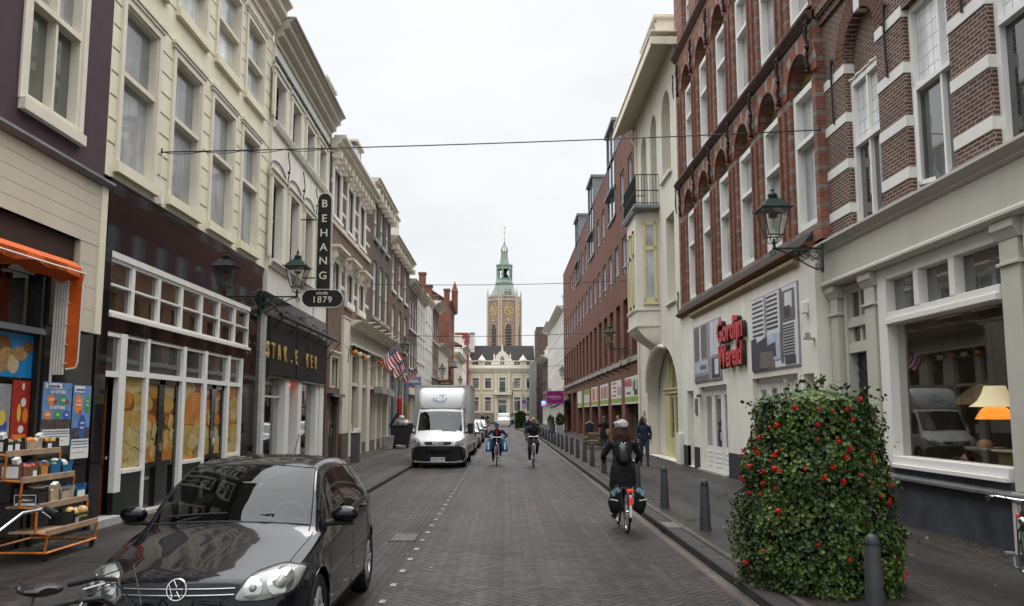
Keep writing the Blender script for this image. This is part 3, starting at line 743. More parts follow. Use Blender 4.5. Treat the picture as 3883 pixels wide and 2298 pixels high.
# cheese prints (flat photographic prints stuck on the glass)
ch = [M('cheese_yellow', (.40, .25, .05), .4, .25, 4, coat=.1), M('cheese_orange', (.46, .15, .012), .4, .3, 4, coat=.1), M('cheese_pale', (.42, .33, .14), .4, .3, 7, coat=.1), M('cheese_rind', (.20, .06, .01), .4, .4, 5, coat=.1), M('cheese_olive', (.20, .16, .055), .4, .3, 6, coat=.1), M('cheese_dark', (.045, .018, .006), .4, .4, 5, coat=.1)]
def cheese_print(u0, u1, z0, z1, seed, parent=None, d=-.075):
    r = random.Random(seed); sh = [('r', ch[4], 0, 0, 1, .5), ('r', ch[3], 0, .5, 1, 1)]; asp = (z1-z0)/(u1-u0)
    for row in range(5):
        zc = .95 - row*.215
        for k in range(r.choice((1, 2))):
            cu = r.uniform(.1, .9); w = r.uniform(.45, .95); h = r.uniform(.10, .19); m = r.choice(ch[:3])
            sh.append(('o', ch[5], cu+.02, zc-.03, w*.9, h)); sh.append(('o', r.choice(ch[1:4]), cu, zc-.03, w*.86, h*.95)); sh.append(('o', m, cu-.02, zc+.01, w*.8, h*.72))
            if m is ch[2] or r.random() < .5:
                for q in range(7): sh.append(('o', ch[4], cu-.02+r.uniform(-.5, .5)*w, zc+.01+r.uniform(-.5, .5)*h*.8, .025, .025/asp))
    for q in range(3):
        cu, cz = r.uniform(.2, .8), r.uniform(.1, .6); sh.append((ch[2], [(cu-.2, cz-.06), (cu+.1, cz-.1), (cu+.25, cz+.02), (cu-.05, cz+.09)])); sh.append((ch[0], [(cu-.2, cz-.06), (cu+.1, cz-.1), (cu+.1, cz-.14), (cu-.2, cz-.1)]))
    decal(b, 'cheese_print', u0, u1, z0, z1, ch[4], sh, d=d, parent=parent)
cheese_print(14.98, 15.81, 1.0, 2.66, 1); cheese_print(17.79, 18.86, 1.0, 2.66, 2); cheese_print(20.63, 21.47, 1.0, 2.66, 3)
for k, (a, c) in enumerate(((15.94, 17.61), (19.05, 20.45))):
    m = (a+c)/2
    df = b.part('double_door', blackp, [(a, c, -.20, -.14, .18, .95), (a, a+.12, -.2, -.08, .18, 2.66), (c-.12, c, -.2, -.08, .18, 2.66), (m-.13, m+.13, -.2, -.08, .18, 2.66), (a, c, -.2, -.08, 2.56, 2.66), (a, c, -.2, -.09, .95, 1.05)])
    cheese_print(a+.12, m-.13, 1.05, 2.56, 5+k, df, -.12); cheese_print(m+.13, c-.12, 1.05, 2.56, 9+k, df, -.12)
    b.part('handle', chrome, [(m-.07, m-.04, -.08, -.02, 1.25, 1.42), (m-.13, m-.03, -.05, -.03, 1.36, 1.385)], parent=df)
    b.part('letter_slot', chrome, [(a+.25, a+.5, -.14, -.125, .72, .78)], parent=df)
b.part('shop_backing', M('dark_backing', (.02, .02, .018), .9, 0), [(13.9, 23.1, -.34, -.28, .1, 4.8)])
# ---- L3 white house, wallpaper shop ----
b = B(LFT, 'white_stuccoed_house', 'white stuccoed house with black ribbed shop front and arched window mouldings', 23.285, 31.69); L3 = b
b.root.rotation_euler = (0, 0, R(1.0))
h1 = [(23.45+2.1*k, 24.5+2.1*k, 6.44, 8.78) for k in range(4)]; h2 = [(23.4+2.08*k, 24.45+2.08*k, 10.55, 11.80) for k in range(4)]
b.wall(offwhite, 5.0, 12.8, h1+h2); b.body(offwhite, 12.8, front=-.36, z0=5.0)
for a in h1: b.win(*a, blackp, p_mid, rec=.25, fw=.06, fd=.08, rows=(.52,), topm=p_grey)
for a in h2: b.win(*a, blackp, p_drape, rec=.25, fw=.06, fd=.08, rows=(.45,), topm=p_mid)
mb = MB()
for a in h1+h2:
    for x0, x1 in ((a[0]-.30, a[0]), (a[1], a[1]+.30)): b.box(mb, x0, x1, 0, .04, a[2], a[3]); b.box(mb, x0+.06, x1-.06, .04, .06, a[2], a[3])
    b.box(mb, a[0]-.32, a[1]+.32, 0, .07, a[3], a[3]+.16); b.box(mb, a[0]-.36, a[1]+.36, 0, .12, a[3]+.16, a[3]+.22)
mb.objs('architrave', cream, b.root)
mb = MB()
for a in h1+h2:
    c = (a[0]+a[1])/2; ww = (a[1]-a[0])/2+.36
    mb.tube([b.P(c-ww*math.cos(math.pi*k/14), .03, a[3]+.22+.34*math.sin(math.pi*k/14)) for k in range(15)], .022, 6)
mb.objs('arch_moulding', M('thin_grey_moulding', (.14, .15, .17), .6, .1), b.root, smooth=True)
b.prof('string_course', white, b.u0, b.u1, [(-.02, 6.16), (.06, 6.16), (.10, 6.26), (.16, 6.30), (.16, 6.36), (-.02, 6.42)])
b.prof('upper_string_course', white, b.u0, b.u1, [(-.02, 10.24), (.08, 10.24), (.13, 10.38), (.13, 10.42), (-.02, 10.48)])
b.part('frieze_band', M('blue_black_band', (.02, .025, .04), .5, .1), [(b.u0, b.u1, 0, .05, 12.28, 12.36)])
b.cornice(M('grey_cornice_paint', (.50, .47, .40), .6, .12, 3, dirt=.3), 12.75, 13.5, .5, 3)
b.part('gutter', M('cornice_edge', (.30, .28, .24), .5, .1), [(b.u0, b.u1, .1, .58, 13.5, 13.6)], bevel=.02)
rod = MB()
for uu in (24.95, 27.05, 29.1):
    rod.tube([b.P(uu, .05, 8.9), b.P(uu, .12, 9.5), b.P(uu, .05, 10.0)], .018, 6); rod.sphere(b.P(uu, .09, 9.35), .045)
rod.objs('wall_anchor', iron, b.root)
# shop front
b.part('pier', br_white, [(22.98-0, 23.28, -.3, .03, .1, 4.85)], label='narrow white painted brick pier at the edge of the ribbed shop')
b.part('black_fascia', blackp, [(23.0, 31.6, -.3, .05, 4.72, 5.38)])
b.part('shop_soffit', blackp, [(23.3, 31.4, -.3, .10, 3.0, 3.06)])
mb = MB()
u = 23.3
while u < 31.35:
    if not (26.35 < u < 26.45 or 27.9 < u < 27.98): b.box(mb, u, u+.05, .11, .15, 3.08, 4.62)
    u += .085
b.box(mb, 23.3, 31.4, -.2, .115, 3.07, 4.66)
mb.obj('ribbed_panel', M('black_ribbed_metal', (.022, .021, .02), .45, .2, 5), b.root)
aw = MB(); aw.tube([b.P(23.2, .42, 4.74), b.P(31.7, .42, 4.74)], .06, 10); aw.tube([b.P(23.2, .30, 4.86), b.P(31.7, .30, 4.86)], .03, 8)
for uu in (23.6, 25.5, 27.4, 29.3, 31.2): aw.tube([b.P(uu, .05, 4.3), b.P(uu, .42, 4.74), b.P(uu, .05, 5.1)], .022, 6)
aw.tube([b.P(31.55, .05, 3.9), b.P(31.55, .6, 4.7), b.P(31.55, .95, 4.4), b.P(31.55, .9, 3.9)], .016, 6)
aw.obj('awning_roller', iron, b.root, smooth=True)
gold = M('gold_letters', (.58, .36, .10), .4, .15, 8, spec=.8)
lt = thing('shop_sign_letters', 'tall gold letters mounted on the black ribbed shop front', 'sign', (-6.8, 27.4875, 0), R(1.0))
for c, px in (('S', 653), ('T', 667), ('A', 683), ('K', 699), ('.', 716), ('E', 728), ('K', 757), ('E', 768), ('R', 779)):
    uu = 6.62*2033/(1237-px)*.993
    text(c, .62, gold, lt, (.18, uu-27.4875, 3.72), (R(90), 0, R(90)), name='letter', sx=.72, ext=.02, bold=.012)
b.part('shop_post', pvc, [(25.5, 26.0, -.3, .06, .12, 3.0), (27.2, 27.7, -.3, .06, .12, 3.0), (30.15, 30.6, -.3, .02, .12, 3.0), (30.7, 31.4, -.3, .05, .12, 3.0), (23.3, 31.4, -.3, -.02, .12, .45), (23.3, 25.5, -.2, -.1, 2.45, 2.5)])
b.part('shop_pane', clear, [(23.3, 25.5, -.16, -.155, .45, 3.0), (27.7, 30.15, -.16, -.155, .45, 3.0)])
b.part('entrance_floor', concrete, [(26.0, 27.2, -1.6, 0, .1, .16)])
bd = M('plaster_boards', (.34, .32, .28), .8, .4, 2)
b.part('stored_board', bd, [(23.4, 23.9, -.5, -.45, .3, 2.0), (24.2, 24.7, -.6, -.55, .3, 2.5), (24.75, 25.3, -.9, -.85, .3, 1.6), (26.2, 26.7, -1.3, -1.25, .16, 2.1), (28.2, 28.8, -.5, -.45, .3, 1.5), (29.1, 30.1, -.6, -.55, .3, 2.2)])
b.part('hanging_paper', M('torn_paper', (.50, .50, .48), .8, .3, 3), [(23.5+.28*i, 23.72+.28*i, -.42, -.40, 2.2+.08*(i % 3), 3.0) for i in range(7)] + [(27.9+.3*i, 28.15+.3*i, -.42, -.40, 2.25+.09*(i % 2), 3.0) for i in range(8)])
b.part('crate_wall', M('stacked_goods', (.16, .11, .08), .8, .9, 3), [(23.3, 31.3, -1.8, -1.7, .12, 3.05)])
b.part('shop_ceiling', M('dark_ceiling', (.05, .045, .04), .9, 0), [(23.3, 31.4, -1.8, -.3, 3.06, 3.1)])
b.part('red_lamp', M('red_lamp_glow', (1, .12, .05), .4, 0, emit=2.5), [(26.75, 26.95, -.3, -.15, 2.86, 2.94)])
# ---- L4 brown brick house with pediment windows ----
b = B(LFT, 'ornate_brick_house', 'brown brick house with bracketed cream cornice and scrolled window hoods', 31.70, 41.02); L4 = b
h2 = [(32.05+2.93*k, 33.45+2.93*k, 9.75, 11.70) for k in range(3)]; h1 = [(32.1+2.93*k, 33.6+2.93*k, 6.72, 8.0) for k in range(3)]
b.wall(br_old, 0.1, 12.2, h1+h2+[(33.0, 34.0, .1, 2.5), (32.5, 33.6, 3.0, 4.4)], u1=34.5) if False else None
b.wall(br_old, 4.7, 12.2, h1+h2); b.body(br_old, 12.6, front=-.36)
for a in h2: b.win(*a, pvc, p_grey, rec=.2, fw=.08, fd=.08, bars=(2, 4), arch=(.22, .06, .08), sill=(.14, .12, .25))
for a in h1: b.win(*a, pvc, p_mid, rec=.2, fw=.08, fd=.08, bars=(2, 3), arch=(.2, .06, 0), sill=(.25, .12, .2))
hood = MB(); scr = MB()
for a in h1:
    b.box(hood, a[0]-.3, a[1]+.3, 0, .30, 8.36, 8.42); b.box(hood, a[0]-.36, a[1]+.36, 0, .40, 8.42, 8.52); b.box(hood, a[0]-.2, a[1]+.2, 0, .12, 8.2, 8.36)
    for uu in (a[0]-.14, a[1]+.14):
        b.box(scr, uu-.09, uu+.09, 0, .26, 8.12, 8.36); p = b.P(uu, .16, 8.12); scr.lathe([(.001, -.10), (.13, -.10), (.13, .10), (.001, .10)], 12, p, 'y'); b.box(scr, uu-.07, uu+.07, 0, .12, 7.75, 8.1)
hood.objs('window_hood', cream, b.root); scr.objs('scroll_bracket', cream, b.root)
bands = []
for z in (10.2, 11.0): bands += [(31.7, 32.0, 0, .012, z, z+.14)] + [(h2[i][1]+.24, h2[i+1][0]-.24, 0, .012, z, z+.14) for i in range(2)] + [(h2[2][1]+.24, 41.0, 0, .012, z, z+.14)]
for z in (7.1,): bands += [(31.7, 31.95, 0, .012, z, z+.16)] + [(h1[i][1]+.22, h1[i+1][0]-.22, 0, .012, z, z+.16) for i in range(2)] + [(h1[2][1]+.22, 41.0, 0, .012, z, z+.16)]
b.part('stone_band', cream, bands + [(b.u0, b.u1, 0, .08, 9.42, 9.58), (b.u0, b.u1, 0, .05, 12.02, 12.14)])
b.cornice(cream, 12.2, 12.75, .48, 3); b.part('gutter', white, [(b.u0, b.u1, .05, .54, 12.75, 12.9)], bevel=.02)
b.part('cornice_bracket', cream, [(31.85+.82*k, 32.05+.82*k, 0, .36, 11.98, 12.25) for k in range(11)] + [(31.88+.82*k, 32.02+.82*k, 0, .25, 11.75, 11.98) for k in range(11)])
def roof(b, z0, dz, back, mat=tile_r, u0=None, u1=None, ov=.0, name='roof'):
    u0 = b.u0 if u0 is None else u0; u1 = b.u1 if u1 is None else u1
    return b.prof(name, mat, u0, u1, [(ov, z0), (-back, z0+dz), (-back-.1, z0)])
roof(b, 12.66, 2.6, 3.0)
def dormer(b, u0, u1, z0, z1, d0, d1, mat=None, wm=None, pm=None, name='dormer'):
    mat = mat or lead
    o = b.part(name, mat, [(u0, u1, d1, d0, z0, z1)])
    b.part('dormer_cap', cream, [(u0-.12, u1+.12, d1, d0+.15, z1, z1+.16)], parent=o, bevel=.02)
    b.part('dormer_window', pvc, [(u0+.1, u0+.22, d0, d0+.03, z0+.25, z1-.05), (u1-.22, u1-.1, d0, d0+.03, z0+.25, z1-.05), (u0+.1, u1-.1, d0, d0+.03, z0+.2, z0+.3), (u0+.1, u1-.1, d0, d0+.03, z1-.12, z1-.04), ((u0+u1)/2-.03, (u0+u1)/2+.03, d0, d0+.02, z0+.3, z1-.12)], parent=o)
    b.part('dormer_pane', p_mid, [(u0+.22, u1-.22, d0, d0+.008, z0+.3, z1-.12)], parent=o)
    return o
dormer(b, 32.4, 34.2, 13.0, 15.5, -.55, -3); dormer(b, 38.6, 40.3, 13.0, 14.9, -.4, -3)
# ground floor: black door bay, then cafe front running on under the next house
b.part('ground_brick', br_old, [(31.70, 34.3, -.35, -.0, 4.2, 4.7), (31.70, 32.3, -.35, 0, .1, 4.2), (33.85, 34.3, -.35, 0, .1, 4.2), (32.3, 33.85, -.35, 0, 2.75, 3.0)])
b.part('door_cornice', blackp, [(31.9, 34.2, -.02, .25, 2.62, 2.75)])
o = b.part('black_door', blackp, [(32.3, 33.85, -.25, -.15, .12, 2.6), (32.5, 33.0, -.15, -.12, 1.5, 2.4), (33.15, 33.65, -.15, -.12, 1.5, 2.4), (32.5, 33.0, -.15, -.12, .35, 1.2), (33.15, 33.65, -.15, -.12, .35, 1.2)])
b.part('handle', chrome, [(33.04, 33.1, -.12, -.05, 1.1, 1.4)], parent=o)
b.win(32.35, 33.8, 3.0, 4.2, cream, p_dark, rec=.15, cols=(.5,), bars=None, arch=(.1, .05, .08))
fas = M('weathered_fascia', (.44, .42, .36), .7, .12, 2.5, dirt=1.0)
b.part('cafe_pilaster', cream, [(34.32, 35.75, -.3, .12, 1.15, 5.95), (34.3, 35.8, -.3, .16, 5.95, 6.02)], bevel=.01)
b.part('cafe_pilaster_base', br_old2, [(34.34, 35.73, -.3, .11, .1, 1.15)])
b.cornice(cream, 5.72, 6.0, .55, 4, u0=35.76, u1=52.2, name='cafe_cornice', d=.1)
b.part('cafe_fascia', fas, [(35.76, 52.2, -.3, .10, 4.98, 5.72)])
b.part('cafe_soffit', cream, [(35.76, 52.2, -.3, .30, 4.90, 4.98)])
ps = [36.35, 38.6, 40.9, 43.7, 45.6, 47.7]
b.part('cafe_post', cream, [(p-.02, p+(.9 if p in (38.6, 40.9) else .45), -.3, .04, .12, 4.90) for p in ps] + [(47.9, 48.5, -.3, .05, .12, 4.9)])
b.part('cafe_pane', pane('cafe_glass', (.018, .03, .026)), [(35.76, 48.5, -.2, -.19, .6, 4.90)])
b.part('cafe_transom', cream, [(35.76, 48.5, -.21, -.05, 4.55, 4.62), (35.76, 48.5, -.21, -.02, 3.2, 3.34)])
b.part('cafe_base', M('cafe_base_stone', (.14, .12, .10), .8, .3, 4), [(35.76, 48.5, -.25, .0, .1, .62)])
b.part('window_sheet', blp, [(36.85, 37.9, -.185, -.18, 2.6, 3.2), (39.6, 40.6, -.185, -.18, 2.7, 3.2)])
b.part('window_paper', whp, [(37.0, 37.4, -.178, -.174, 2.3, 3.15), (37.0, 38.2, -.185, -.18, 1.1, 1.5), (44.3, 44.6, -.185, -.18, 1.0, 2.6)])
b.part('grey_box_lamp', stone, [(42.9, 44.8, .05, .5, 3.0, 3.35), (45.2, 46.9, .05, .5, 2.95, 3.3), (47.2, 48.2, .05, .45, 2.9, 3.2)])
sp = MB()
for k in range(9): sp.tube([b.P(37.2+1.75*k, .55, 5.98), b.P(37.2+1.75*k, .95, 6.05)], .035, 6)
sp.objs('fascia_spotlight', cream, b.root)
# festoon bulbs
ob = M('orange_bulb', (.75, .22, .03), .35, .1, coat=.5); wb = M('white_bulb', (.75, .73, .66), .3, .05, coat=.5)
for k, uu in enumerate((36.1, 37.2, 38.2, 39.3, 43.7, 44.9)):
    t = thing('festoon_bulb', ['orange', 'white'][k % 2] + ' festoon bulb hanging under the cafe fascia, number %s from the pilaster' % ['one', 'two', 'three', 'four', 'five', 'six'][k], 'lamp bulb', (-6.55, uu, 4.62), 0, 'festoon bulbs under the cafe fascia')
    m1 = MB(); m1.sphere((0, 0, 0), .15, 12, 8); m1.obj('bulb', (ob, wb)[k % 2], t, smooth=True)
    m1 = MB(); m1.lathe([(.05, .3), (.10, .22), (.12, .08), (.11, .06)], 10); m1.obj('socket', iron, t, smooth=True)
# ---- L5, L6 ----
b = B(LFT, 'tall_brick_house', 'tall sooty brown brick house with three narrow windows per floor above the cafe', 41.025, 48.5)
h2 = [(42.3+2.15*k, 43.5+2.15*k, 11.05, 12.95) for k in range(3)]; h1 = [(42.3+2.15*k, 43.5+2.15*k, 6.95, 9.9) for k in range(3)]
b.wall(br_old2, 6.0, 13.4, h1+h2); b.body(br_old2, 13.7, front=-.36)
for a in h1+h2: b.win(*a, pvc, p_grey, rec=.18, fw=.10, fd=.1, rows=(.5,), sill=(.16, .12, .1), sillm=stone)
b.cornice(cream, 13.35, 13.85, .48, 3); b.part('cornice_bracket', cream, [(41.3+1.15*k, 41.6+1.15*k, 0, .40, 12.95, 13.36) for k in range(7)])
roof(b, 13.85, 2, 3)
b = B(LFT, 'broad_brick_house', 'broad brown brick house with grey stone shop front behind the flags', 48.505, 58.4)
h2 = [(49.3+3.1*k, 50.8+3.1*k, 9.4, 11.7) for k in range(3)]; h1 = [(49.5+3.1*k, 50.9+3.1*k, 6.1, 8.5) for k in range(3)]
b.wall(br_old, 5.0, 12.05, h1+h2); b.body(br_old, 12.6, front=-.36)
for a in h1+h2: b.win(*a, pvc, p_lace, rec=.18, fw=.10, fd=.1, rows=(.5,), sill=(.16, .1, .1))
b.cornice(cream, 12.0, 12.5, .52, 3); b.part('cornice_bracket', cream, [(48.8+1.3*k, 49.1+1.3*k, 0, .44, 11.72, 12.02) for k in range(8)]); roof(b, 12.5, 2, 3)
dormer(b, 50.2, 51.8, 13.2, 15.4, -.6, -3, mat=cream); dormer(b, 55, 56.6, 13.2, 15.2, -.6, -3, mat=cream)
gst = M('grey_granite_blocks', (.15, .15, .15), .7, .3, 3)
b.part('stone_pier', gst, [(48.52, 49.0, -.3, .05, .1, 5.0), (50.4, 51.8, -.3, .05, .1, 5.0), (53.4, 54.8, -.3, .05, .1, 5.0), (56.6, 58.3, -.3, .05, .1, 5.0), (48.52, 58.39, -.3, .0, 4.2, 4.98)])
b.part('shop_pane', p_mid, [(48.9, 57, -.22, -.2, .1, 4.2)])
b.part('shop_frame', pvc, [(49.0, 49.15, -.2, -.1, .1, 4.2), (50.25, 50.4, -.2, -.1, .1, 4.2), (51.8, 51.95, -.2, -.1, .1, 4.2), (53.25, 53.4, -.2, -.1, .1, 4.2), (54.8, 54.95, -.2, -.1, .1, 4.2), (56.45, 56.6, -.2, -.1, .1, 4.2), (48.9, 57, -.2, -.12, 2.7, 2.8)])
b.part('yellow_pipe', M('yellow_pipe_paint', (.45, .27, .02), .5, .1), [(56.7, 56.85, .06, .18, .1, 2.6)])
# ---- L7.. farther houses ----
def row_house(S, name, label, u0, u1, wallm, z1, rows, nwin, win_w, corn=.5, framem=pvc, panem=p_grey, ground=None, dorm=0, roofm=tile_r, roof_h=1.6, cm=cream, sills=True, rot=0):
    b = B(S, name, label, u0, u1); hs = []
    W = u1-u0; step = W/nwin
    for (za, zb) in rows: hs += [(u0+step*(k+.5)-win_w/2, u0+step*(k+.5)+win_w/2, za, zb) for k in range(nwin)]
    b.wall(wallm, 3.8, z1, hs, depth=.25); b.body(wallm, z1+.2, front=-.26)
    for a in hs: b.win(*a, framem, panem, rec=.15, fw=.09, fd=.1, rows=(.5,), sill=(.12, .1, .08) if sills else None)
    if corn: b.cornice(cm, z1-.05, z1+.5, corn, 3)
    if roof_h: roof(b, z1+.45, roof_h, 3, roofm)
    g = ground or p_dark
    b.part('shop_pane', g, [(u0+.1, u1-.1, -.22, -.2, .1, 3.3)])
    n = max(2, int(W/2.2)); 
    b.part('shop_front', cm, [(u0, u1, -.25, .12, 3.3, 3.8)] + [(u0+(W-.3)*k/n, u0+(W-.3)*k/n+.3, -.25, 0, .1, 3.3) for k in range(n+1)] + [(u0, u1, -.22, -.05, .1, .6)])
    for k in range(dorm):
        c = u0+W*(k+.5)/dorm; dormer(b, c-.6, c+.6, z1+.5, z1+2.2, -.3, -3, mat=cm)
    if rot: b.root.rotation_euler = (0, 0, R(rot))
    return b
row_house(LFT, 'narrow_grey_brick_house', 'narrow grey brown brick house with white cornice beyond the broad brick house', 58.405, 63.8, br_old2, 11.0, [(8.0, 10.2), (5.2, 7.2)], 3, 1.0, corn=.5)
row_house(LFT, 'white_cornice_house', 'white plastered house with three windows and a heavy cornice on the left row', 63.805, 70.2, white, 10.9, [(8.1, 10.2), (6.0, 7.5)], 3, 1.1, corn=.55)
row_house(LFT, 'plain_white_house', 'tall plain white house on the left, beyond the cornice house', 70.205, 77.4, white, 11.6, [(9.9, 10.9), (7.6, 8.8), (5.0, 6.6)], 3, .8, corn=.3)
row_house(LFT, 'brown_white_house', 'brown brick house with cream upper storey before the gothic gable', 77.405, 84.7, br_old, 12.0, [(8.8, 10.8), (5.4, 7.2)], 3, 1.2, corn=.9)
row_house(LFT, 'low_cream_house', 'low cream house with bracketed cornice in front of the red gothic gable', 84.705, 98.8, cream, 8.6, [(5.0, 7.2)], 5, 1.3, corn=.7)
# gothic brick house
b = B(LFT, 'gothic_brick_house', 'red brick gothic building with stepped gable and corner turret', 98.81, 110.6)
hs = [(100+3.2*k, 101.4+3.2*k, z, z+2.6, .6) for k in range(3) for z in (4.6, 8.6, 12)]
b.wall(br_goth, 3.8, 15.4, hs); b.body(br_goth, 15.4, depth=12, front=-.36)
for a in hs: b.win(*a[:4], stone, p_dark, rec=.2, rise=.6, rows=(.5,))
mb = MB()
for x0, x1, z in ((-10.4, -9.6, 18.6), (-9.6, -8.8, 17.1), (-8.8, -8.0, 15.9), (-11.4, -10.4, 16.8), (-7.35, -6.7, 16.6)):
    mb.box(x0+6.8, x1+6.8, -5.9, -5.1, 10, z); mb.box(x0+6.8-.08, x1+6.8+.08, -5.98, -5.02, z, z+.25)
mb.obj('stepped_gable', br_goth, b.root)
mb = MB(); mb.lathe([(.42, 15), (.42, 17.9), (.5, 18.0), (.42, 18.2), (.02, 19.4)], 8, (.1, 4.6, 0)); mb.obj('corner_turret', br_goth, b.root)
roof(b, 15.4, 2.6, 4, slate); b.cornice(br_goth, 14.9, 15.4, .4, 2)
b.part('balcony', stone, [(101, 105, 0, .9, 7.6, 8.3)]); b.part('shop_pane', p_dark, [(98.9, 110.5, -.2, -.18, .1, 3.8)]); b.part('ground_pier', br_goth, [(98.82+2.2*k, 99.5+2.2*k, -.3, 0, .1, 3.8) for k in range(6)])
row_house(LFT, 'far_cream_house', 'far cream house with cornice at the end of the left row', 110.605, 131.6, cream, 9.6, [(5.0, 7.6)], 7, 1.3, corn=.8)
row_house(LFT, 'far_white_gabled_house', 'far pale house with dormers at the left corner of the crossing', 131.605, 146, offwhite, 12.2, [(5.0, 7.2), (9, 11)], 5, 1.3, corn=.8, dorm=2)
# =============== RIGHT SIDE ===============
# ---- R1 brown brick house, cream shopfront ----
b = B(RGT, 'brown_brick_house', 'dark brown brick house with white stone blocks and a cream antique shop front', 1.0, 17.38); R1 = b
C = lambda k: 15.22-2.40*k
h1 = [(C(k)-.70, C(k)+.70, 5.62, 8.88) for k in range(6)]; h1[0] = (14.52, 15.92, 5.62, 8.55)
hole = [list(h) for h in h1]; hole[0] = [14.52, 15.92, 5.62, 9.75, .70]
h2 = [(C(k)-.70, C(k)+.70, 10.9, 13.6) for k in range(6)]
b.wall(br_brown, 5.56, 14.6, [tuple(h) for h in hole]+h2, depth=.38); b.body(br_brown, 14.6, front=-.39, z0=4.62)
p_blind = pane('window_blind_glass', (.60, .62, .62), rough=.2, fold=.06)
nt = p_blind.node_tree; v_, s_, _p = wallvec(nt); t_ = nt.nodes.new('ShaderNodeTexBrick'); lk(nt, v_, t_.inputs['Vector']); t_.offset = 0
for k_, q_ in (('Scale', 1), ('Brick Width', .19), ('Row Height', .24), ('Mortar Size', .009), ('Mortar Smooth', 0)): t_.inputs[k_].default_value = q_
b_ = nt.nodes['Principled BSDF']; lk(nt, mixc(nt, t_.outputs[1], b_.inputs['Base Color'].links[0].from_socket, (.30, .31, .32)), b_.inputs['Base Color'])
for k, a in enumerate(h1):
    b.win(*a, pvc, p_dark if k != 1 else p_mid, rec=.22, fw=.10, fd=.11, rows=(.55,), cols=((.5,) if k == 0 else (.35,)), topm=p_blind, sash=.04, sill=(.10, .02, 0))
for a in h2: b.win(*a, pvc, p_mid, rec=.22, fw=.10, fd=.11, rows=(.55,), topm=p_blind)
b.part('blind_arch_infill', br_brown, [(14.52, 15.92, -.38, -.20, 8.62, 9.75)])
# casement standing open in the second window
mb = MB(); T = Matrix.Translation(b.P(13.42, -.10, 5.76)) @ Matrix.Rotation(R(22), 4, 'Z')
for a0, a1, c0, c1 in ((0, .07, 0, 1.75), (-.0, .0, 0, 0), (-.9, -.83, 0, 1.75), (-.9, .07, 0, .07), (-.9, .07, 1.68, 1.75)):
    if a1 > a0: n0 = len(mb.v); mb.box(-.03, .03, a0-.07, a1-.07, c0, c1); mb.xf(T, n0)
o = mb.obj('open_casement', pvc, b.root); mb = MB(); mb.quad((0, -.9, .05), (0, -.05, .05), (0, -.05, 1.7), (0, -.9, 1.7)); mb.xf(T); mb.obj('pane', clear, o, recalc=False)
mb = MB(); mb.tube([b.P(14.5+1.44*i/12, -.12+.02*math.sin(i*2.2), 8.6+.012*math.sin(i*1.7)) for i in range(13)], .035, 7); mb.obj('lead_flashing', white, b.root, smooth=True)
# radial brick head and white stones
mb = MB(); N = 22
for k in range(N):
    t0, t1 = math.pi*k/N+.012, math.pi*(k+1)/N-.012; c = 15.22
    mb.prism([b.P(c-math.cos(t)*r, .0, 9.05+math.sin(t)*r) for t, r in ((t0, .71), (t1, .71), (t1, 1.13), (t0, 1.13))], (-.012*1, 0, 0))
mb.obj('radial_brick_head', M('arch_brick', (.13, .058, .042), .85, .3, 8), b.root)
st = []
for k in range(-1, 5):
    lo = C(k+1)+.70 if k >= 0 else 15.92; hi = C(k)-.70 if k >= 0 else 17.10
    lo, hi = (C(k+1)+.70, C(k)-.70) if k >= 0 else (15.92, 17.0)
    for z in (6.02, 6.92, 7.86, 8.86): st.append((lo-.004, hi+.004, -.34, .02, z-.10, z+.10))
b.part('white_stone_block', M('white_painted_stone', (.70, .69, .65), .5, .05, 3, dirt=.15), st+[(15.10, 15.34, -.3, .02, 9.74, 10.2)], bevel=.008)
b.part('grey_sill_stone', lead, [(C(k+1)+.72, C(k)-.72, -.1, .1, 5.56, 5.64) for k in range(-1, 5)])
mb = MB()
for uu in (16.45, 14.05, 11.65):
    mb.tube([b.P(uu, .04, 7.9), b.P(uu, .06, 8.6), b.P(uu, .05, 9.3)], .022, 6); mb.tube([b.P(uu, .05, 9.12), b.P(uu-.10, .05, 9.2), b.P(uu-.05, .05, 9.28)], .018, 6); mb.tube([b.P(uu, .05, 8.98), b.P(uu+.10, .05, 8.9)], .018, 6)
mb.objs('wall_anchor', iron, b.root, smooth=True)
b.prof('brick_cornice', br_brown, 1.0, 17.38, [(-.1, 10.25), (.06, 10.25), (.06, 10.4), (.16, 10.45), (.16, 10.6), (-.1, 10.7)])
shopc = M('warm_grey_shop_paint', (.50, .475, .42), .5, .05, 2.5, dirt=.25)
b.prof('shop_cornice', shopc, 1.0, 17.42, [(-.5, 5.34), (.05, 5.34), (.09, 5.38), (.09, 5.40), (.16, 5.45), (.22, 5.50), (.22, 5.545), (-.5, 5.56)])
b.part('shop_fascia', shopc, [(1.0, 17.38, -.9, .03, 4.74, 5.34)])
b.prof('lower_moulding', shopc, 1.0, 17.40, [(-.85, 4.62), (.05, 4.62), (.10, 4.66), (.10, 4.70), (.05, 4.75), (-.85, 4.75)])
def pillar(u0, u1, nm='pillar'):
    o = b.part(nm, shopc, [(u0+.06, u1-.06, -.5, -.06, .95, 4.62)], bevel=.01)
    b.prof('capital', shopc, u0, u1, [(-.5, 4.36), (-.05, 4.36), (-.0, 4.46), (.03, 4.50), (.03, 4.615), (-.5, 4.615)], parent=o)
    b.part('necking', shopc, [(u0+.02, u1-.02, -.5, -.02, 4.0, 4.05)], parent=o, bevel=.008)
    b.part('pillar_base', shopc, [(u0+.02, u1-.02, -.5, -.03, .12, .94)], parent=o)
for a, c in ((16.92, 17.40), (15.20, 15.74), (10.82, 11.36), (6.3, 6.82)): pillar(a, c)
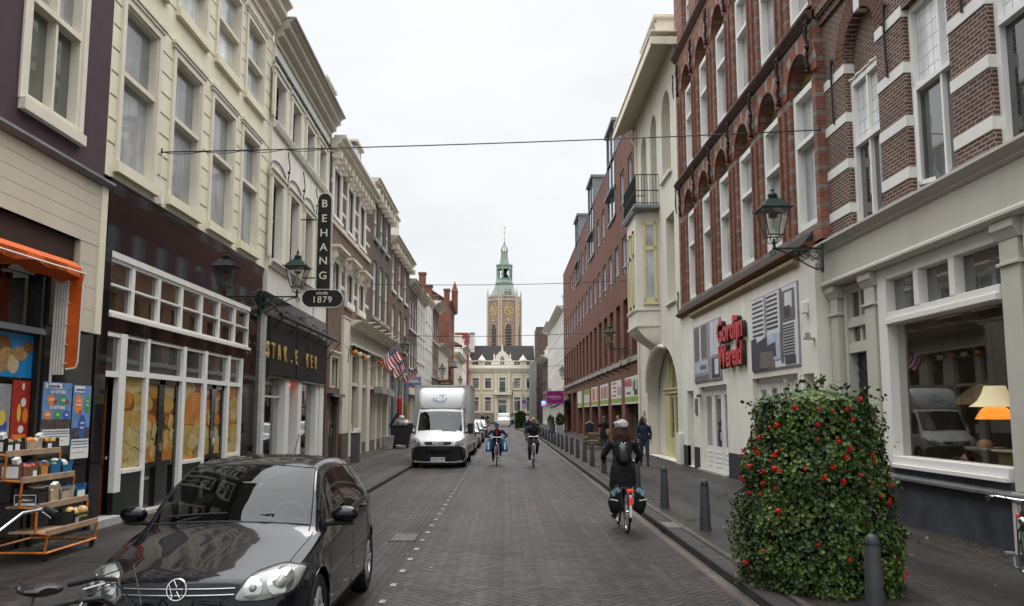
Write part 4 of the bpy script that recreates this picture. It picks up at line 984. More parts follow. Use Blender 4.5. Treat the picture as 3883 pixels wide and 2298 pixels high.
# door bay
b.part('door_surround', shopc, [(16.80, 16.92, -.5, -.18, .12, 4.6), (15.74, 15.84, -.5, -.18, .12, 4.6), (15.84, 16.80, -.5, -.20, 3.72, 3.84), (15.84, 16.80, -.5, -.20, 3.20, 3.36), (15.84, 16.80, -.5, -.22, 4.5, 4.6)])
b.part('transom_light', p_dark, [(15.84, 16.80, -.32, -.31, 3.36, 4.5)]); b.part('transom_bars', shopc, [(16.28, 16.36, -.31, -.26, 3.36, 4.5), (15.84, 15.92, -.31, -.26, 3.36, 4.5), (16.72, 16.80, -.31, -.26, 3.36, 4.5), (15.84, 16.80, -.31, -.25, 3.84, 3.92), (15.84, 16.80, -.31, -.25, 3.36, 3.42), (15.84, 16.80, -.31, -.25, 4.42, 4.5)])
o = b.part('iron_grille_door', blackp, [(15.84, 16.80, -.42, -.38, .12, 3.20)])
g = MB()
for k in range(-5, 14):
    z = .6+.2*k
    for s in (1, -1):
        if .3 < min(z, z+s*.8) and max(z, z+s*.8) < 3.1: g.tube([b.P(15.84, -.36, z), b.P(16.80, -.36, z+s*.8)], .010, 5)
g.obj('grille', iron, o)
text('34', .17, iron, b.root, (-.07*-1-.0, 15.47-b.o[1], 2.17), (R(90), 0, R(-90)), name='house_number', ext=.008, bold=.006)
b.part('door_bell', iron, [(15.44, 15.50, -.06, -.03, 1.95, 2.02)])
# display window
def display(u0, u1):
    b.part('display_frame', pvc, [(u0, u0+.09, -.42, -.15, 1.06, 4.62), (u1-.34, u1, -.42, -.10, 1.06, 4.62), (u0+.09, u1-.34, -.4, -.02, 1.05, 1.12), (u0+.09, u1-.34, -.4, -.08, 1.12, 1.25), (u0+.09, u1-.34, -.42, -.06, 3.58, 3.68), (u0+.09, u1-.34, -.42, -.12, 3.68, 3.80), (u0+.09, u1-.34, -.42, -.11, 4.40, 4.62)]
        + [(u0+.2+(u1-u0-.54)*t-.08, u0+.2+(u1-u0-.54)*t+.08, -.42, -.11, 3.8, 4.4) for t in (.33, .67)], bevel=.008)
    b.part('display_pane', clear, [(u0+.09, u1-.34, -.28, -.275, 1.25, 3.58)])
    b.part('transom_pane', p_mid, [(u0+.09, u1-.34, -.28, -.275, 3.8, 4.4)])
# window frame between pillars (near edge 11.34 to far edge 14.70)
display(11.36, 15.20); display(6.82, 10.82)
b.part('dado', M('blue_grey_dado', (.052, .056, .068), .7, .55, 1.6, dirt=.3), [(1.0, 15.25, -.6, -.10, .1, .86), (11.36, 15.20, -.6, -.10, .94, 1.05)])
b.prof('dado_ledge', M('slate_ledge', (.12, .12, .12), .6, .25, 3), 1.0, 15.32, [(-.6, .86), (.02, .86), (.02, .90), (-.12, .95), (-.6, .95)])
# antique shop interior
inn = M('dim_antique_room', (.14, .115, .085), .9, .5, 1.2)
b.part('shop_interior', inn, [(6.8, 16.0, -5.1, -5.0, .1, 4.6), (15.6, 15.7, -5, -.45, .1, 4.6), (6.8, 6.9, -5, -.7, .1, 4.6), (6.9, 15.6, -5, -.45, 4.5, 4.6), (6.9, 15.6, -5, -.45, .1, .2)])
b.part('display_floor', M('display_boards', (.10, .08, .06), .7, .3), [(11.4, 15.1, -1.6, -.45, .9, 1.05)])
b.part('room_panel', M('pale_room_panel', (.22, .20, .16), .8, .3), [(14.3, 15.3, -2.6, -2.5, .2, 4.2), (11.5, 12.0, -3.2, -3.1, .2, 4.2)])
def inner_thing(name, label, cat, u, d, z): return thing(name, label, cat, (6.8-d*1, u, z))
shade = M('lit_cream_shade', (.75, .62, .38), .7, .05, emit=.5); oshade = M('lit_orange_glass', (1.0, .33, .015), .3, .1, emit=.6, coat=.4)
t = inner_thing('pendant_lamp', 'flared cream fabric lampshade hanging in the antique shop window', 'lamp', 12.95, -.85, 2.2)
m1 = MB(); m1.lathe([(.15, .22), (.19, .10), (.26, -.02), (.37, -.10), (.36, -.105), (.25, -.03), (.18, .10), (.14, .22)], 26); m1.obj('lamp_shade', shade, t, smooth=True); m1 = MB(); m1.tube([(0, 0, .2), (0, 0, 2.3)], .008, 5); m1.obj('cord', iron, t)
t = inner_thing('pendant_lamp', 'glowing orange glass dome lamp below the cream shade', 'lamp', 13.15, -.95, 1.93)
m1 = MB(); m1.lathe([(.02, .20), (.12, .18), (.20, .12), (.26, .03), (.29, -.03), (.28, -.03), (.25, .02), (.18, .11), (.02, .18)], 26); m1.obj('lamp_shade', oshade, t, smooth=True); m1 = MB(); m1.tube([(0, 0, .18), (.0, 0, .5)], .01, 5); m1.obj('cord', iron, t)
tiff = M('stained_glass_shade', (.30, .20, .10), .4, 1.2, 40, emit=.12)
t = inner_thing('pendant_lamp', 'wide stained glass lampshade deeper in the antique shop', 'lamp', 14.6, -1.6, 2.35)
m1 = MB(); m1.lathe([(.04, .16), (.16, .11), (.30, .0), (.42, -.10), (.42, -.20), (.40, -.20), (.39, -.1), (.28, 0)], 26); m1.obj('lamp_shade', tiff, t, smooth=True); m1 = MB(); m1.tube([(0, 0, .15), (0, 0, 2)], .008, 5); m1.obj('cord', iron, t)
ivory = M('ivory_ceramic', (.42, .42, .38), .35, .1)
t = inner_thing('pedestal_bowl', 'white pedestal bowl holding a straw ball in the antique shop window', 'bowl', 13.75, -1.1, 1.05)
m1 = MB(); m1.lathe([(.12, 0), (.06, .05), (.05, .22), (.08, .27), (.30, .36), (.31, .39), (.27, .39), (.08, .32)], 24); m1.obj('bowl', ivory, t, smooth=True)
m1 = MB(); m1.sphere((0, 0, .42), (.13, .13, .10)); m1.obj('ball', M('straw_ball', (.30, .20, .10), .9, .3, 30), t, smooth=True)
t = inner_thing('side_table', 'green painted side table in the antique shop window', 'table', 12.75, -1.15, 1.05)
m1 = MB(); m1.box(-.25, .25, -.5, .5, .34, .38); m1.obj('table_top', ivory, t, bevel=.01); m1 = MB(); m1.box(-.2, .2, -.2, .4, 0, .34); m1.obj('cabinet', M('olive_green_paint', (.12, .12, .03), .5, .2), t, bevel=.01)
t = inner_thing('ceramic_vase', 'dark red vase at the foot of the pedestal bowl', 'vase', 14.05, -.95, 1.05)
m1 = MB(); m1.lathe([(.07, 0), (.13, .10), (.12, .2), (.05, .27), (.06, .3)], 16); m1.obj('vase_body', M('dark_red_glaze', (.12, .02, .02), .3, .3, coat=.5), t, smooth=True)
t = inner_thing('wooden_cabinet', 'dark wooden cabinet at the back of the antique shop', 'cabinet', 13.6, -2.8, .2)
m1 = MB(); m1.box(-.3, .3, -1.2, .9, 0, 1.5); m1.obj('carcass', darkw, t, bevel=.02); m1 = MB(); m1.box(.3, .32, -1.1, -.2, .1, 1.4); m1.box(.3, .32, -.1, .8, .1, 1.4); m1.xf(Matrix.Scale(-1, 4, (1, 0, 0))); m1.obj('cabinet_door', doorw, t)
# sensor box on the white wall
# ---- R2 red banded brick, white curtain shop ----
b = B(RG2, 'banded_red_brick_house', 'red brick house with grey bands and iron ornaments above the white curtain shop', 16.95, 30.9); R2 = b
cs = [17.85+2.23*k for k in range(6)]
r1 = [(c-.70, c+.70, 6.0, 9.98, .70) for c in cs]; r2 = [(c-.68, c+.68, 10.86, 14.6, .68) for c in cs]; r3 = [(c-.6, c+.6, 16.1, 18.7, .6) for c in cs]
b.wall(br_red, 5.62, 19.6, r1+r2+r3, depth=.36); b.body(br_redp, 19.6, front=-.37, z0=5.56); b.body(br_redp, 5.5, front=-.37, u0=17.42)
for a in r1: b.win(a[0]+.03, a[1]-.03, 6.02, 9.22, pvc, p_grey, rec=.27, fw=.15, fd=.19, rows=(.62,), sash=.05)
for a in r2: b.win(a[0]+.03, a[1]-.03, 10.88, 13.88, pvc, p_grey, rec=.27, fw=.15, fd=.19, rows=(.62,), sash=.05)
for a in r3: b.win(a[0]+.03, a[1]-.03, 16.1, 18.1, pvc, p_grey, rec=.32, fw=.11, fd=.14, rows=(.5,))
mb = MB(); mg = MB(); ms = MB(); mo = MB()
for rr, zt in ((r1, 9.98), (r2, 14.6), (r3, 18.7)):
    for a in rr:
        c = (a[0]+a[1])/2; ra = (a[1]-a[0])/2; zs = zt-ra
        pts = [b.P(c-math.cos(math.pi*k/12)*(ra-.02), -.25, zs-.04+math.sin(math.pi*k/12)*(ra-.02)) for k in range(13)]
        mg.quad(*pts); 
        N = 15
        for k in range(N):
            t0, t1 = math.pi*k/N, math.pi*(k+1)/N; m = ms if k % 3 == 1 else mb
            m.prism([b.P(c-math.cos(t)*r, 0, zs+math.sin(t)*r) for t, r in ((t0, ra), (t1, ra), (t1, ra+.36), (t0, ra+.36))], (-.022 if m is mb else -.028, 0, 0))
        mo.tube([b.P(c-math.cos(math.pi*k/16)*(ra+.01), .03, zs+math.sin(math.pi*k/16)*(ra+.01)) for k in range(17)], .035, 6)
mg.objs('arched_leaded_light', p_gold, b.root, recalc=False)
mb.objs('brick_voussoirs', M('voussoir_brick', (.25, .085, .05), .85, .3, 6), b.root); ms.objs('grey_voussoirs', M('grey_glazed_brick', (.22, .22, .2), .6, .2), b.root)
mo.objs('arch_roll_moulding', M('brown_roll_brick', (.16, .045, .025), .5, .2), b.root, smooth=True)
mb = MB()
for rr, zt in ((r1, 9.98), (r2, 14.6)):
    for i in range(7):
        c = (cs[0]-1.115)+2.23*i
        if c < 16.95 or c > 30.85: continue
        for s in (-.19, .19): mb.tube([b.P(c+s, .045, rr[0][2]+.02), b.P(c+s, .045, zt-.95)], .032, 6)
mb.objs('pier_roll', br_redp, b.root, smooth=True)
mb = MB()
for zt in (9.98, 14.6):
    for i in range(7):
        c = min(max((cs[0]-1.115)+2.23*i, 17.06), 30.8); z = zt-.75
        mb.tube([b.P(c, .07, z), b.P(c, .13, z+.3), b.P(c, .09, z+.6), b.P(c, .14, z+.9), b.P(c, .08, z+1.25)], [.03, .05, .03, .05, .03], 7)
        for q in range(5):
            mb.sphere(b.P(c+.05*math.sin(q*2.4), .12, z+.05+.27*q), (.055, .055, .06), 8, 6)
            mb.tube([b.P(c-.10, .09, z+.17+.25*q), b.P(c, .15, z+.12+.25*q), b.P(c+.10, .09, z+.18+.25*q)], .020, 5)
        mb.torus(b.P(c, .12, z+1.05), .08, .02, 'x', 12, 5)
mb.objs('iron_wall_ornament', M('rusty_iron', (.030, .014, .011), .7, .4, 12), b.root, smooth=True)
for z in (10.62, 15.66):
    b.prof('brick_ledge', M('ledge_brown', (.085, .05, .04), .8, .3, 4), 16.95, 30.9, [(-.1, z-.2), (.03, z-.2), (.16, z-.05), (.16, z), (-.1, z+.03)])
    b.prof('lead_flashing', lead, 16.95, 30.9, [(.17, z+.003), (.17, z+.02), (-.04, z+.18), (-.04, z+.16)])
b.prof('slate_weathering', slate, 17.42, 30.9, [(.17, 5.66), (.17, 5.675), (.0, 5.88), (-.02, 5.88), (-.02, 5.66)])
b.prof('moulded_brick_edge', M('edge_brown', (.14, .065, .04), .7, .3, 5), 17.42, 30.9, [(-.1, 5.50), (.12, 5.54), (.2, 5.60), (.2, 5.655), (-.1, 5.66)])
b.prof('yellowed_cornice', M('yellowed_paint', (.34, .28, .16), .7, .25, 4, dirt=.5), 18.3, 28.9, [(-.05, 5.28), (.05, 5.28), (.14, 5.36), (.16, 5.44), (-.05, 5.495)])
wst = offwhite
holes = [(24.75, 28.25, .12, 2.86), (29.15, 30.2, .12, 2.78), (18.7, 22.15, .12, 2.9), (17.7, 18.35, .5, 2.85)]
b.wall(wst, .1, 5.50, holes, depth=.3, u0=17.42); 
b.part('dark_plinth', M('anthracite_plinth', (.035, .038, .045), .7, .2, 3), [(28.35, 29.15, -.1, .015, .1, .84), (30.2, 30.9, -.1, .015, .1, .84), (22.2, 24.70, -.1, .015, .1, .84), (17.43, 18.66, -.1, .015, .1, .84), (29.15, 30.2, -.31, -.29, .1, .84)])
b.part('niche_back', wst, [(29.15, 30.2, -.32, -.30, .12, 2.78), (17.7, 18.35, -.32, -.29, .5, 2.85)])
b.part('notice_box', M('notice_grey', (.12, .12, .12), .5, .2), [(28.5, 28.85, 0, .03, 1.95, 2.5), (29.3, 29.45, -.3, -.1, 1.55, 1.85), (27.95, 28.2, .0, .12, 2.52, 2.62)])
b.part('doorstep', stone, [(24.7, 28.3, -.3, .12, .1, .17), (18.7, 22.2, -.3, .1, .1, .17)])
def door_set(u0, u1, n, z0, z1, side):
    w = (u1-u0)/n
    fr = [(u0, u0+.10, -.26, -.14, z0, z1), (u1-.10, u1, -.26, -.14, z0, z1), (u0, u1, -.26, -.14, z1-.12, z1)]
    for k in range(n):
        a = u0+w*k; fr += [(a+.02, a+.2, -.25, -.17, z0, z1-.12), (a+w-.2, a+w-.02, -.25, -.17, z0, z1-.12), (a+.2, a+w-.2, -.25, -.17, z0, z0+.75), (a+.2, a+w-.2, -.25, -.17, z1-.3, z1-.12)]
        fr += [(a+.24, a+w-.24, -.17, -.155, z0+.12+.14*q, z0+.2+.14*q) for q in range(4)]
    o = b.part('glazed_door', pvc, fr, bevel=.004); b.part('door_pane', p_mid, [(u0+.1, u1-.1, -.22, -.21, z0+.7, z1-.2)], parent=o)
    b.part('handle', chrome, [(u0+w+.06, u0+w+.10, -.17, -.09, 1.15, 1.4)], parent=o); return o
door_set(24.75, 28.25, 3, .17, 2.86, 0); door_set(18.7, 22.15, 4, .17, 2.9, 0)
# curtain-shop billboards (flat photographic prints)
pl = M('print_lilac_grey', (.30, .29, .33), .5, .2, 3); pd = M('print_dark_grey', (.06, .06, .075), .5, .3, 3); pw = M('print_white', (.62, .63, .66), .5, .1, 3); pb = M('print_taupe', (.16, .14, .13), .5, .2, 3); pbl = M('print_pale_blue', (.42, .48, .58), .5, .3, 5)
def board(name, label, u0, u1, z0, z1, base, shapes):
    r = thing(name, label, 'billboard', (RG2.X, (u0+u1)/2, 0)); f = B.__new__(B); f.S = RG2; f.o = (RG2.X, (u0+u1)/2, 0); f.root = r
    f.part('frame', pl, [(u0, u1, 0, .035, z0, z1)]); decal(f, 'print', u0+.03, u1-.03, z0+.03, z1-.03, base, shapes, d=.045); return f
board('billboard', 'grey interior photo board with roman blinds left of the red shop name', 25.17, 28.75, 3.02, 4.93, pl,
  [('r', pb, .76, .38, .97, .98), ('r', pb, .48, .40, .70, .98), ('r', pw, .70, .3, .76, .98), ('r', pw, .05, .42, .30, .99), ('r', pl, .12, .45, .14, .99), ('r', pl, .2, .45, .22, .99), ('r', pd, .02, .02, .30, .36), ('r', pw, .07, .08, .2, .34), ('r', pb, .42, 0, .97, .10), ('r', pbl, .45, .15, .97, .36), ('r', pb, .5, .20, .75, .28), ('r', pw, .30, .38, .34, 1)])
sh = [('r', pw, .68, .4, 1, .98)]
for i in range(8): sh.append(('r', pd, .70, .96-.065*i-.03, .96, .96-.065*i)); sh.append(('r', pd, .38, .97-.06*i-.03, .62, .97-.06*i))
for i in range(11): sh.append(('r', pd, .06, .52-.038*i-.02, .27, .52-.038*i))
sh += [('r', pl, .63, .0, .67, 1), ('r', pb, .28, .05, .33, 1), ('r', pb, .04, .56, .27, .95), ('r', pw, .08, .72, .22, .92), ('r', pd, .12, .60, .24, .75), ('r', pbl, .34, .1, .62, .45), ('r', pd, .05, .02, .25, .12),
       (pd, [(.62, .0), (1, .0), (1, .44), (.88, .46), (.86, .38), (.64, .44), (.60, .25)]), (MATS['print_dark_grey'], [(.42, .14), (.66, .18), (.66, .30), (.44, .34)]), (pb, [(.46, .0), (.8, .03), (.78, .24), (.50, .22)])]
board('billboard', 'grey interior photo board with striped blinds and sofa right of the red shop name', 18.42, 21.98, 3.06, 4.97, pw, sh)
# red 3-D letters
redl = M('red_letter_face', (.50, .012, .016), .35, .1, coat=.4); redb = M('letter_return', (.03, .028, .028), .5, .1)
t = thing('shop_name_letters', 'raised red letters spelling the curtain shop name on the white wall', 'sign', (6.6, 23.8, 0))
def raised(txt, z, size, w0):
    x = 0
    me = textmesh(txt, size, ext=.0, bold=.018)
    w = max(v.co.x for v in me.vertices)-min(v.co.x for v in me.vertices); sx = w0/w
    back = text(txt, size, redb, t, (-.075, -.02, z-.012), (R(90), 0, R(-90)), name='letter_return', ext=.05, bold=.024, sx=sx)
    face = text(txt, size, redl, t, (-.145, 0, z), (R(90), 0, R(-90)), name='letter_face', ext=.012, bold=.018, sx=sx)
raised('Gordijn', 4.38, .92, 2.7); raised('Wereld', 3.62, .92, 2.5)
b.part('wall_sensor', pvc, [(17.85, 18.0, 0, .12, 4.15, 4.42)], bevel=.02)
b.part('wall_bracket', stone, [(17.55, 17.65, 0, .22, 3.55, 3.6), (17.55, 17.6, .1, .2, 3.6, 3.7)])
# ---- R3 cream art-nouveau house with bay and arch ----
b = B(RG2, 'cream_arched_house', 'cream plastered house with a bay window, balcony and large arched entrance', 30.905, 41.0); R3 = b
ys = M('warm_cream_plaster', (.66, .63, .55), .8, .06, 1.2, dirt=.4, bump=.06); yf = M('pale_yellow_frame', (.58, .53, .28), .5, .05, 3)
hs = [(32.1, 33.9, 11.65, 15.2, .9), (35.1, 36.6, 10.9, 15.2, .75), (37.7, 39.2, 10.9, 15.1, .75), (31.75, 33.4, 6.4, 9.9)]
arch_h = (31.75, 38.6, .12, 4.85, 2.3)
b.wall(ys, .1, 16.9, hs+[arch_h], depth=.5); b.body(ys, 16.9, front=-1.6)
b.part('upper_infill', ys, [(30.91, 40.99, -1.6, -.52, 5.6, 16.9)])
for a in hs[:3]: b.win(*a[:4], yf, p_mid, rec=.42, fw=.09, fd=.1, rise=a[4], rows=(.6,))
b.win(*hs[3][:4], yf, p_mid, rec=.42, fw=.1, fd=.1, rows=(.65,), cols=(.5,), sill=(.12, .12, .1), sillm=ys)
b.part('sill', ys, [(31.9, 34.1, 0, .12, 11.5, 11.64)])
# eave with boarded soffit
b.part('eave_soffit', M('cream_boarding', (.50, .46, .34), .6, .05), [(30.5, 41.6, 0, .12+.1*i, 16.0+.06*0, 16.0+.06*0) for i in range(0)] + [(30.6, 41.5, .10*i, .10*i+.094, 16.55-.05*i, 16.60-.05*i) for i in range(10)])
b.part('eave_board', cream, [(30.5, 41.6, .98, 1.04, 16.0, 16.32), (30.5, 41.6, -.3, 1.0, 16.62, 16.70), (30.44, 30.52, -.3, 1.04, 16.1, 16.4)], bevel=.01)
dormer(b, 32.6, 36.0, 16.7, 18.2, .35, -3, mat=cream)
# bay
bb = MB(); bayp = [(35.0, 0), (35.25, .95), (37.75, .95), (38.0, 0)]
def bay_prism(nm, mat, ex, z0, z1, parent=None):
    mb = MB(); pts = [(35.0-ex, -.1), (35.25-ex, .95+ex), (37.75+ex, .95+ex), (38.0+ex, -.1)]
    mb.prism([b.P(u, d, z0) for u, d in pts], (0, 0, z1-z0)); return mb.obj(nm, mat, parent or b.root)
bay = bay_prism('bay_window', ys, 0, 5.75, 10.6)
for z0, z1, e in ((6.35, 6.42, .05), (5.66, 5.76, .05), (10.6, 10.78, .14)): bay_prism('bay_moulding', ys if z1 < 10 else lead, e, z0, z1, bay)
# windows of the bay: one on the slanted near side, one to the street
def slab(nm, mat, u0, d0, u1, d1, z0, z1, th, off, parent):
    p0 = Vector(b.P(u0, d0, 0)); p1 = Vector(b.P(u1, d1, 0)); e = (p1-p0).normalized(); n = Vector((e.y, -e.x, 0))
    if n.y > 0 and abs(n.y) > abs(n.x): n = -n
    if abs(n.x) > abs(n.y) and n.x > 0: n = -n
    q = [p0+n*off, p1+n*off, p1+n*(off+th), p0+n*(off+th)]
    mb = MB(); mb.prism([(v.x, v.y, z0) for v in q], (0, 0, z1-z0)); return mb.obj(nm, mat, parent)
def lerp_uv(A, Bp, t): return (A[0]+(Bp[0]-A[0])*t, A[1]+(Bp[1]-A[1])*t)
for A, Bq, t0, t1, z0, z1 in (((35.0, 0), (35.25, .95), .10, .68, 6.7, 10.2), ((35.25, .95), (37.75, .95), .22, .5, 6.5, 9.95), ((35.25, .95), (37.75, .95), .62, .9, 6.5, 9.95)):
    P0 = lerp_uv(A, Bq, t0); P1 = lerp_uv(A, Bq, t1); pr = slab('bay_pane', p_grey, *P0, *P1, z0, z1, .012, .004, bay)
    for s0, s1, a0, a1 in ((t0, t0+.06*(t1-t0)/.3, z0, z1), (t1-.06*(t1-t0)/.3, t1, z0, z1), (t0, t1, z0, z0+.16), (t0, t1, z1-.14, z1), (t0, t1, z0+2.25, z0+2.42)):
        slab('bay_frame', yf, *lerp_uv(A, Bq, s0), *lerp_uv(A, Bq, s1), a0, a1, .04, .014, bay)
    slab('bay_frame', yf, *lerp_uv(A, Bq, t0-.04), *lerp_uv(A, Bq, t1+.04), z0-.1, z0, .08, .0, bay)
# corbelled foot of the bay sweeping into the arch
mb = MB(); rings = []
for i in range(9):
    t = i/8; z = 5.7-.95*t; ex = -.9*t**1.6
    rings.append([b.P(u, max(d, -.08), z) for u, d in ((35.0-.1*t, -.08), (35.25+.0*t, .95*(1-t**1.5)+.02), (37.75-.8*t, .95*(1-t**1.5)+.02), (38.0-.6*t, -.08))])
mb.ring(rings); mb.obj('bay_corbel', ys, b.root, smooth=True)
mb = MB(); mb.tube([b.P(31.9+6.5*(1-math.cos(math.pi*k/20))/2, .06, 2.6+2.2*math.sin(math.pi*k/20)) for k in range(8, 20)], [.06+.10*math.sin(k/12*3.1) for k in range(12)], 8); mb.obj('arch_hood_mould', ys, b.root, smooth=True)
# balcony
b.part('balcony_slab', lead, [(34.6, 38.4, 0, 1.12, 10.70, 10.86)], bevel=.02)
mb = MB()
for z in (10.95, 11.5, 12.2): mb.tube([b.P(34.75, .0, z), b.P(34.75, 1.0, z), b.P(38.3, 1.0, z), b.P(38.3, 0, z)], .022, 5)
for k in range(9): mb.tube([b.P(34.75, .0+1.0*k/8, 10.86), b.P(34.75, 1.0*k/8, 12.2)], .012, 4)
for k in range(28): mb.tube([b.P(34.75+3.55*k/27, 1.0, 10.86), b.P(34.75+3.55*k/27, 1.0, 12.2)], .012, 4)
mb.obj('balcony_railing', iron, b.root)
mb = MB(); mb.tube([b.P(40.3, .08, 16), b.P(40.3, .1, 5.2), b.P(40.4, .08, 2.4), b.P(40.4, .08, .2)], .06, 8); mb.tube([b.P(40.3, .5, 16.1), b.P(40.3, .3, 15.6), b.P(40.3, .08, 15.3)], .06, 8); mb.obj('drain_pipe', cream, b.root, smooth=True)
mb = MB()
for uu, z in ((31.15, 9.6), (31.15, 5.6), (31.2, 14.2)): mb.tube([b.P(uu, .03, z), b.P(uu, .06, z+.45), b.P(uu, .03, z+.9)], [.018, .03, .018], 6); mb.torus(b.P(uu, .05, z+.9), .06, .015, 'x', 10, 5)
mb.objs('wall_anchor', iron, b.root)
# entrance: arch recess, doors, fan light
b.part('porch_ceiling', ys, [(31.75, 38.6, -1.6, -.52, 4.9, 5.6)]); b.part('porch_side', ys, [(38.6, 40.99, -1.6, -.51, .1, 5.6), (30.91, 31.75, -1.6, -.51, .1, 5.6)])
ed = b.part('entrance_door', yf, [(31.75, 31.9, -1.2, -.5, .12, 4.85), (31.9, 37.0, -1.2, -.44, 2.82, 3.0), (31.9, 37.0, -1.2, -.38, 2.98, 3.04), (33.9, 34.1, -.62, -.48, .12, 2.82), (36.0, 36.9, -.62, -.48, .12, 2.82), (32.85, 32.95, -.60, -.5, .12, 2.82), (34.95, 35.05, -.6, -.5, .12, 2.82), (31.9, 36.0, -.6, -.5, .12, .95), (31.9, 36.0, -.6, -.52, 2.68, 2.82), (35.9, 36.1, -.62, -.45, 3.0, 4.6)] + [(a, a+.12, -.6, -.49, .12, 2.82) for a in (31.9, 32.75, 33.78, 34.1, 34.85, 35.88)] + [(32.05, 33.7, -.5, -.485, .3+.14*q, .36+.14*q) for q in range(4)] + [(34.25, 35.8, -.5, -.485, .3+.14*q, .36+.14*q) for q in range(4)])
b.part('door_pane', p_mid, [(31.9, 36.2, -.56, -.55, .12, 2.82)], parent=ed); b.part('fan_light', pane('milky_fan_light', (.30, .29, .24)), [(31.9, 38.6, -.62, -.61, 3.0, 4.9)], parent=ed)
mb = MB(); mb.tube([b.P(33.0, -.55, 3.05), b.P(33.3, -.55, 3.8), b.P(34.3, -.55, 4.3), b.P(35.4, -.55, 4.0), b.P(35.7, -.55, 3.05)], .05, 6); mb.tube([b.P(32.4, -.55, 3.05), b.P(32.7, -.55, 3.9), b.P(34.0, -.55, 4.6)], .04, 6); mb.objs('curved_bars', yf, ed, smooth=True)
b.part('porch_back', ys, [(36.9, 38.6, -1.5, -.55, .1, 5.0)]); b.part('stone_block', ys, [(30.95, 31.7, 0, .14, .1, 1.25)], bevel=.01); b.part('bell_panel', steel, [(39.3, 39.6, 0, .03, 1.5, 2.1)])
# ---- R4 modern red brick block ----
b = B(RG2, 'modern_brick_block', 'long modern red brick block with tall slots and glazed roof bays', 41.005, 93.2, cat='building'); R4 = b
per = 3.06; n3 = [44.45+per*k for k in range(16)]
bays = [(48.3, 51.9), (60.4, 64.0), (72.5, 76.1)]
w4 = []
for base in (41.95, 54.15, 66.3, 78.5): w4 += [(base, base+1.5), (base+3.0, base+4.5)]
w4 += [(90.2, 91.7)]
h4 = [(a, c, 13.35, 15.6) for a, c in w4]; h3 = [(a, a+1.6, 9.66, 11.76) for a in n3]+[(41.4, 43.0, 9.66, 11.76)]
h2 = [(44.2+per*k-3.06, 46.0+per*k-3.06, 4.9, 8.2) for k in range(17)]
bh = [(a, c, 13.7, 17.5) for a, c in bays]
gc = [41.2+5.98*k for k in range(9)]
gh = [(gc[k], gc[k+1]-1.35 if k < 8 else gc[k], .12, 3.92) for k in range(8)]
b.wall(br_mod, .1, 17.5, h4+h3+h2+bh+gh, depth=.6); b.body(br_mod, 17.3, depth=12, front=-1.6)
b.part('parapet_cap', lead, [(41.0, 93.2, -.65, .03, 17.5, 17.58)])
wf = M('blue_white_frame', (.55, .60, .66), .4, .05); p_bl = pane('sky_glass', (.10, .13, .16))
for a in h4+h3: b.win(*a, wf, p_bl, rec=.16, fw=.07, fd=.08, rows=(.2,), sash=.03)
b.part('window_rail_bar', wf, [(a[0], a[1], -.05, -.03, a[2]+.45, a[2]+.49) for a in h4+h3])
b.part('slot_glazing', p_dark, [(a[0], a[1], -.56, -.54, a[2], a[3]) for a in h2]); b.part('slot_railing', blackp, [(a[0], a[1], -.36, -.33, 4.9, 6.0) for a in h2])
b.part('concrete_ledge', concrete, [(41.0, 93.2, -.05, .10, 4.62, 4.88)]); b.part('ledge_block', concrete, [(a[1]+.3, a[1]+.9, .10, .16, 4.66, 4.95) for a in h2])
b.part('ground_glazing', p_dark, [(41.05, 93.1, -.6, -.58, .12, 3.92)]); b.part('ground_mullion', steel, [(41.3+1.5*k, 41.38+1.5*k, -.58, -.5, .12, 3.9) for k in range(34)])
b.part('low_wall', stone, [(gc[k]-.0, gc[k]+1.2, -.55, -.3, .12, .8) for k in (5, 6, 7)])
for a, c in bays:
    o = b.part('glazed_bay', steel, [(a, a+.12, -.5, .08, 13.7, 19.55), (c-.12, c, -.5, .08, 13.7, 19.55), ((a+c)/2-.05, (a+c)/2+.05, -.5, .06, 13.7, 19.5), (a-.1, c+.1, -4, .22, 19.5, 19.7), (a, c, -.5, .10, 13.66, 13.8), (a, c, -.5, .09, 15.5, 15.62), (a, c, -.5, .09, 17.5, 17.6), (a, c, -.3, .3, 15.3, 15.42)])
    b.part('bay_glass', p_bl, [(a+.12, c-.12, -.2, .0, 13.8, 19.5)], parent=o); b.part('bay_side', M('zinc_panel', (.20, .21, .20), .5, .1), [(a+.02, c-.02, -4, -.5, 17.55, 19.5)], parent=o)
b.part('roof_box', steel, [(53, 58, -6, -2, 17.4, 18.6)])
mb = MB()
for k in range(17): mb.tube([b.P(44.1+per*k, .0, 4.28), b.P(44.1+per*k, .35, 4.42)], .035, 5)
mb.objs('banner_spot', iron, b.root)
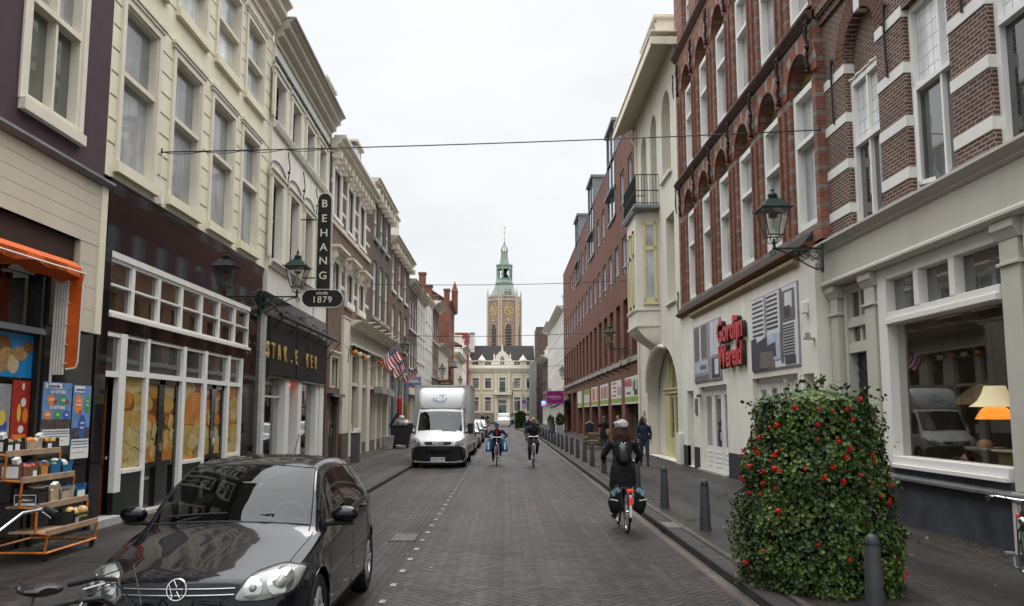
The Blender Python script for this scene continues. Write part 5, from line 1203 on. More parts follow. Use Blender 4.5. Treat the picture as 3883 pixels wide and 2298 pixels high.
# banners: flat printed cloths between the columns
bn_g = M('banner_lime', (.27, .36, .07), .7, .2, 4); bn_w = M('banner_white', (.62, .63, .60), .7, .08, 4); bn_r = M('banner_red', (.55, .06, .05), .7, .1); bn_b = M('banner_blue', (.08, .22, .42), .7, .2); bn_k = M('banner_dark', (.06, .06, .06), .7, .3); bn_o = M('banner_orange', (.65, .35, .05), .7, .2); bn_p = M('banner_pink', (.55, .08, .22), .7, .2)
bl = ['with red heading, nearest', 'with red lines of text, second', 'of blue and orange books, third', 'of pink and yellow garments, fourth', 'of green bamboo, fifth', 'in white and green, farthest']
for k in range(6):
    u0, u1 = gh[k][0]+.02, gh[k][1]-.02; r = thing('banner', 'printed cloth banner ' + bl[k] + ' on the red brick block', 'banner', (RG2.X, (u0+u1)/2, 0), 0, 'banners between the brick columns')
    f = B.__new__(B); f.S = RG2; f.o = (RG2.X, (u0+u1)/2, 0); f.root = r
    sh = [('r', bn_g, 0, 0, 1, .26), ('r', bn_w, 0, .0, 1, .06)]
    if k == 0: sh += [('r', bn_k, .55, .36, .9, .43)] + [('r', bn_k, .04, .3, .30, .85), ('r', bn_w, .1, .5, .2, .9), ('r', bn_k, .32, .45, .38, .8)]
    if k == 1: sh += [('r', bn_r, .45+.04*(q % 2), .86-.17*q, .92-.09*(q % 3), .93-.17*q) for q in range(4)] + [('r', bn_k, .06, .38, .13, .7), ('r', bn_k, .2, .36, .26, .72), ('r', bn_g, .30, .3, .34, .8)]
    if k == 2: sh += [('r', (bn_b, bn_o, bn_k, bn_r)[i % 4], .05+.11*i, .32, .13+.11*i, .88) for i in range(8)]
    if k == 3: sh += [('r', (bn_p, bn_o, bn_w, bn_r, bn_k)[i % 5], .04+.13*i, .3, .14+.13*i, .92) for i in range(7)]
    if k == 4: sh += [('r', bn_g, 0, .7, 1, 1)] + [('r', bn_k, .1+.16*i, .3, .13+.16*i, .95) for i in range(6)]
    if k == 5: sh += [('r', bn_g, .0, .0, .25, 1), ('r', bn_g, .5, .6, .6, .95)]
    decal(f, 'cloth', u0, u1, 2.48, 3.90, bn_w, sh, d=.0)
    W = u1-u0
    if k == 0: text('MEUBELS', .52, bn_r, r, (-.02, u1-(u0+u1)/2-W*.30, 3.58), (R(90), 0, R(-90)), sx=1.15, ext=.001, bold=.015)
# ---- R5.. farther right ----
b5 = row_house(RG2, 'tall_white_house', 'tall white plastered house with dormers beyond the red brick block', 93.21, 112, white, 13.6, [(11.2, 12.6), (8.2, 9.8), (5.0, 6.8)], 6, .9, corn=.8, dorm=2, cm=offwhite)
row_house(RG2, 'second_white_house', 'white plastered house with rain pipe, second beyond the red brick block', 112.01, 128, white, 13.9, [(11.2, 12.8), (8.2, 9.8), (5.0, 6.8)], 5, .9, corn=1.0, dorm=1, cm=offwhite)
row_house(RG2, 'far_corner_house', 'low old house with mansard windows at the right end of the street', 128.01, 146, br_old2, 10.4, [(5.4, 8.2)], 5, 1.2, corn=1.2, dorm=4, cm=offwhite, roofm=slate)
# =============== END OF THE STREET ===============
class F2:  # facade facing the viewer: x to the right, d towards the viewer
    pass
mst = M('mansion_beige', (.62, .54, .38), .8, .06, 1.2, dirt=.3); mtr = M('mansion_cream_trim', (.76, .72, .60), .6, .05, 2, dirt=.25)
r = thing('cream_mansion', 'cream and beige mansion with ornate central gable and dark tiled roof closing the street', 'building', (-.6, 160, 0))
def fb(name, mat, boxes, parent=r, bevel=0, ox=-.6):
    mb = MB()
    for x0, x1, d0, d1, z0, z1 in boxes: mb.box(x0-ox, x1-ox, -d1, -d0, z0, z1)
    return mb.objs(name, mat, parent, bevel=bevel)
X0, X1 = -7.2, 6.6
cx = [-5.68, -3.26, -.51, 2.34, 4.78]
ops = []
for i, c in enumerate(cx):
    if i == 2: ops += [(c-.62, c+.62, 5.9, 8.75, .2), (c-.82, c+.82, .7, 4.45, .35)]
    else: ops += [(c-.62, c+.62, 6.6, 8.62, .2), (c-.62, c+.62, 2.25, 5.0, .2)]
# wall with holes, built on the facade helper turned to face the street
class FS(B):
    def __init__(s, root, ox): s.root = root; s.ox = ox; s.u0 = X0; s.u1 = X1; s.o = (ox, 160, 0)
    def P(s, u, d, z): return (u - s.ox, -d, z)
f = FS(r, -.6); f.S = LFT
f.wall(mst, .0, 10.6, ops, depth=.35); fb('side_wall', mst, [(X0, X1, -10, -.36, 0, 12.0)])
fb('base', M('mansion_plinth', (.26, .23, .18), .8, .2), [(X0-.03, X1+.03, 0, .08, 0, 1.9)])
tr = []
for a in ops:
    tr += [(a[0]-.28, a[0], 0, .08, a[2]-.1, a[3]+.3), (a[1], a[1]+.28, 0, .08, a[2]-.1, a[3]+.3), (a[0]-.28, a[1]+.28, 0, .12, a[3]+.02, a[3]+.5), (a[0]-.1, a[1]+.1, 0, .18, a[3]+.5, a[3]+.72), (a[0]-.3, a[1]+.3, 0, .14, a[2]-.2, a[2])]
fb('window_architrave', mtr, tr)
for k, a in enumerate(ops):
    H = a[3]-a[2]; o = fb('window' if a[2] > 1 else 'front_door', pvc, [(a[0], a[0]+.08, -.3, -.2, a[2], a[3]), (a[1]-.08, a[1], -.3, -.2, a[2], a[3]), (a[0], a[1], -.3, -.2, a[2], a[2]+.1), (a[0], a[1], -.3, -.18, a[2]+H*.76, a[2]+H*.82), (a[0], a[1], -.3, -.22, a[3]-.1, a[3])])
    pm = p_pink if k in (0, 1, 2, 3) and a[2] < 5 else (p_green if k >= 8 and a[2] < 5 else (p_drape if k % 3 == 0 else p_dark))
    fb('pane', pm, [(a[0]+.05, a[1]-.05, -.27, -.26, a[2], a[2]+H*.78)], o); fb('pane', p_dark, [(a[0]+.05, a[1]-.05, -.27, -.26, a[2]+H*.78, a[3])], o)
fb('cornice', mtr, [(X0-.1, X1+.1, 0, .2, 9.9, 10.2), (X0-.2, X1+.2, 0, .35, 10.2, 10.45), (X0-.35, X1+.35, 0, .55, 10.45, 10.72), (X0, X1, 0, .08, 9.75, 9.9), (X0, X1, 0, .06, 5.6, 5.75)])
fb('cornice_bracket', mtr, [(X0+.3+1.2*k, X0+.55+1.2*k, 0, .45, 10.0, 10.3) for k in range(12)])
fb('attic', mtr, [(X0, X1, -.5, 0, 10.7, 11.1), (X0, X1, -.5, .06, 11.9, 12.05), (X0, -6.35, -.5, 0, 11.1, 11.9), (-5.1, -3.9, -.5, 0, 11.1, 11.9), (-2.65, 1.7, -.5, 0, 11.1, 11.9), (2.95, 4.1, -.5, 0, 11.1, 11.9), (5.4, X1, -.5, 0, 11.1, 11.9)])
fb('attic_pane', p_mid, [(X0, X1, -.4, -.35, 11.1, 11.9)]); fb('attic_window', pvc, [(a, a+1.3, -.34, -.25, z, z+.1) for a in (-6.4, -3.95, 1.65, 4.1) for z in (11.1, 11.82)]+[(a+q, a+q+.08, -.34, -.25, 11.1, 11.9) for a in (-6.4, -3.95, 1.65, 4.1) for q in (0, .6, 1.2)])
# pilasters, balcony, gable
fb('pilaster', mtr, [(-2.0, -1.6, 0, .22, 5.9, 9.8), (.52, .95, 0, .22, 5.9, 9.8), (-2.0, -1.55, 0, .3, .3, 5.3), (.5, .95, 0, .3, .3, 5.3)])
fb('balcony', mtr, [(-2.1, 1.05, 0, .9, 5.45, 5.85), (-1.9, -1.5, 0, .6, 5.0, 5.45), (.5, .9, 0, .6, 5.0, 5.45)]); 
fb('balcony_railing', iron, [(-1.5, .5, .8, .84, 6.6, 6.65)]+[(-1.5+.2*k, -1.46+.2*k, .8, .83, 5.85, 6.6) for k in range(11)])
pts = [(-2.6, 11.9), (-2.2, 12.3), (-1.95, 12.05), (-1.75, 13.0), (-1.45, 13.3), (-1.1, 13.75), (-.85, 13.8), (-.75, 14.2), (-.55, 14.3), (-.35, 14.2), (-.25, 13.8), (.0, 13.75), (.35, 13.3), (.65, 13.0), (.85, 12.05), (1.15, 12.3), (1.5, 11.9)]
mb = MB(); mb.prism([(x+.6, .02, z) for x, z in pts], (0, .5, 0))
mb.lathe([(.001, 15.3), (.06, 15.0), (.16, 14.7), (.08, 14.5), (.2, 14.3)], 8, (.05, .25, 0))
for xx in (-2.1, 1.0): mb.lathe([(.001, 13.5), (.07, 13.2), (.2, 12.9), (.1, 12.6), (.25, 12.1)], 8, (xx+.6, .25, 0))
for xx in (-4.5, 3.45): mb.lathe([(.001, 13.3), (.1, 13.0), (.35, 12.7), (.65, 12.3), (.75, 12.0)], 10, (xx+.6, .25, 0))
for xx in (-6.95, 6.3): mb.lathe([(.001, 12.9), (.1, 12.7), (.35, 12.4), (.4, 12.0)], 8, (xx+.6, .25, 0))
mb.objs('ornate_gable', mtr, r, smooth=True)
fb('gable_window', pvc, [(-1.0, -.1, 0, .03, 11.2, 12.9)]); fb('gable_pane', p_mid, [(-.92, -.58, .02, .04, 11.3, 12.4), (-.52, -.18, .02, .04, 11.3, 12.4), (-.85, -.25, .02, .04, 12.45, 12.8)])
rt = MB(); rt.prism([(X0+.7, -.05+.3, 11.9), (X0+.7, 5, 15.3), (X0+.7, 6, 11.9)], (X1-X0-.7-.3, 0, 0)); 
m_rt, nt, bb_ = newmat('dark_pantile_roof'); g = nt.nodes.new('ShaderNodeNewGeometry'); sp = nt.nodes.new('ShaderNodeSeparateXYZ'); lk(nt, g.outputs['Position'], sp.inputs[0])
a1 = mth(nt, 'SINE', mth(nt, 'MULTIPLY', sp.outputs[0], 20)); a2 = mth(nt, 'SINE', mth(nt, 'MULTIPLY', sp.outputs[2], 26)); 
hh = mth(nt, 'MULTIPLY_ADD', mth(nt, 'ADD', a1, a2), .25, .5); lk(nt, mixc(nt, hh, (.018, .016, .017), (.050, .044, .044)), bb_.inputs['Base Color']); bb_.inputs['Roughness'].default_value = .9; bb_.inputs['Specular IOR Level'].default_value = .1; bumpn(nt, bb_, hh, .6, .05)
rt.obj('roof', m_rt, r)
fb('gable_edge', mtr, [(X0, X0+.3, -5, -.1, 12, 15.4), (X1-.6, X1-.3, -5, -.1, 12, 15.2)])
mb = MB(); mb.tube([(2.05, -.15, .2), (1.95, -.12, 4.5), (2.2, -.15, 8)], .05, 5); mb.obj('bare_creeper', darkw, r)
# red house with white chimney, left behind
def simple_house(name, label, x0, x1, y, z1, mat, d=10, extra=None):
    t = thing(name, label, 'building', ((x0+x1)/2, y, 0)); c = (x0+x1)/2
    MB().box(x0-c, x1-c, 0, d, 0, z1).obj('wall', mat, t); return t, c
redh = M('red_painted_wall', (.25, .055, .055), .8, .1, 1)
t, c = simple_house('red_painted_house', 'flat red painted house beside the cream mansion on the left', -9.6, -7.0, 157.5, 17.2, redh)
for z in (7.9, 11.4):
    o = MB().box(-.25, .45, -.05, .04, z, z+1.8).obj('window', pvc, t); MB().box(-.15, .35, -.07, -.05, z+.15, z+1.65).obj('pane', p_dark, o)
t, c = simple_house('white_chimney_house', 'white gabled house with a tall chimney behind the mansion roof', -7.0, -6.05, 163, 17.3, white); MB().box(-.55, .55, -.05, .9, 17.3, 17.75).obj('chimney_cap', steel, t)
simple_house('grey_brown_tower_block', 'grey brown blank block at the right corner of the crossing', 5.7, 10, 150.5, 17.6, br_old2)
simple_house('grey_panel_block', 'small light grey blank building left of the brown block', 4.6, 5.65, 149, 11.2, M('grey_panel', (.24, .23, .22), .7, .2, 1))
simple_house('pale_back_house', 'pale house behind the left end of the street', -12.6, -9.65, 152, 16.9, cream)
# church tower
tw = thing('church_tower', 'tall six sided brick church tower with clock faces and green copper spire', 'tower', (-.4, 410, 0))
HEX = R(16)
def hexring(rad, z, n=6, rot=None, cx=0): return [(cx+rad*math.cos(2*math.pi*k/n+(HEX if rot is None else rot)), rad*math.sin(2*math.pi*k/n+(HEX if rot is None else rot)), z) for k in range(n)]
tb = brick('tower_brick', (.36, .235, .165), (.30, .19, .135), (.34, .27, .21), bw=1.2, bh=.5, mw=.03, dirt=.3)
tsn = M('tower_stone', (.52, .45, .36), .8, .15, .3)
cop = M('verdigris_copper', (.24, .32, .26), .6, .3, .25); copl = M('grey_green_lead', (.26, .31, .27), .7, .25, .3)
RR = 8.55
mb = MB(); mb.ring([hexring(RR, 0), hexring(RR, 57.6)]); mb.obj('shaft', tb, tw)
mb = MB()
for k in range(6):
    a = 2*math.pi*k/6+HEX; x, y = RR*math.cos(a), RR*math.sin(a)
    for q in range(2):
        s = (-.55, .55)[q]; tx_, ty_ = -math.sin(a), math.cos(a)
        mb.cyl((x+tx_*s+math.cos(a)*.0, y+ty_*s, 0), (x+tx_*s, y+ty_*s, 58.4), .38, .38, 8)
    mb.cyl((x, y, 58.4), (x, y, 60.4), .5, .45, 8); mb.cyl((x, y, 60.4), (x, y, 63.6), .5, .02, 8)
mb.objs('corner_buttress', tsn, tw)
mb = MB(); mb.ring([hexring(RR+.3, 56.9), hexring(RR+.3, 57.3)]); mb.ring([hexring(RR+.1, 59.1), hexring(RR+.1, 59.5)])
for k in range(6):
    p = Vector(hexring(RR, 57.3)[k]); q = Vector(hexring(RR, 57.3)[(k+1) % 6])
    for j in range(1, 14): v = p.lerp(q, j/14); mb.box(v.x-.13, v.x+.13, v.y-.13, v.y+.13, 57.3, 59.1)
mb.obj('balustrade', tsn, tw)
MB().ring([hexring(6.9, 57), hexring(6.9, 60.2)]).obj('upper_drum', tb, tw)
MB().ring([hexring(7.6, 59.9), hexring(6.9, 60.4), hexring(5.3, 63.3), hexring(4.3, 66)]).obj('lower_roof', copl, tw)
MB().ring([hexring(4.7, 65.7), hexring(4.7, 66.5), hexring(4.0, 67.4)]).obj('lantern_base', cop, tw)
mb = MB()
for k in range(6):
    p = Vector(hexring(3.7, 67)[k]); mb.cyl(p, p+Vector((0, 0, 8)), .5, .5, 6); q = Vector(hexring(3.6, 67)[(k+1) % 6]); m_ = (p+q)/2
    for z0, z1 in ((67.2, 68.6), (73.2, 75)):
        ang = math.atan2((q-p).y, (q-p).x); mb.obox(Matrix.Translation((m_.x, m_.y, (z0+z1)/2)) @ Matrix.Rotation(ang, 4, 'Z'), (q-p).length, .4, z1-z0)
mb.obj('lantern', cop, tw)
mb = MB()
for k in range(12): mb.sphere((rnd.uniform(-1.8, 1.8), rnd.uniform(-1.8, 1.8), 69+.45*k % 4.2), (.5, .5, .6), 8, 5)
mb.cyl((0, 0, 67), (0, 0, 75), 1.1, 1.1, 6); mb.obj('bells', iron, tw)
MB().ring([hexring(4.4, 74.9), hexring(4.4, 75.6)]).obj('gallery', cop, tw)
MB().ring([hexring(2.7, 75.5), hexring(2.1, 78), hexring(1.7, 81.6), hexring(1.9, 81.9)]).obj('upper_roof', copl, tw)
mb = MB()
for k in range(8):
    a = 2*math.pi*k/8; mb.tube([(r_*math.cos(a), r_*math.sin(a), z) for r_, z in ((1.2, 81.8), (1.8, 82.8), (1.75, 83.4), (1.1, 84.6), (.45, 85.8), (.18, 87.2))], .16, 5)
mb.cyl((0, 0, 85.5), (0, 0, 89.5), .28, .1, 6); mb.torus((0, 0, 82.8), 1.8, .14, 'z', 16, 5); mb.obj('onion_crown', cop, tw)
mb = MB(); mb.sphere((0, 0, 89.3), .42, 10, 7); mb.sphere((.2, 0, 95), (.55, .2, .35), 8, 5); mb.tube([(.0, 0, 95.1), (-.25, 0, 95.6), (-.5, 0, 95.5)], .1, 5); mb.obj('gilded_stork', M('gilding', (.75, .48, .10), .3, .1, metal=.7), tw, smooth=True)
mb = MB(); mb.cyl((0, 0, 89), (0, 0, 95), .09, .06, 6); mb.tube([(-.7, 0, 92.3), (.7, 0, 92.3)], .08, 5); mb.obj('weather_rod', iron, tw)
gld = M('clock_gilding', (.75, .55, .20), .4, .05, spec=.6); dk = M('tower_dark', (.10, .08, .07), .8, .1)
for k in range(6):
    p = Vector(hexring(RR, 0)[k]); q = Vector(hexring(RR, 0)[(k+1) % 6]); m_ = (p+q)/2
    if m_.y > 0: continue
    ang = math.atan2((q-p).y, (q-p).x); n_ = Vector((m_.x, m_.y, 0)).normalized(); T = Matrix.Translation((m_.x, m_.y, 0)) @ Matrix.Rotation(ang, 4, 'Z')
    s = 1 if (Matrix.Rotation(ang, 3, 'Z') @ Vector((0, 1, 0))).dot(n_) > 0 else -1
    def add(name, mbx, mat): mbx.xf(T); (mbx.objs if 'tracery' in name else mbx.obj)(name, mat, tw)
    c_ = MB()
    for h in range(12):
        a = math.pi*h/6; c_.obox(Matrix.Translation((2.05*math.sin(a), s*.12, 51.8+2.05*math.cos(a))) @ Matrix.Rotation(-a if True else 0, 4, 'Y').inverted(), .42, .12, .75)
    for a, L, w in ((R(-48), 1.9, .22), (R(-28 if False else 128), 1.2, .2)):
        a = a if s > 0 else a
    c_.obox(Matrix.Translation((-.55, s*.16, 52.3)) @ Matrix.Rotation(R(-50), 4, 'Y'), .26, .1, 2.4); c_.obox(Matrix.Translation((.1, s*.16, 51.6)) @ Matrix.Rotation(R(-35), 4, 'Y'), .3, .1, 2.6)
    add('clock_face', c_, gld)
    l_ = MB(); pts = [(1.45*math.cos(math.pi*j/8)*-1, 43.2+2.0*math.sin(math.pi*j/8)) for j in range(9)]; l_.prism([(-1.45, s*.05, 30), (1.45, s*.05, 30)]+[(x, s*.05, z) for x, z in pts[::-1]], (0, s*.04, 0)); add('louvre_opening', l_, dk)
    l_ = MB()
    for j in range(9): l_.box(-1.4, 1.4, min(s*.1, s*.5), max(s*.1, s*.5), 31+1.45*j, 31.3+1.45*j)
    add('louvre_slats', l_, M('louvre_grey', (.20, .18, .16), .8, .1))
    l_ = MB(); pts2 = [(-1.75*math.cos(math.pi*j/8), 43.2+2.5*math.sin(math.pi*j/8)) for j in range(9)]
    for j in range(8): l_.tube([(pts2[j][0], s*.1, pts2[j][1]), (pts2[j+1][0], s*.1, pts2[j+1][1])], .14, 5)
    l_.box(-1.9, 1.9, min(0, s*.2), max(0, s*.2), 46.9, 47.2); l_.box(-.15, .15, min(0, s*.25), max(0, s*.25), 46.3, 48.4)
    for j in range(7): l_.tube([(-1.2+.4*j, s*.1, 54.4), (-.5+.17*j, s*.1, 56.0)], .07, 4)
    l_.tube([(-1.4, s*.1, 54.3), (0, s*.1, 56.6), (1.4, s*.1, 54.3)], .12, 5); add('stone_tracery', l_, tsn)
for a in (-2.35, .8, 2.9):
    mb = MB(); mb.box(a-.5, a+.5, -6.9, -5.2, 61.0, 62.2); mb.prism([(a-.6, -7, 62.2), (a+.6, -7, 62.2), (a, -7, 63.2)], (0, 1.8, 0)); mb.objs('roof_dormer', copl, tw)
# =============== CARS ===============
def interp(tab, y):
    if y <= tab[0][0]: return tab[0][1]
    for i in range(len(tab)-1):
        a, b_ = tab[i], tab[i+1]
        if y <= b_[0]:
            t = (y-a[0])/(b_[0]-a[0]); p0 = tab[max(i-1, 0)]; p3 = tab[min(i+2, len(tab)-1)]
            h = b_[0]-a[0]; s = (b_[1]-a[1])/h
            m0 = 0 if i == 0 else ((a[1]-p0[1])/(a[0]-p0[0]) + s)/2
            m1 = 0 if i == len(tab)-2 else ((p3[1]-b_[1])/(p3[0]-b_[0]) + s)/2
            # monotone limiter keeps the lines free of overshoot
            if s == 0: m0 = m1 = 0
            else:
                m0 = max(min(m0/s, 3), 0)*s; m1 = max(min(m1/s, 3), 0)*s
            t2, t3 = t*t, t*t*t
            return (2*t3-3*t2+1)*a[1] + (t3-2*t2+t)*h*m0 + (-2*t3+3*t2)*b_[1] + (t3-t2)*h*m1
    return tab[-1][1]
paint_black = M('black_car_paint', (.004, .004, .006), .22, 0, coat=.7, spec=.1)
def carpaint(n, c, met=.0): return M(n, c, .35, 0, coat=(.35 if c[0] > .5 else 1.0), metal=met, spec=.3)
trimb = M('black_plastic', (.018, .018, .019), .55, .1, 30)
wellm = M('wheel_well', (.006, .006, .006), .95, 0)
cglass = glass('car_glass', (.30, .36, .35), 1.5, .0)
cglass_d = pane('dark_car_glass', (.012, .016, .016), wav=.0)
rimm = M('alloy_rim', (.42, .43, .44), .3, .1, 20, metal=.7)
lens_c = M('clear_headlamp', (.30, .31, .29), .12, .25, 16, coat=1, obj=True); refl = M('lamp_reflector', (.55, .55, .54), .16, 0, metal=.9); lens_r = M('red_lens', (.35, .01, .01), .2, .1, coat=1); lens_o = M('orange_lens', (.55, .18, .02), .2, .1, coat=1)
seatm = M('grey_seat_cloth', (.05, .05, .055), .9, .2, 10); dashm = M('dashboard', (.025, .025, .027), .7, .1, 20)
plate_y = M('yellow_plate', (.75, .48, .02), .4, .05); plate_w = M('white_plate', (.68, .68, .66), .4, .05)
SPEC_HATCH = dict(L=4.2, wb=(.88, 3.46), wr=.315, fw=.20,
  zt=[(0, .50), (.015, .60), (.05, .705), (.12, .745), (.3, .80), (.6, .875), (.95, .955), (1.05, .99), (1.3, 1.15), (1.6, 1.325), (1.85, 1.43), (2.1, 1.472), (2.5, 1.487), (3.1, 1.465), (3.6, 1.40), (3.82, 1.34), (4.0, 1.12), (4.10, .97), (4.17, .80), (4.2, .55)],
  zb=[(0, .46), (.04, .60), (.12, .69), (.3, .755), (.6, .83), (1.0, .895), (1.4, .935), (2.5, .96), (3.5, 1.0), (3.9, 1.0), (4.08, .88), (4.17, .72), (4.2, .5)],
  w=[(0, .70), (.05, .76), (.2, .82), (.5, .86), (1.0, .875), (2.2, .88), (3.3, .875), (3.8, .85), (4.1, .80), (4.2, .74)],
  wr_=[(0, .60), (.12, .66), (.6, .70), (1.0, .735), (1.3, .70), (1.85, .615), (2.5, .60), (3.2, .585), (3.8, .56), (4.1, .62), (4.2, .6)],
  crown=[(0, .02), (.12, .035), (.6, .055), (1.0, .05), (1.4, .035), (1.9, .055), (3.2, .065), (3.9, .05), (4.2, .02)],
  shift=[(0, .24), (.3, .22), (1.05, .21), (1.6, .14), (2.2, .0), (3.2, 0), (3.8, -.12), (4.2, -.26)],
  ws=(1.09, 1.83), rear=(3.86, 4.08), side=(1.22, 3.52), pil=((2.30, 2.385), (3.26, 3.31)))
SPEC_WAGON = dict(SPEC_HATCH, L=4.5, zt=[(0, .50), (.02, .62), (.1, .76), (.3, .83), (.9, .98), (1.1, 1.03), (1.5, 1.3), (1.85, 1.5), (2.4, 1.56), (3.4, 1.55), (4.1, 1.47), (4.3, 1.2), (4.45, .95), (4.5, .55)],
  zb=[(0, .46), (.1, .70), (.4, .80), (1.0, .92), (2.5, .98), (4.0, 1.02), (4.35, .95), (4.5, .5)], ws=(1.13, 1.83), rear=(4.14, 4.36), side=(1.25, 4.0), pil=((2.35, 2.43), (3.35, 3.42)), wb=(.9, 3.6),
  w=[(0, .70), (.05, .76), (.2, .82), (.5, .86), (1.0, .875), (2.2, .88), (3.8, .875), (4.3, .82), (4.5, .76)], wr_=[(0, .60), (.6, .70), (1.0, .735), (1.85, .63), (3.4, .62), (4.2, .6), (4.5, .6)], shift=[(0, .30), (1.05, .24), (1.6, .14), (2.2, .0), (3.8, 0), (4.5, -.2)])
SPEC_VAN = dict(SPEC_HATCH, L=5.0, wb=(.95, 3.9), wr=.34, zt=[(0, .55), (.02, .75), (.1, .98), (.3, 1.08), (.8, 1.25), (.95, 1.33), (1.3, 1.65), (1.7, 1.92), (2.1, 1.98), (4.8, 1.98), (4.95, 1.9), (5.0, .6)],
  zb=[(0, .5), (.1, .86), (.5, 1.02), (1.0, 1.14), (2.0, 1.18), (4.9, 1.15), (5.0, .55)], w=[(0, .82), (.1, .9), (.5, .96), (4.8, .98), (5.0, .94)], wr_=[(0, .7), (.9, .84), (1.7, .80), (4.9, .82), (5, .8)], crown=[(0, .02), (.9, .05), (2, .05), (5, .05)],
  shift=[(0, .26), (1.0, .2), (1.7, .06), (2.2, 0), (5, 0)], ws=(.99, 1.66), rear=(9, 9), side=(1.2, 2.2), pil=((2.3, 2.3),))
def car_surface(S):
    L = S['L']; ys = []; y = 0
    while y < L-1e-6:
        ys.append(y); e = min(y, L-y); y += .012 if e < .06 else (.03 if e < .3 else .045)
    ys.append(L)
    for k in ('ws', 'rear', 'side'):
        for v in S[k]:
            if v < L: ys.append(v)
    for p in S['pil']: ys += list(p)
    ys = sorted(set(round(v, 4) for v in ys if v <= L))
    NT = [0, .5, 1, 1.5, 2, 2.5, 3, 3.5, 4, 4.4, 4.75, 5, 5.08, 5.35, 5.7, 6, 6.3, 6.65, 6.9, 7.0, 7.2, 7.4, 7.6, 8, 8.4, 8.8, 9.2, 9.6, 10]
    def P(y, t):
        w = interp(S['w'], y); zb = interp(S['zb'], y); zt = interp(S['zt'], y); wr = interp(S['wr_'], y); cr = interp(S['crown'], y)
        zb = min(zb, zt-cr-.006); zr = zt-cr; sh = interp(S['shift'], y); lo = .20
        keys = [(w*.93, lo), (w*.985, lo+.10), (w, lo+(zb-lo)*.42), (w*.995, lo+(zb-lo)*.68), (w*.965, lo+(zb-lo)*.9), (w*.92, zb)]
        gh = max(0, zr-zb)
        keys += [(w*.92+(wr-w*.92)*.5+.012*min(1, gh*4), zb+gh*.52), (wr, zr), (wr*.82, zr+cr*.42), (wr*.45, zr+cr*.85), (0, zt)]
        i = min(int(t), 9); f = t-i
        p1, p2 = keys[i], keys[i+1]; p0 = keys[i-1] if i > 0 else (2*p1[0]-p2[0], 2*p1[1]-p2[1]); p3 = keys[i+2] if i < 9 else (-p1[0], p1[1])
        if i == 5 or i == 6 : p0 = (2*p1[0]-p2[0], 2*p1[1]-p2[1]) if i == 5 else p0
        if i == 4: p3 = (2*p2[0]-p1[0], 2*p2[1]-p1[1])
        def cr_(a, b_, c, d): return .5*((2*b_)+(-a+c)*f+(2*a-5*b_+4*c-d)*f*f+(-a+3*b_-3*c+d)*f**3)
        x = cr_(p0[0], p1[0], p2[0], p3[0]); z = cr_(p0[1], p1[1], p2[1], p3[1])
        if t >= 10: x = 0
        x = max(x, 0)
        yy = y + sh*min(1, x/.88)**2.4
        # wheel arches
        for wy in S['wb']:
            R_ = S['wr']+.045; dy = yy-wy
            if abs(dy) < R_ and t < 5:
                za = S['wr']+math.sqrt(max(R_*R_-dy*dy, 0))
                if z < za: z = za + (z-lo)*.02
            if abs(dy) < R_+.10 and 0 < t < 4.5 and z < S['wr']+R_+.12: x += .012*max(0, 1-abs(math.hypot(dy, z-S['wr'])-R_)/.06)
        return (x, yy, z)
    return ys, NT, P
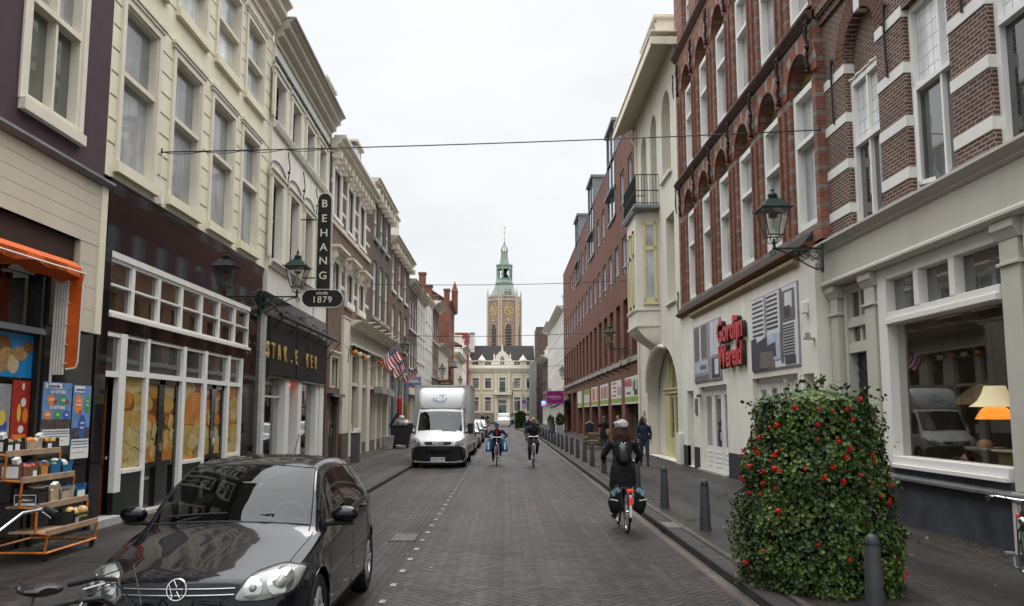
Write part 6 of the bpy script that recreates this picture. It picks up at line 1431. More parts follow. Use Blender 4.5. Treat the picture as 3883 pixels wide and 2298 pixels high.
def make_car(name, label, S, paint, cat='car', group=None, loc=(0, 0, 0), rz=0, detail=True, glassm=None, plate=None, ptext=None):
    root = thing(name, label, cat, loc, rz, group)
    ys, NT, P = car_surface(S); L = S['L']
    grid = [[P(y, t) for t in NT] for y in ys]
    full = [[(-p[0], p[1], p[2]) for p in row] + [row[j] for j in range(len(row)-2, -1, -1)] for row in grid]
    n = len(NT); M2 = 2*n-1
    tvals = NT + [NT[j] for j in range(n-2, -1, -1)]
    parts = {'body': MB(), 'windscreen': MB(), 'rear_window': MB(), 'side_window': MB(), 'side_window_r': MB()}
    vid = {k: {} for k in parts}
    def add(pk, quad):
        mb = parts[pk]; ids = []
        for (i, j) in quad:
            if (i, j) not in vid[pk]: vid[pk][(i, j)] = len(mb.v); mb.v.append(full[i][j])
            ids.append(vid[pk][(i, j)])
        mb.f.append(tuple(ids)); mb.m.append(0)
    for i in range(len(ys)-1):
        ym = (ys[i]+ys[i+1])/2
        for j in range(M2-1):
            tm = (tvals[j]+tvals[j+1])/2; pk = 'body'
            if S['ws'][0] < ym < S['ws'][1] and tm > 7.4: pk = 'windscreen'
            elif S['rear'][0] < ym < S['rear'][1] and tm > 7.6: pk = 'rear_window'
            elif S['side'][0] < ym < S['side'][1] and 5.08 < tm < 6.65 and not any(a < ym < c for a, c in S['pil']): pk = 'side_window' if j < n else 'side_window_r'
            add(pk, [(i, j), (i+1, j), (i+1, j+1), (i, j+1)])
    bmesh_ = parts['body']
    # bottom and ends
    for row, dy in ((full[0], .03), (full[-1], -.03)):
        n0 = len(bmesh_.v)
        for f in (0, .35, .7, 1):
            bmesh_.v += [(x*(1-.05*f), y_+dy*f, z*(1-f)+.20*f) for x, y_, z in row]
        for q in range(3):
            for j in range(M2-1): a = n0+q*M2+j; bmesh_.f.append((a, a+1, a+1+M2, a+M2)); bmesh_.m.append(0)
    body = bmesh_.obj('body', paint, root, smooth=True, auto=35)
    gm = glassm or (cglass if detail else cglass_d)
    for k in ('windscreen', 'rear_window', 'side_window', 'side_window_r'):
        if parts[k].f:
            o = parts[k].obj(k.replace('_r', '') if k == 'side_window_r' else k, gm, root, smooth=True)
    bm = bmesh.new(); bm.from_mesh(body.data); bvh = BVHTree.FromBMesh(bm); bm.free()
    MB().box(-.62, .62, .35, L-.35, .18, .60).box(-.8, .8, S['wb'][0]+.42, S['wb'][1]-.42, .17, .35).obj('underbody', wellm, root)
    # wheels
    for wy in S['wb']:
        for sx in (-1, 1):
            w = thing('wheel', None, None, (sx*(interp(S['w'], wy)-.115), wy, S['wr'])); w.parent = root
            for key in ('label', 'category'):
                if key in w: del w[key]
            R0 = S['wr']; prof = [(R0-.10, -.10), (R0-.02, -.105), (R0, -.07), (R0, .07), (R0-.02, .105), (R0-.10, .10)]
            m1 = MB(); m1.lathe(prof, 36, axis='x'); m1.obj('tyre', rubber, w, smooth=True)
            m1 = MB(); o_ = .085*sx
            m1.lathe([(R0-.10, .09*sx), (R0-.11, .05*sx), (R0-.115, -.06*sx)], 30, axis='x'); m1.lathe([(.055, .07*sx), (.05, .088*sx), (.001, .09*sx)], 14, axis='x')
            for k in range(5):
                for q in (-.13, .13):
                    a = 2*math.pi*k/5+q; a2 = 2*math.pi*k/5
                    m1.tube([(o_-.02*sx, .04*math.cos(a2), .04*math.sin(a2)), (o_, (R0-.11)*math.cos(a), (R0-.11)*math.sin(a))], [.026, .02], 6)
            m1.obj('rim', rimm, w, smooth=True); m1 = MB(); m1.lathe([(R0-.12, -.02*sx), (.001, -.02*sx)], 20, axis='x'); m1.obj('brake_disc', trimb, w)
    def hit(x, z, d=1, y0=-1): r_ = bvh.ray_cast(Vector((x, y0 if d > 0 else L+1, z)), Vector((0, d, 0))); return (r_[0], r_[1]) if r_[0] else (None, None)
    def patch(name, mat, poly, off=.006, d=1, parent=root, rings=5, bulge=0.0, thick=.02, smooth=True):
        """panel laid on the car surface; poly outline given in front view (x, z)"""
        cx_ = sum(p[0] for p in poly)/len(poly); cz = sum(p[1] for p in poly)/len(poly); mb = MB(); R_ = []; last = None
        for q in range(rings+1):
            f = q/rings; row = []
            for (x, z) in poly:
                xx = cx_+(x-cx_)*f; zz = cz+(z-cz)*f; p, nr = hit(xx, zz, d)
                if p is None: p, nr = last if last else (Vector((xx, 0 if d > 0 else L, zz)), Vector((0, -d, 0)))
                last = (p, nr); row.append(p+nr*(off+bulge*(1-f**3)))
            R_.append(row)
        row = []
        for (x, z), pr in zip(poly, R_[-1]): row.append(pr + Vector((0, d*thick, 0)))
        R_.append(row); R_[0] = [sum(R_[0], Vector())/len(poly)]*len(poly)
        mb.ring(R_, False); return mb.obj(name, mat, parent, smooth=smooth)
    def rpoly(pts, n=5):
        out = []; k = len(pts)
        for i in range(k):
            a, b_, c = pts[i-1], pts[i], pts[(i+1) % k]
            for q in range(n+1):
                t = q/n; p = (a[0]+(b_[0]-a[0])*.72, a[1]+(b_[1]-a[1])*.72); r_ = (b_[0]+(c[0]-b_[0])*.28, b_[1]+(c[1]-b_[1])*.28)
                out.append(((1-t)**2*p[0]+2*t*(1-t)*b_[0]+t*t*r_[0], (1-t)**2*p[1]+2*t*(1-t)*b_[1]+t*t*r_[1]))
        return out
    def circ(cx_, cz, r, n=22): return [(cx_+r*math.cos(2*math.pi*k/n), cz+r*math.sin(2*math.pi*k/n)) for k in range(n)]
    # mirrors, seams, wipers
    for sx in (-1, 1):
        my = S['ws'][0]+.35; wb_ = interp(S['w'], my)*.92; zm = interp(S['zb'], my)+.06
        m1 = MB(); m1.sphere((sx*(wb_+.15), my-.02, zm+.03), (.125, .07, .072), 16, 10); m1.obj('wing_mirror', paint, root, smooth=True)
        m1 = MB(); m1.sphere((sx*(wb_+.155), my+.035, zm+.03), (.10, .03, .065), 14, 8); m1.tube([(sx*(wb_-.03), my, zm-.05), (sx*(wb_+.10), my, zm-.035)], [.03, .025], 8); m1.sphere((sx*(wb_+.14), my-.0, zm-.045), (.11, .06, .02), 12, 6); m1.obj('mirror_foot', trimb, root, smooth=True)
    def seam(pts, r=.0035, mat=wellm, parent=body, nm='panel_gap'):
        mb = MB(); mb.tube([P(y, t)[0:3] if sgn > 0 else (-P(y, t)[0], P(y, t)[1], P(y, t)[2]) for (y, t, sgn) in pts], r, 5); return mb.obj(nm, mat, parent)
    if not detail:
        hz = interp(S['zb'], .15)-.05; zz_ = interp(S['zt'], .1)
        for sx in (-1, 1):
            patch('headlight', lens_c, rpoly([(sx*.42, hz-.02), (sx*.78, hz-.02), (sx*.78, hz+.13), (sx*.5, hz+.10)]), rings=3)
            patch('tail_light', lens_r, rpoly([(sx*.55, .75), (sx*.72, .75), (sx*.72, 1.0), (sx*.58, 1.0)]), d=-1, rings=2)
        patch('grille', trimb, rpoly([(-.38, hz-.04), (.38, hz-.04), (.38, hz+.06), (-.38, hz+.06)]), rings=3)
        patch('bumper_strip', trimb, rpoly([(-.72, .30), (.72, .30), (.72, .48), (-.72, .48)], 2), rings=2)
        if plate:
            p, nr = hit(0, .42); y_ = (p.y if p else 0)-.02; MB().box(-.26, .26, y_-.015, y_, .36, .47).obj('number_plate', plate, root)
            p, nr = hit(0, .7, -1); y_ = (p.y if p else L)+.02; MB().box(-.26, .26, y_, y_+.015, .62, .73).obj('number_plate', plate, root)
        return root, P, hit, patch, rpoly, circ, seam, body
    return root, P, hit, patch, rpoly, circ, seam, body
# ---- the black hatchback in front ----
GX, GY = -2.42, 6.32
root, P, hit, patch, rpoly, circ, seam, body = make_car('parked_hatchback', 'glossy black hatchback parked at the left kerb, nearest to the viewer', SPEC_HATCH, paint_black, 'car', None, (GX, GY, 0), R(0)); root.scale = (1, 1, 1.055)
for sx in (-1, 1):
    hl = patch('headlight', lens_c, rpoly([(sx*.40, .585), (sx*.60, .575), (sx*.79, .61), (sx*.815, .74), (sx*.66, .765), (sx*.50, .735)]), off=.010, bulge=.012, rings=7, thick=.05)
    for c, r_, z in ((.53, .062, .655), (.695, .075, .675)):
        patch('lamp_reflector', refl, circ(sx*c, z, r_), off=.026, bulge=.006, rings=3, thick=.01, parent=hl)
        patch('lamp_core', lens_c, circ(sx*c, z, r_*.42), off=.034, bulge=.02, rings=3, thick=.01, parent=hl)
    patch('lamp_surround', trimb, rpoly([(sx*.385, .57), (sx*.60, .56), (sx*.805, .597), (sx*.83, .75), (sx*.66, .78), (sx*.49, .748)]), off=.004, rings=5, thick=.02, parent=hl)
gr = patch('grille', trimb, rpoly([(-.40, .60), (.40, .60), (.47, .70), (-.47, .70)], 3), off=.006, rings=3)
for z in (.625, .665):
    mb = MB(); pts = []
    for k in range(25):
        x = -.41+.82*k/24; p, nr = hit(x, z); pts.append(p+nr*.014)
    mb.tube(pts, .0045, 5); mb.obj('grille_bar', rimm, gr, smooth=True)
p, nr = hit(0, .668)
em = MB(); em.torus((0, 0, 0), .072, .006, 'y', 36, 6); 
def stroke(mb, pts, w=.008, dy=0):
    for a, c in zip(pts[:-1], pts[1:]): mb.tube([(a[0], dy, a[1]), (c[0], dy, c[1])], w*.6, 6)
stroke(em, [(-.028, .064), (0, .014), (.028, .064)], .007); stroke(em, [(-.060, .034), (-.028, -.056), (0, -.012), (.028, -.056), (.060, .034)], .007)
eo = em.obj('round_emblem', MATS['chrome'], root, smooth=True, loc=(0, p.y-.022, .668)); eo.rotation_euler = (R(-10), 0, 0)
em = MB(); em.lathe([(.001, .01), (.070, .012)], 26, axis='y'); e2 = em.obj('emblem_disc', trimb, eo); e2.location = (0, .0, 0)
patch('bumper_strip', trimb, rpoly([(-.80, .43), (.80, .43), (.80, .485), (-.80, .485)], 2), off=.012, rings=3)
patch('lower_intake', trimb, rpoly([(-.50, .27), (.50, .27), (.50, .38), (-.50, .38)], 3), off=.004, rings=2)
p_, _n = hit(0, .40); o = MB().box(-.26, .26, p_.y-.03, p_.y-.018, .385, .495).obj('number_plate', plate_y, root)
for sgn in (-1, 1):
    seam([(y, 6.9 if y < 1.0 else 7.0, sgn) for y in [.09+.05*k for k in range(19)]])                       # bonnet edge
    seam([(1.06, t, sgn) for t in (0.6, 1, 2, 3, 4, 4.7)]); seam([(2.34, t, sgn) for t in (.6, 1, 2, 3, 4, 4.9, 5.5, 6.2, 6.8)]); seam([(3.28, t, sgn) for t in (2.6, 3.2, 4, 4.9, 5.5, 6.2, 6.8)])
    seam([(1.06+.06*k, .7, sgn) for k in range(38)])
    seam([(.95+.055*k, 2.35, sgn) for k in range(44)], r=.011, mat=paint_black, nm='rubbing_strip')
    seam([(1.2+.05*k, 5.02, sgn) for k in range(47)], r=.008, mat=MATS['chrome'] if False else trimb, nm='window_seal'); seam([(1.25+.05*k, 6.72, sgn) for k in range(46)], r=.007, mat=trimb, nm='window_seal')
    seam([(1.0+.04*k, 7.32, sgn) for k in range(22)], r=.006, mat=trimb, nm='window_seal')
    for yy in (2.12, 3.1):
        q = P(yy, 4.3); m1 = MB(); m1.tube([(sgn*(q[0]+.0), yy-.10, q[2]), (sgn*(q[0]+.035), yy-.06, q[2]), (sgn*(q[0]+.035), yy+.06, q[2]), (sgn*q[0], yy+.10, q[2])], .013, 7); m1.obj('door_handle', paint_black, root, smooth=True)
seam([(1.075, t, 1) for t in (7.4, 8, 9, 10)] + [(1.075, t, -1) for t in (9, 8, 7.4)], r=.010, mat=trimb, nm='cowl_seal'); seam([(1.84, t, 1) for t in (7.4, 8, 9, 10)] + [(1.84, t, -1) for t in (9, 8, 7.4)], r=.006, mat=trimb, nm='window_seal')
for x0 in (-.55, .12):
    m1 = MB(); q = [(x0+.0, .0), (x0+.25, .06), (x0+.52, .10)]
    pts = []
    for xx, dz in q:
        r_ = hit(xx, 1.03+dz*.3); pts.append((xx, (r_[0].y if r_[0] else 1.2)-.03, 1.035+dz*.3))
    m1.tube(pts, .008, 5); m1.obj('wiper', trimb, root)
# interior
m1 = MB(); m1.box(-.68, .68, 1.12, 1.62, .72, .90); m1.sphere((.36, 1.5, .93), (.2, .15, .06)); m1.obj('dashboard', dashm, root, bevel=.03)
for x in (-.36, .36):
    m1 = MB(); m1.box(x-.25, x+.25, 1.95, 2.45, .40, .58); m1.box(x-.24, x+.24, 2.42, 2.56, .5, 1.12); m1.sphere((x, 2.5, 1.22), (.13, .06, .10)); m1.obj('front_seat', seatm, root, bevel=.04)
m1 = MB(); m1.box(-.6, .6, 3.1, 3.25, .5, 1.1); m1.obj('rear_seat', seatm, root, bevel=.04)
m1 = MB(); m1.torus((0, 0, 0), .18, .014, 'y', 28, 7); m1.box(-.17, .17, -.01, .01, -.03, .03); o = m1.obj('steering_wheel', MATS['grey_steel'], root, smooth=True, loc=(.36, 1.72, .93)); o.rotation_euler = (R(-25), 0, 0)
m1 = MB(); m1.box(-.11, .11, 1.72, 1.745, 1.27, 1.33); m1.obj('inner_mirror', trimb, root, bevel=.01)
r_ = hit(-.60, 1.06)
if r_[0]: m1 = MB(); m1.box(-.02, .07, -.002, .0, -.045, .045); o = m1.obj('windscreen_sticker', whp, root, loc=(-.60, r_[0].y+.015, 1.07)); o.rotation_euler = (R(-60), 0, 0)
m1 = MB(); m1.tube([(0, 3.35, 1.46), (0, 3.55, 1.66)], .005, 5); m1.obj('aerial', trimb, root)
# ---- cars parked behind the box truck, far van and far car ----
silver = carpaint('silver_blue_paint', (.22, .24, .27), .5); greyp = carpaint('dark_grey_paint', (.05, .055, .065), .3); darkb = carpaint('dark_blue_paint', (.015, .02, .035), .2); redc = carpaint('dark_red_paint', (.12, .01, .01)); whitec = carpaint('white_van_paint', (.66, .66, .65))
for nm, lab, S, pt, y in (('parked_car', 'silver grey car parked right behind the white box truck', SPEC_WAGON, silver, 39.6), ('parked_car', 'pale silver estate car, second behind the white box truck', SPEC_WAGON, carpaint('pale_silver_paint', (.38, .39, .41), .4), 47.4), ('parked_car', 'dark blue grey car, third behind the white box truck', SPEC_WAGON, greyp, 56), ('parked_car', 'dark red car, last of the row behind the box truck', SPEC_HATCH, redc, 68)):
    c = make_car(nm, lab, S, pt, 'car', 'cars parked behind the box truck', (-2.32, y, 0), 0, detail=False, plate=plate_y)
c = make_car('oncoming_van', 'white van driving towards the viewer far down the street', SPEC_VAN, whitec, 'van', None, (-.22, 119, 0), 0, detail=False, plate=plate_y)
c = make_car('far_parked_car', 'dark blue car standing crosswise in front of the cream mansion', SPEC_HATCH, darkb, 'car', None, (-.2, 141.5, 0), R(-75), detail=False)
c = make_car('far_parked_car', 'silver car behind the hedge at the mansion', SPEC_HATCH, silver, 'car', None, (5.6, 140, 0), R(80), detail=False)
# ---- white box truck ----
TX, TY = -2.45, 30.6
tr = thing('box_truck', 'white box truck with rounded wind deflector parked at the left kerb', 'truck', (TX, TY, 0))
wh = carpaint('white_truck_paint', (.66, .665, .67)); bx_ = M('white_box_panel', (.50, .50, .48), .5, .05, 1.5, dirt=.5)
SPEC_CAB = dict(L=2.5, wb=(.98, 9), wr=.36,
  zt=[(0, .86), (.02, .93), (.10, 1.02), (.25, 1.09), (.60, 1.24), (.72, 1.31), (1.0, 1.68), (1.28, 2.08), (1.36, 2.14), (1.6, 2.20), (2.5, 2.22)],
  zb=[(0, .82), (.10, .97), (.4, 1.07), (.75, 1.20), (1.4, 1.24), (2.5, 1.24)], w=[(0, .90), (.1, .96), (.4, 1.0), (2.5, 1.01)],
  wr_=[(0, .78), (.5, .84), (.75, .88), (1.3, .83), (2.5, .84)], crown=[(0, .02), (.6, .05), (1.3, .04), (2.5, .06)], shift=[(0, .28), (.7, .16), (1.3, .06), (1.7, 0), (2.5, 0)],
  ws=(.77, 1.27), rear=(9, 9), side=(1.0, 1.95), pil=((2.0, 2.0),))
sub = make_car('cab', 'cab', SPEC_CAB, wh, 'x', None, (0, 0, 0), 0, detail=True, glassm=glass('truck_glass', (.30, .34, .33), 1.6, .0))
cab, P, hit, patch, rpoly, circ, seam, body = sub
for o in list(cab.children):
    if o.name.startswith('wheel') and o.location.y > 3:
        for c in list(o.children): bpy.data.objects.remove(c)
        bpy.data.objects.remove(o)
for o in list(cab.children): o.parent = tr
bpy.data.objects.remove(cab)
for o in list(tr.children):
    if o.name.startswith('underbody'): bpy.data.objects.remove(o)
MB().box(-.75, .75, .3, 6.3, .45, .75).obj('chassis', trimb, tr)
for sx in (-1, 1):
    w = bpy.data.objects.new('wheel', None); COL.objects.link(w); w.parent = tr; w.location = (sx*.86, 4.6, .36)
    m1 = MB(); m1.lathe([(.25, -.14), (.34, -.15), (.36, -.11), (.36, .11), (.34, .15), (.25, .14)], 30, axis='x'); m1.obj('tyre', rubber, w, smooth=True)
    m1 = MB(); m1.lathe([(.25, .12*sx), (.18, .04*sx), (.001, .06*sx)], 22, axis='x'); m1.obj('rim', steel, w, smooth=True)
    hl = patch('headlight', lens_c, rpoly([(sx*.60, .80), (sx*.93, .78), (sx*.955, 1.06), (sx*.82, 1.08), (sx*.66, .98)]), off=.012, bulge=.01, rings=6, parent=tr)
    for c, r_, z in ((.74, .06, .87), (.86, .06, .96)): patch('lamp_reflector', refl, circ(sx*c, z, r_), off=.028, bulge=.004, rings=2, thick=.01, parent=hl)
    m1 = MB(); m1.box(sx*1.14-.11, sx*1.14+.11, 1.02, 1.12, 1.22, 1.62); m1.tube([(sx*.95, 1.12, 1.3), (sx*1.08, 1.08, 1.32)], .04, 8); m1.tube([(sx*.95, 1.12, 1.5), (sx*1.08, 1.08, 1.52)], .03, 8); m1.obj('wing_mirror', trimb, tr, bevel=.05)
    m1 = MB(); m1.sphere((sx*.72, 1.40, 2.20), (.06, .05, .03)); m1.obj('marker_lamp', lens_o, tr, smooth=True)
patch('bumper', trimb, rpoly([(-.955, .25), (.955, .25), (.965, .74), (.60, .80), (-.60, .80), (-.965, .74)], 3), off=.035, rings=5, thick=.2, parent=tr)
for sx in (-1, 1): m1 = MB(); m1.sphere((sx*.915, .36, .50), (.075, .17, .25)); m1.obj('bumper_corner', trimb, tr, smooth=True)
g = patch('grille', trimb, rpoly([(-.46, .835), (.46, .835), (.52, .955), (-.52, .955)], 3), off=.010, rings=3, parent=tr)
patch('bumper_slot', wellm, rpoly([(-.48, .50), (.48, .50), (.46, .66), (-.46, .66)], 3), off=.045, rings=2, thick=.02, parent=tr)
p, nr = hit(0, .90); text('IVECO', .12, whp, tr, (0, p.y-.035, .893), (R(90), 0, 0), ext=.004, bold=.006, sx=1.2)
o = MB().box(-.27, .27, -.085, -.072, .27, .40).obj('number_plate', plate_w, tr); text('5700 HGP', .105, ink, o, (.02, -.087, .335), (R(90), 0, 0), ext=.001, bold=.002); MB().box(-.27, -.235, -.087, -.085, .27, .40).obj('plate_strip', blp, o)
# wipers
for x0, x1 in ((-.6, .0), (.08, .62)):
    m1 = MB(); q0 = hit(x0, 1.36)[0]; q1 = hit(x1, 1.33)[0]
    if q0 and q1: m1.tube([q0+Vector((0, -.03, 0)), q1+Vector((0, -.03, 0))], .012, 5); m1.obj('wiper', trimb, tr)
MB().box(-.95, .95, 2.35, 2.45, .5, 2.1).obj('cab_rear_wall', wellm, tr); MB().box(-.85, .85, .95, 1.35, .9, 1.28).obj('dashboard', dashm, tr, bevel=.03)
for x in (-.5, .5): MB().box(x-.25, x+.25, 1.8, 2.0, .8, 1.9).obj('front_seat', seatm, tr, bevel=.04)
# wind deflector
rings = []
for y, z0, z1, w, r_ in ((1.28, 2.18, 2.28, .72, .05), (1.34, 2.15, 2.50, .82, .12), (1.48, 2.15, 2.78, .87, .16), (1.70, 2.15, 2.92, .89, .18), (2.15, 2.1, 2.99, .90, .18)):
    pts = []
    for cx_, cz, a0 in ((w-r_, z1-r_, 0), (-w+r_, z1-r_, 90)):
        for k in range(6): a = R(a0+90*k/5); pts.append((cx_+r_*math.cos(a), y+.10*(abs(cx_)/w)**2, cz+r_*math.sin(a)))
    pts += [(-w, y+.1, z0), (w, y+.1, z0)]
    rings.append(pts)
mb = MB(); mb.ring(rings); mb.obj('wind_deflector', wh, tr, smooth=True, auto=50)
# dove outline on the deflector
dv = [(-.27, 2.50), (-.31, 2.58), (-.25, 2.62), (-.20, 2.58), (-.16, 2.62), (-.13, 2.66), (-.10, 2.62), (-.07, 2.70), (-.02, 2.74), (.02, 2.66), (.07, 2.58), (.05, 2.68), (.09, 2.75), (.13, 2.70), (.14, 2.63), (.20, 2.66), (.28, 2.68), (.24, 2.62), (.18, 2.55), (.12, 2.50), (.05, 2.47), (-.05, 2.46), (-.14, 2.50), (-.27, 2.50)]
mb = MB(); mb.tube([(x*1.0, 1.40-(z-2.5)*.0+(.06 if z > 2.6 else 0)-.03+max(0, (z-2.5))*.30+.10*(abs(x)/.85)**2, z-.04) for x, z in dv], .011, 5); mb.obj('bird_outline', blp, tr)
# cargo box
MB().box(-1.08, 1.08, 2.15, 6.55, .78, 3.05).obj('cargo_box', bx_, tr, bevel=.02)
al = M('aluminium_edge', (.45, .45, .44), .4, .1, metal=.5)
MB().box(-1.10, 1.10, 2.13, 6.57, 3.03, 3.09).box(1.07, 1.10, 2.13, 2.19, .76, 3.05).box(-1.10, -1.07, 2.13, 2.19, .76, 3.05).box(-1.10, 1.10, 2.13, 6.57, .74, .80).box(1.07, 1.10, 6.5, 6.57, .76, 3.05).obj('box_edge', al, tr)
m1 = MB()
for q in range(9): m1.box(1.081, 1.086, 2.55+.46*q, 2.562+.46*q, .8, 3.03)
for q in range(14): m1.box(-1.0+.15*q, -.985+.15*q, 2.141, 2.149, 2.99, 3.01)
m1.objs('panel_seam', al, tr); MB().box(.95, 1.06, 2.6, 6.3, .45, .75).obj('side_guard', al, tr)
# =============== BICYCLES ===============
def make_bike(name, label, loc, rz, framec, hb='swept', group=None, lean=0, rear_lamp=False, hz=1.12, hy=.50, tyre_r=.345, rise=0, white_guard=False, hbm=None):
    r = thing(name, label, 'bicycle', loc, rz, group); r.rotation_euler = (0, R(lean), rz)
    tr_ = tyre_r; ra = (0, -.48, tr_); fa = (0, .66, tr_)
    for a in (ra, fa):
        w = bpy.data.objects.new('wheel', None); COL.objects.link(w); w.parent = r; w.location = a
        m = MB(); m.torus((0, 0, 0), tr_-.018, .018, 'x', 40, 7); m.obj('tyre', rubber, w, smooth=True)
        m = MB(); m.torus((0, 0, 0), tr_-.042, .011, 'x', 36, 6); m.lathe([(.001, -.04), (.022, -.035), (.022, .035), (.001, .04)], 10, axis='x'); m.obj('rim', MATS['chrome'], w, smooth=True)
        m = MB()
        for k in range(24): an = 2*math.pi*k/24; m.tube([(.02*(-1)**k, .02*math.cos(an+.5), .02*math.sin(an+.5)), (0, (tr_-.045)*math.cos(an), (tr_-.045)*math.sin(an))], .0016, 3)
        m.obj('spokes', MATS['chrome'], w)
        m = MB(); pts = []
        rng = range(-3, 17) if a is ra else range(-2, 12)
        rg = []
        for k in range(19):
            an = R(-20+k*11) if a is ra else R(20+k*8.5); an = an if a is ra else math.pi-an+R(20)
            y, z_ = -(tr_+.025)*math.cos(an), (tr_+.025)*math.sin(an)
            if a is fa: y = (tr_+.025)*math.cos(R(15+k*8.0)); z_ = (tr_+.025)*math.sin(R(15+k*8.0))
            rg.append([(-.028, y, z_), (-.015, y*1.03, z_*1.03), (.015, y*1.03, z_*1.03), (.028, y, z_)])
        m.ring(rg); m.obj('mudguard', trimb if not white_guard else whp, w, smooth=True)
    bb = (0, .08, .29); st = (0, -.06, .78); hd0 = (0, .47, .66); hd1 = (0, .43, .90)
    m = MB(); m.tube([bb, st], .018); m.tube([bb, hd0], .021); m.tube([(0, -.04, .70) if hb != 'sport' else (0, -.055, .76), (0, .44, .84)] if hb == 'sport' else [(0, .02, .46), (0, .2, .48), (0, .44, .80)], .016); m.tube([hd0, hd1], .022)
    for s in (-1, 1): m.tube([bb, (s*.05, -.2, .31), (s*.055, -.48, tr_)], .010); m.tube([(0, -.055, .72), (s*.05, -.2, .62), (s*.055, -.48, tr_)], .009)
    m.obj('frame', framec, r, smooth=True)
    m = MB()
    for s in (-1, 1): m.tube([(s*.012, .47, .68), (s*.05, .50, .58), (s*.05, .60, .42), (s*.05, .66, tr_)], .011)
    m.obj('fork', framec, r, smooth=True)
    m = MB(); m.tube([hd1, (0, hy-.07, hz-.06), (0, hy, hz)], .014)
    if hb == 'swept': L_ = [(-.30, hy-.24, hz-.01+rise), (-.29, hy-.12, hz+.015+rise), (-.22, hy-.0, hz+.03+rise*.7), (-.08, hy+.03, hz+.01), (0, hy+.02, hz)]
    else: L_ = [(-.29, hy-.03, hz+.01), (-.15, hy+.01, hz+.02), (-.05, hy+.02, hz+.01), (0, hy+.02, hz)]
    pts = L_ + [(-p[0], p[1], p[2]) for p in L_[-2::-1]]; m.tube(pts, .012, 8); m.obj('handlebar', hbm or MATS['chrome'], r, smooth=True)
    for s in (-1, 1):
        e = Vector((s*abs(L_[0][0]), L_[0][1], L_[0][2])); d = (Vector((s*abs(L_[1][0]), L_[1][1], L_[1][2]))-e)
        dn = d.normalized(); m = MB(); m.tube([e-dn*.01, e+dn*.125], .0175, 10); m.obj('grip', trimb, r, smooth=True)
        m = MB(); m.tube([e+dn*.16+Vector((0, .02, -.01)), e+dn*.12+Vector((s*.01, .05, -.03)), e+dn*.02+Vector((s*.0, .045, -.035))], .006, 6); m.obj('brake_lever', MATS['chrome'], r, smooth=True)
        m = MB(); m.tube([e+dn*.15, e+dn*.15+Vector((-s*.05, .16, .06)), Vector((s*.04, hy+.14, hz-.02)), Vector((s*.02, .47, .80))], .0035, 5); m.obj('brake_cable', trimb, r, smooth=True)
    m = MB(); m.tube([st, (0, -.085, .93)], .013); m.obj('seat_post', MATS['chrome'], r, smooth=True)
    m = MB(); loft(m, [(0, -.23, .962), (0, -.19, .965), (0, -.10, .962), (0, .0, .955), (0, .08, .95), (0, .10, .945)], [(.05, .02), (.105, .035), (.10, .034), (.045, .028), (.025, .022), (.012, .01)]); m.obj('saddle', M('black_leather', (.016, .015, .015), .35, .1, 20, coat=.2), r, smooth=True)
    m = MB(); m.lathe([(.10, -.055), (.10, -.05), (.07, -.05), (.07, -.055)], 22, bb, 'x'); m.tube([(-.09, .08, .29), (-.10, .18, .16)], .010); m.tube([(.09, .08, .29), (.10, -.02, .42)], .010); m.box(-.18, -.09, .14, .22, .15, .17); m.box(.09, .18, -.06, .02, .41, .43); m.tube([(-.09, .08, .29), (.09, .08, .29)], .012); m.obj('crank_set', steel, r)
    m = MB(); m.tube([(-.05, -.78, .74), (-.05, -.14, .74)], .006, 5); m.tube([(.05, -.78, .74), (.05, -.14, .74)], .006, 5); m.tube([(0, -.78, .74), (0, -.14, .74)], .005, 5)
    for s in (-1, 1): m.tube([(s*.05, -.6, .74), (s*.055, -.48, tr_)], .006, 5)
    for y in (-.78, -.5, -.25): m.tube([(-.05, y, .74), (.05, y, .74)], .005, 5)
    m.obj('luggage_rack', trimb, r)
    m = MB(); m.sphere((0, .56, .82), (.045, .05, .045), 12, 8); m.obj('headlamp', MATS['chrome'], r, smooth=True)
    m = MB(); m.box(-.05, .05, -.86, -.80, .70, .75); m.obj('rear_lamp', M('lit_red_lens', (.75, .02, .01), .3, .05, emit=.5 if rear_lamp else 0), r, bevel=.008)
    return r
def loft(mb, pts, rad, side=(1, 0, 0), seg=12):
    pts = [Vector(p) for p in pts]; side = Vector(side); rings = []
    for i, p in enumerate(pts):
        t = (pts[min(i+1, len(pts)-1)]-pts[max(i-1, 0)]).normalized()
        a = side - t*side.dot(t)
        if a.length < .05: a = t.orthogonal()
        a.normalize(); b_ = t.cross(a); rx, ry = rad[i] if isinstance(rad[i], (tuple, list)) else (rad[i], rad[i])
        rings.append([p+a*math.cos(2*math.pi*k/seg)*rx+b_*math.sin(2*math.pi*k/seg)*ry for k in range(seg)])
    return mb.ring(rings)
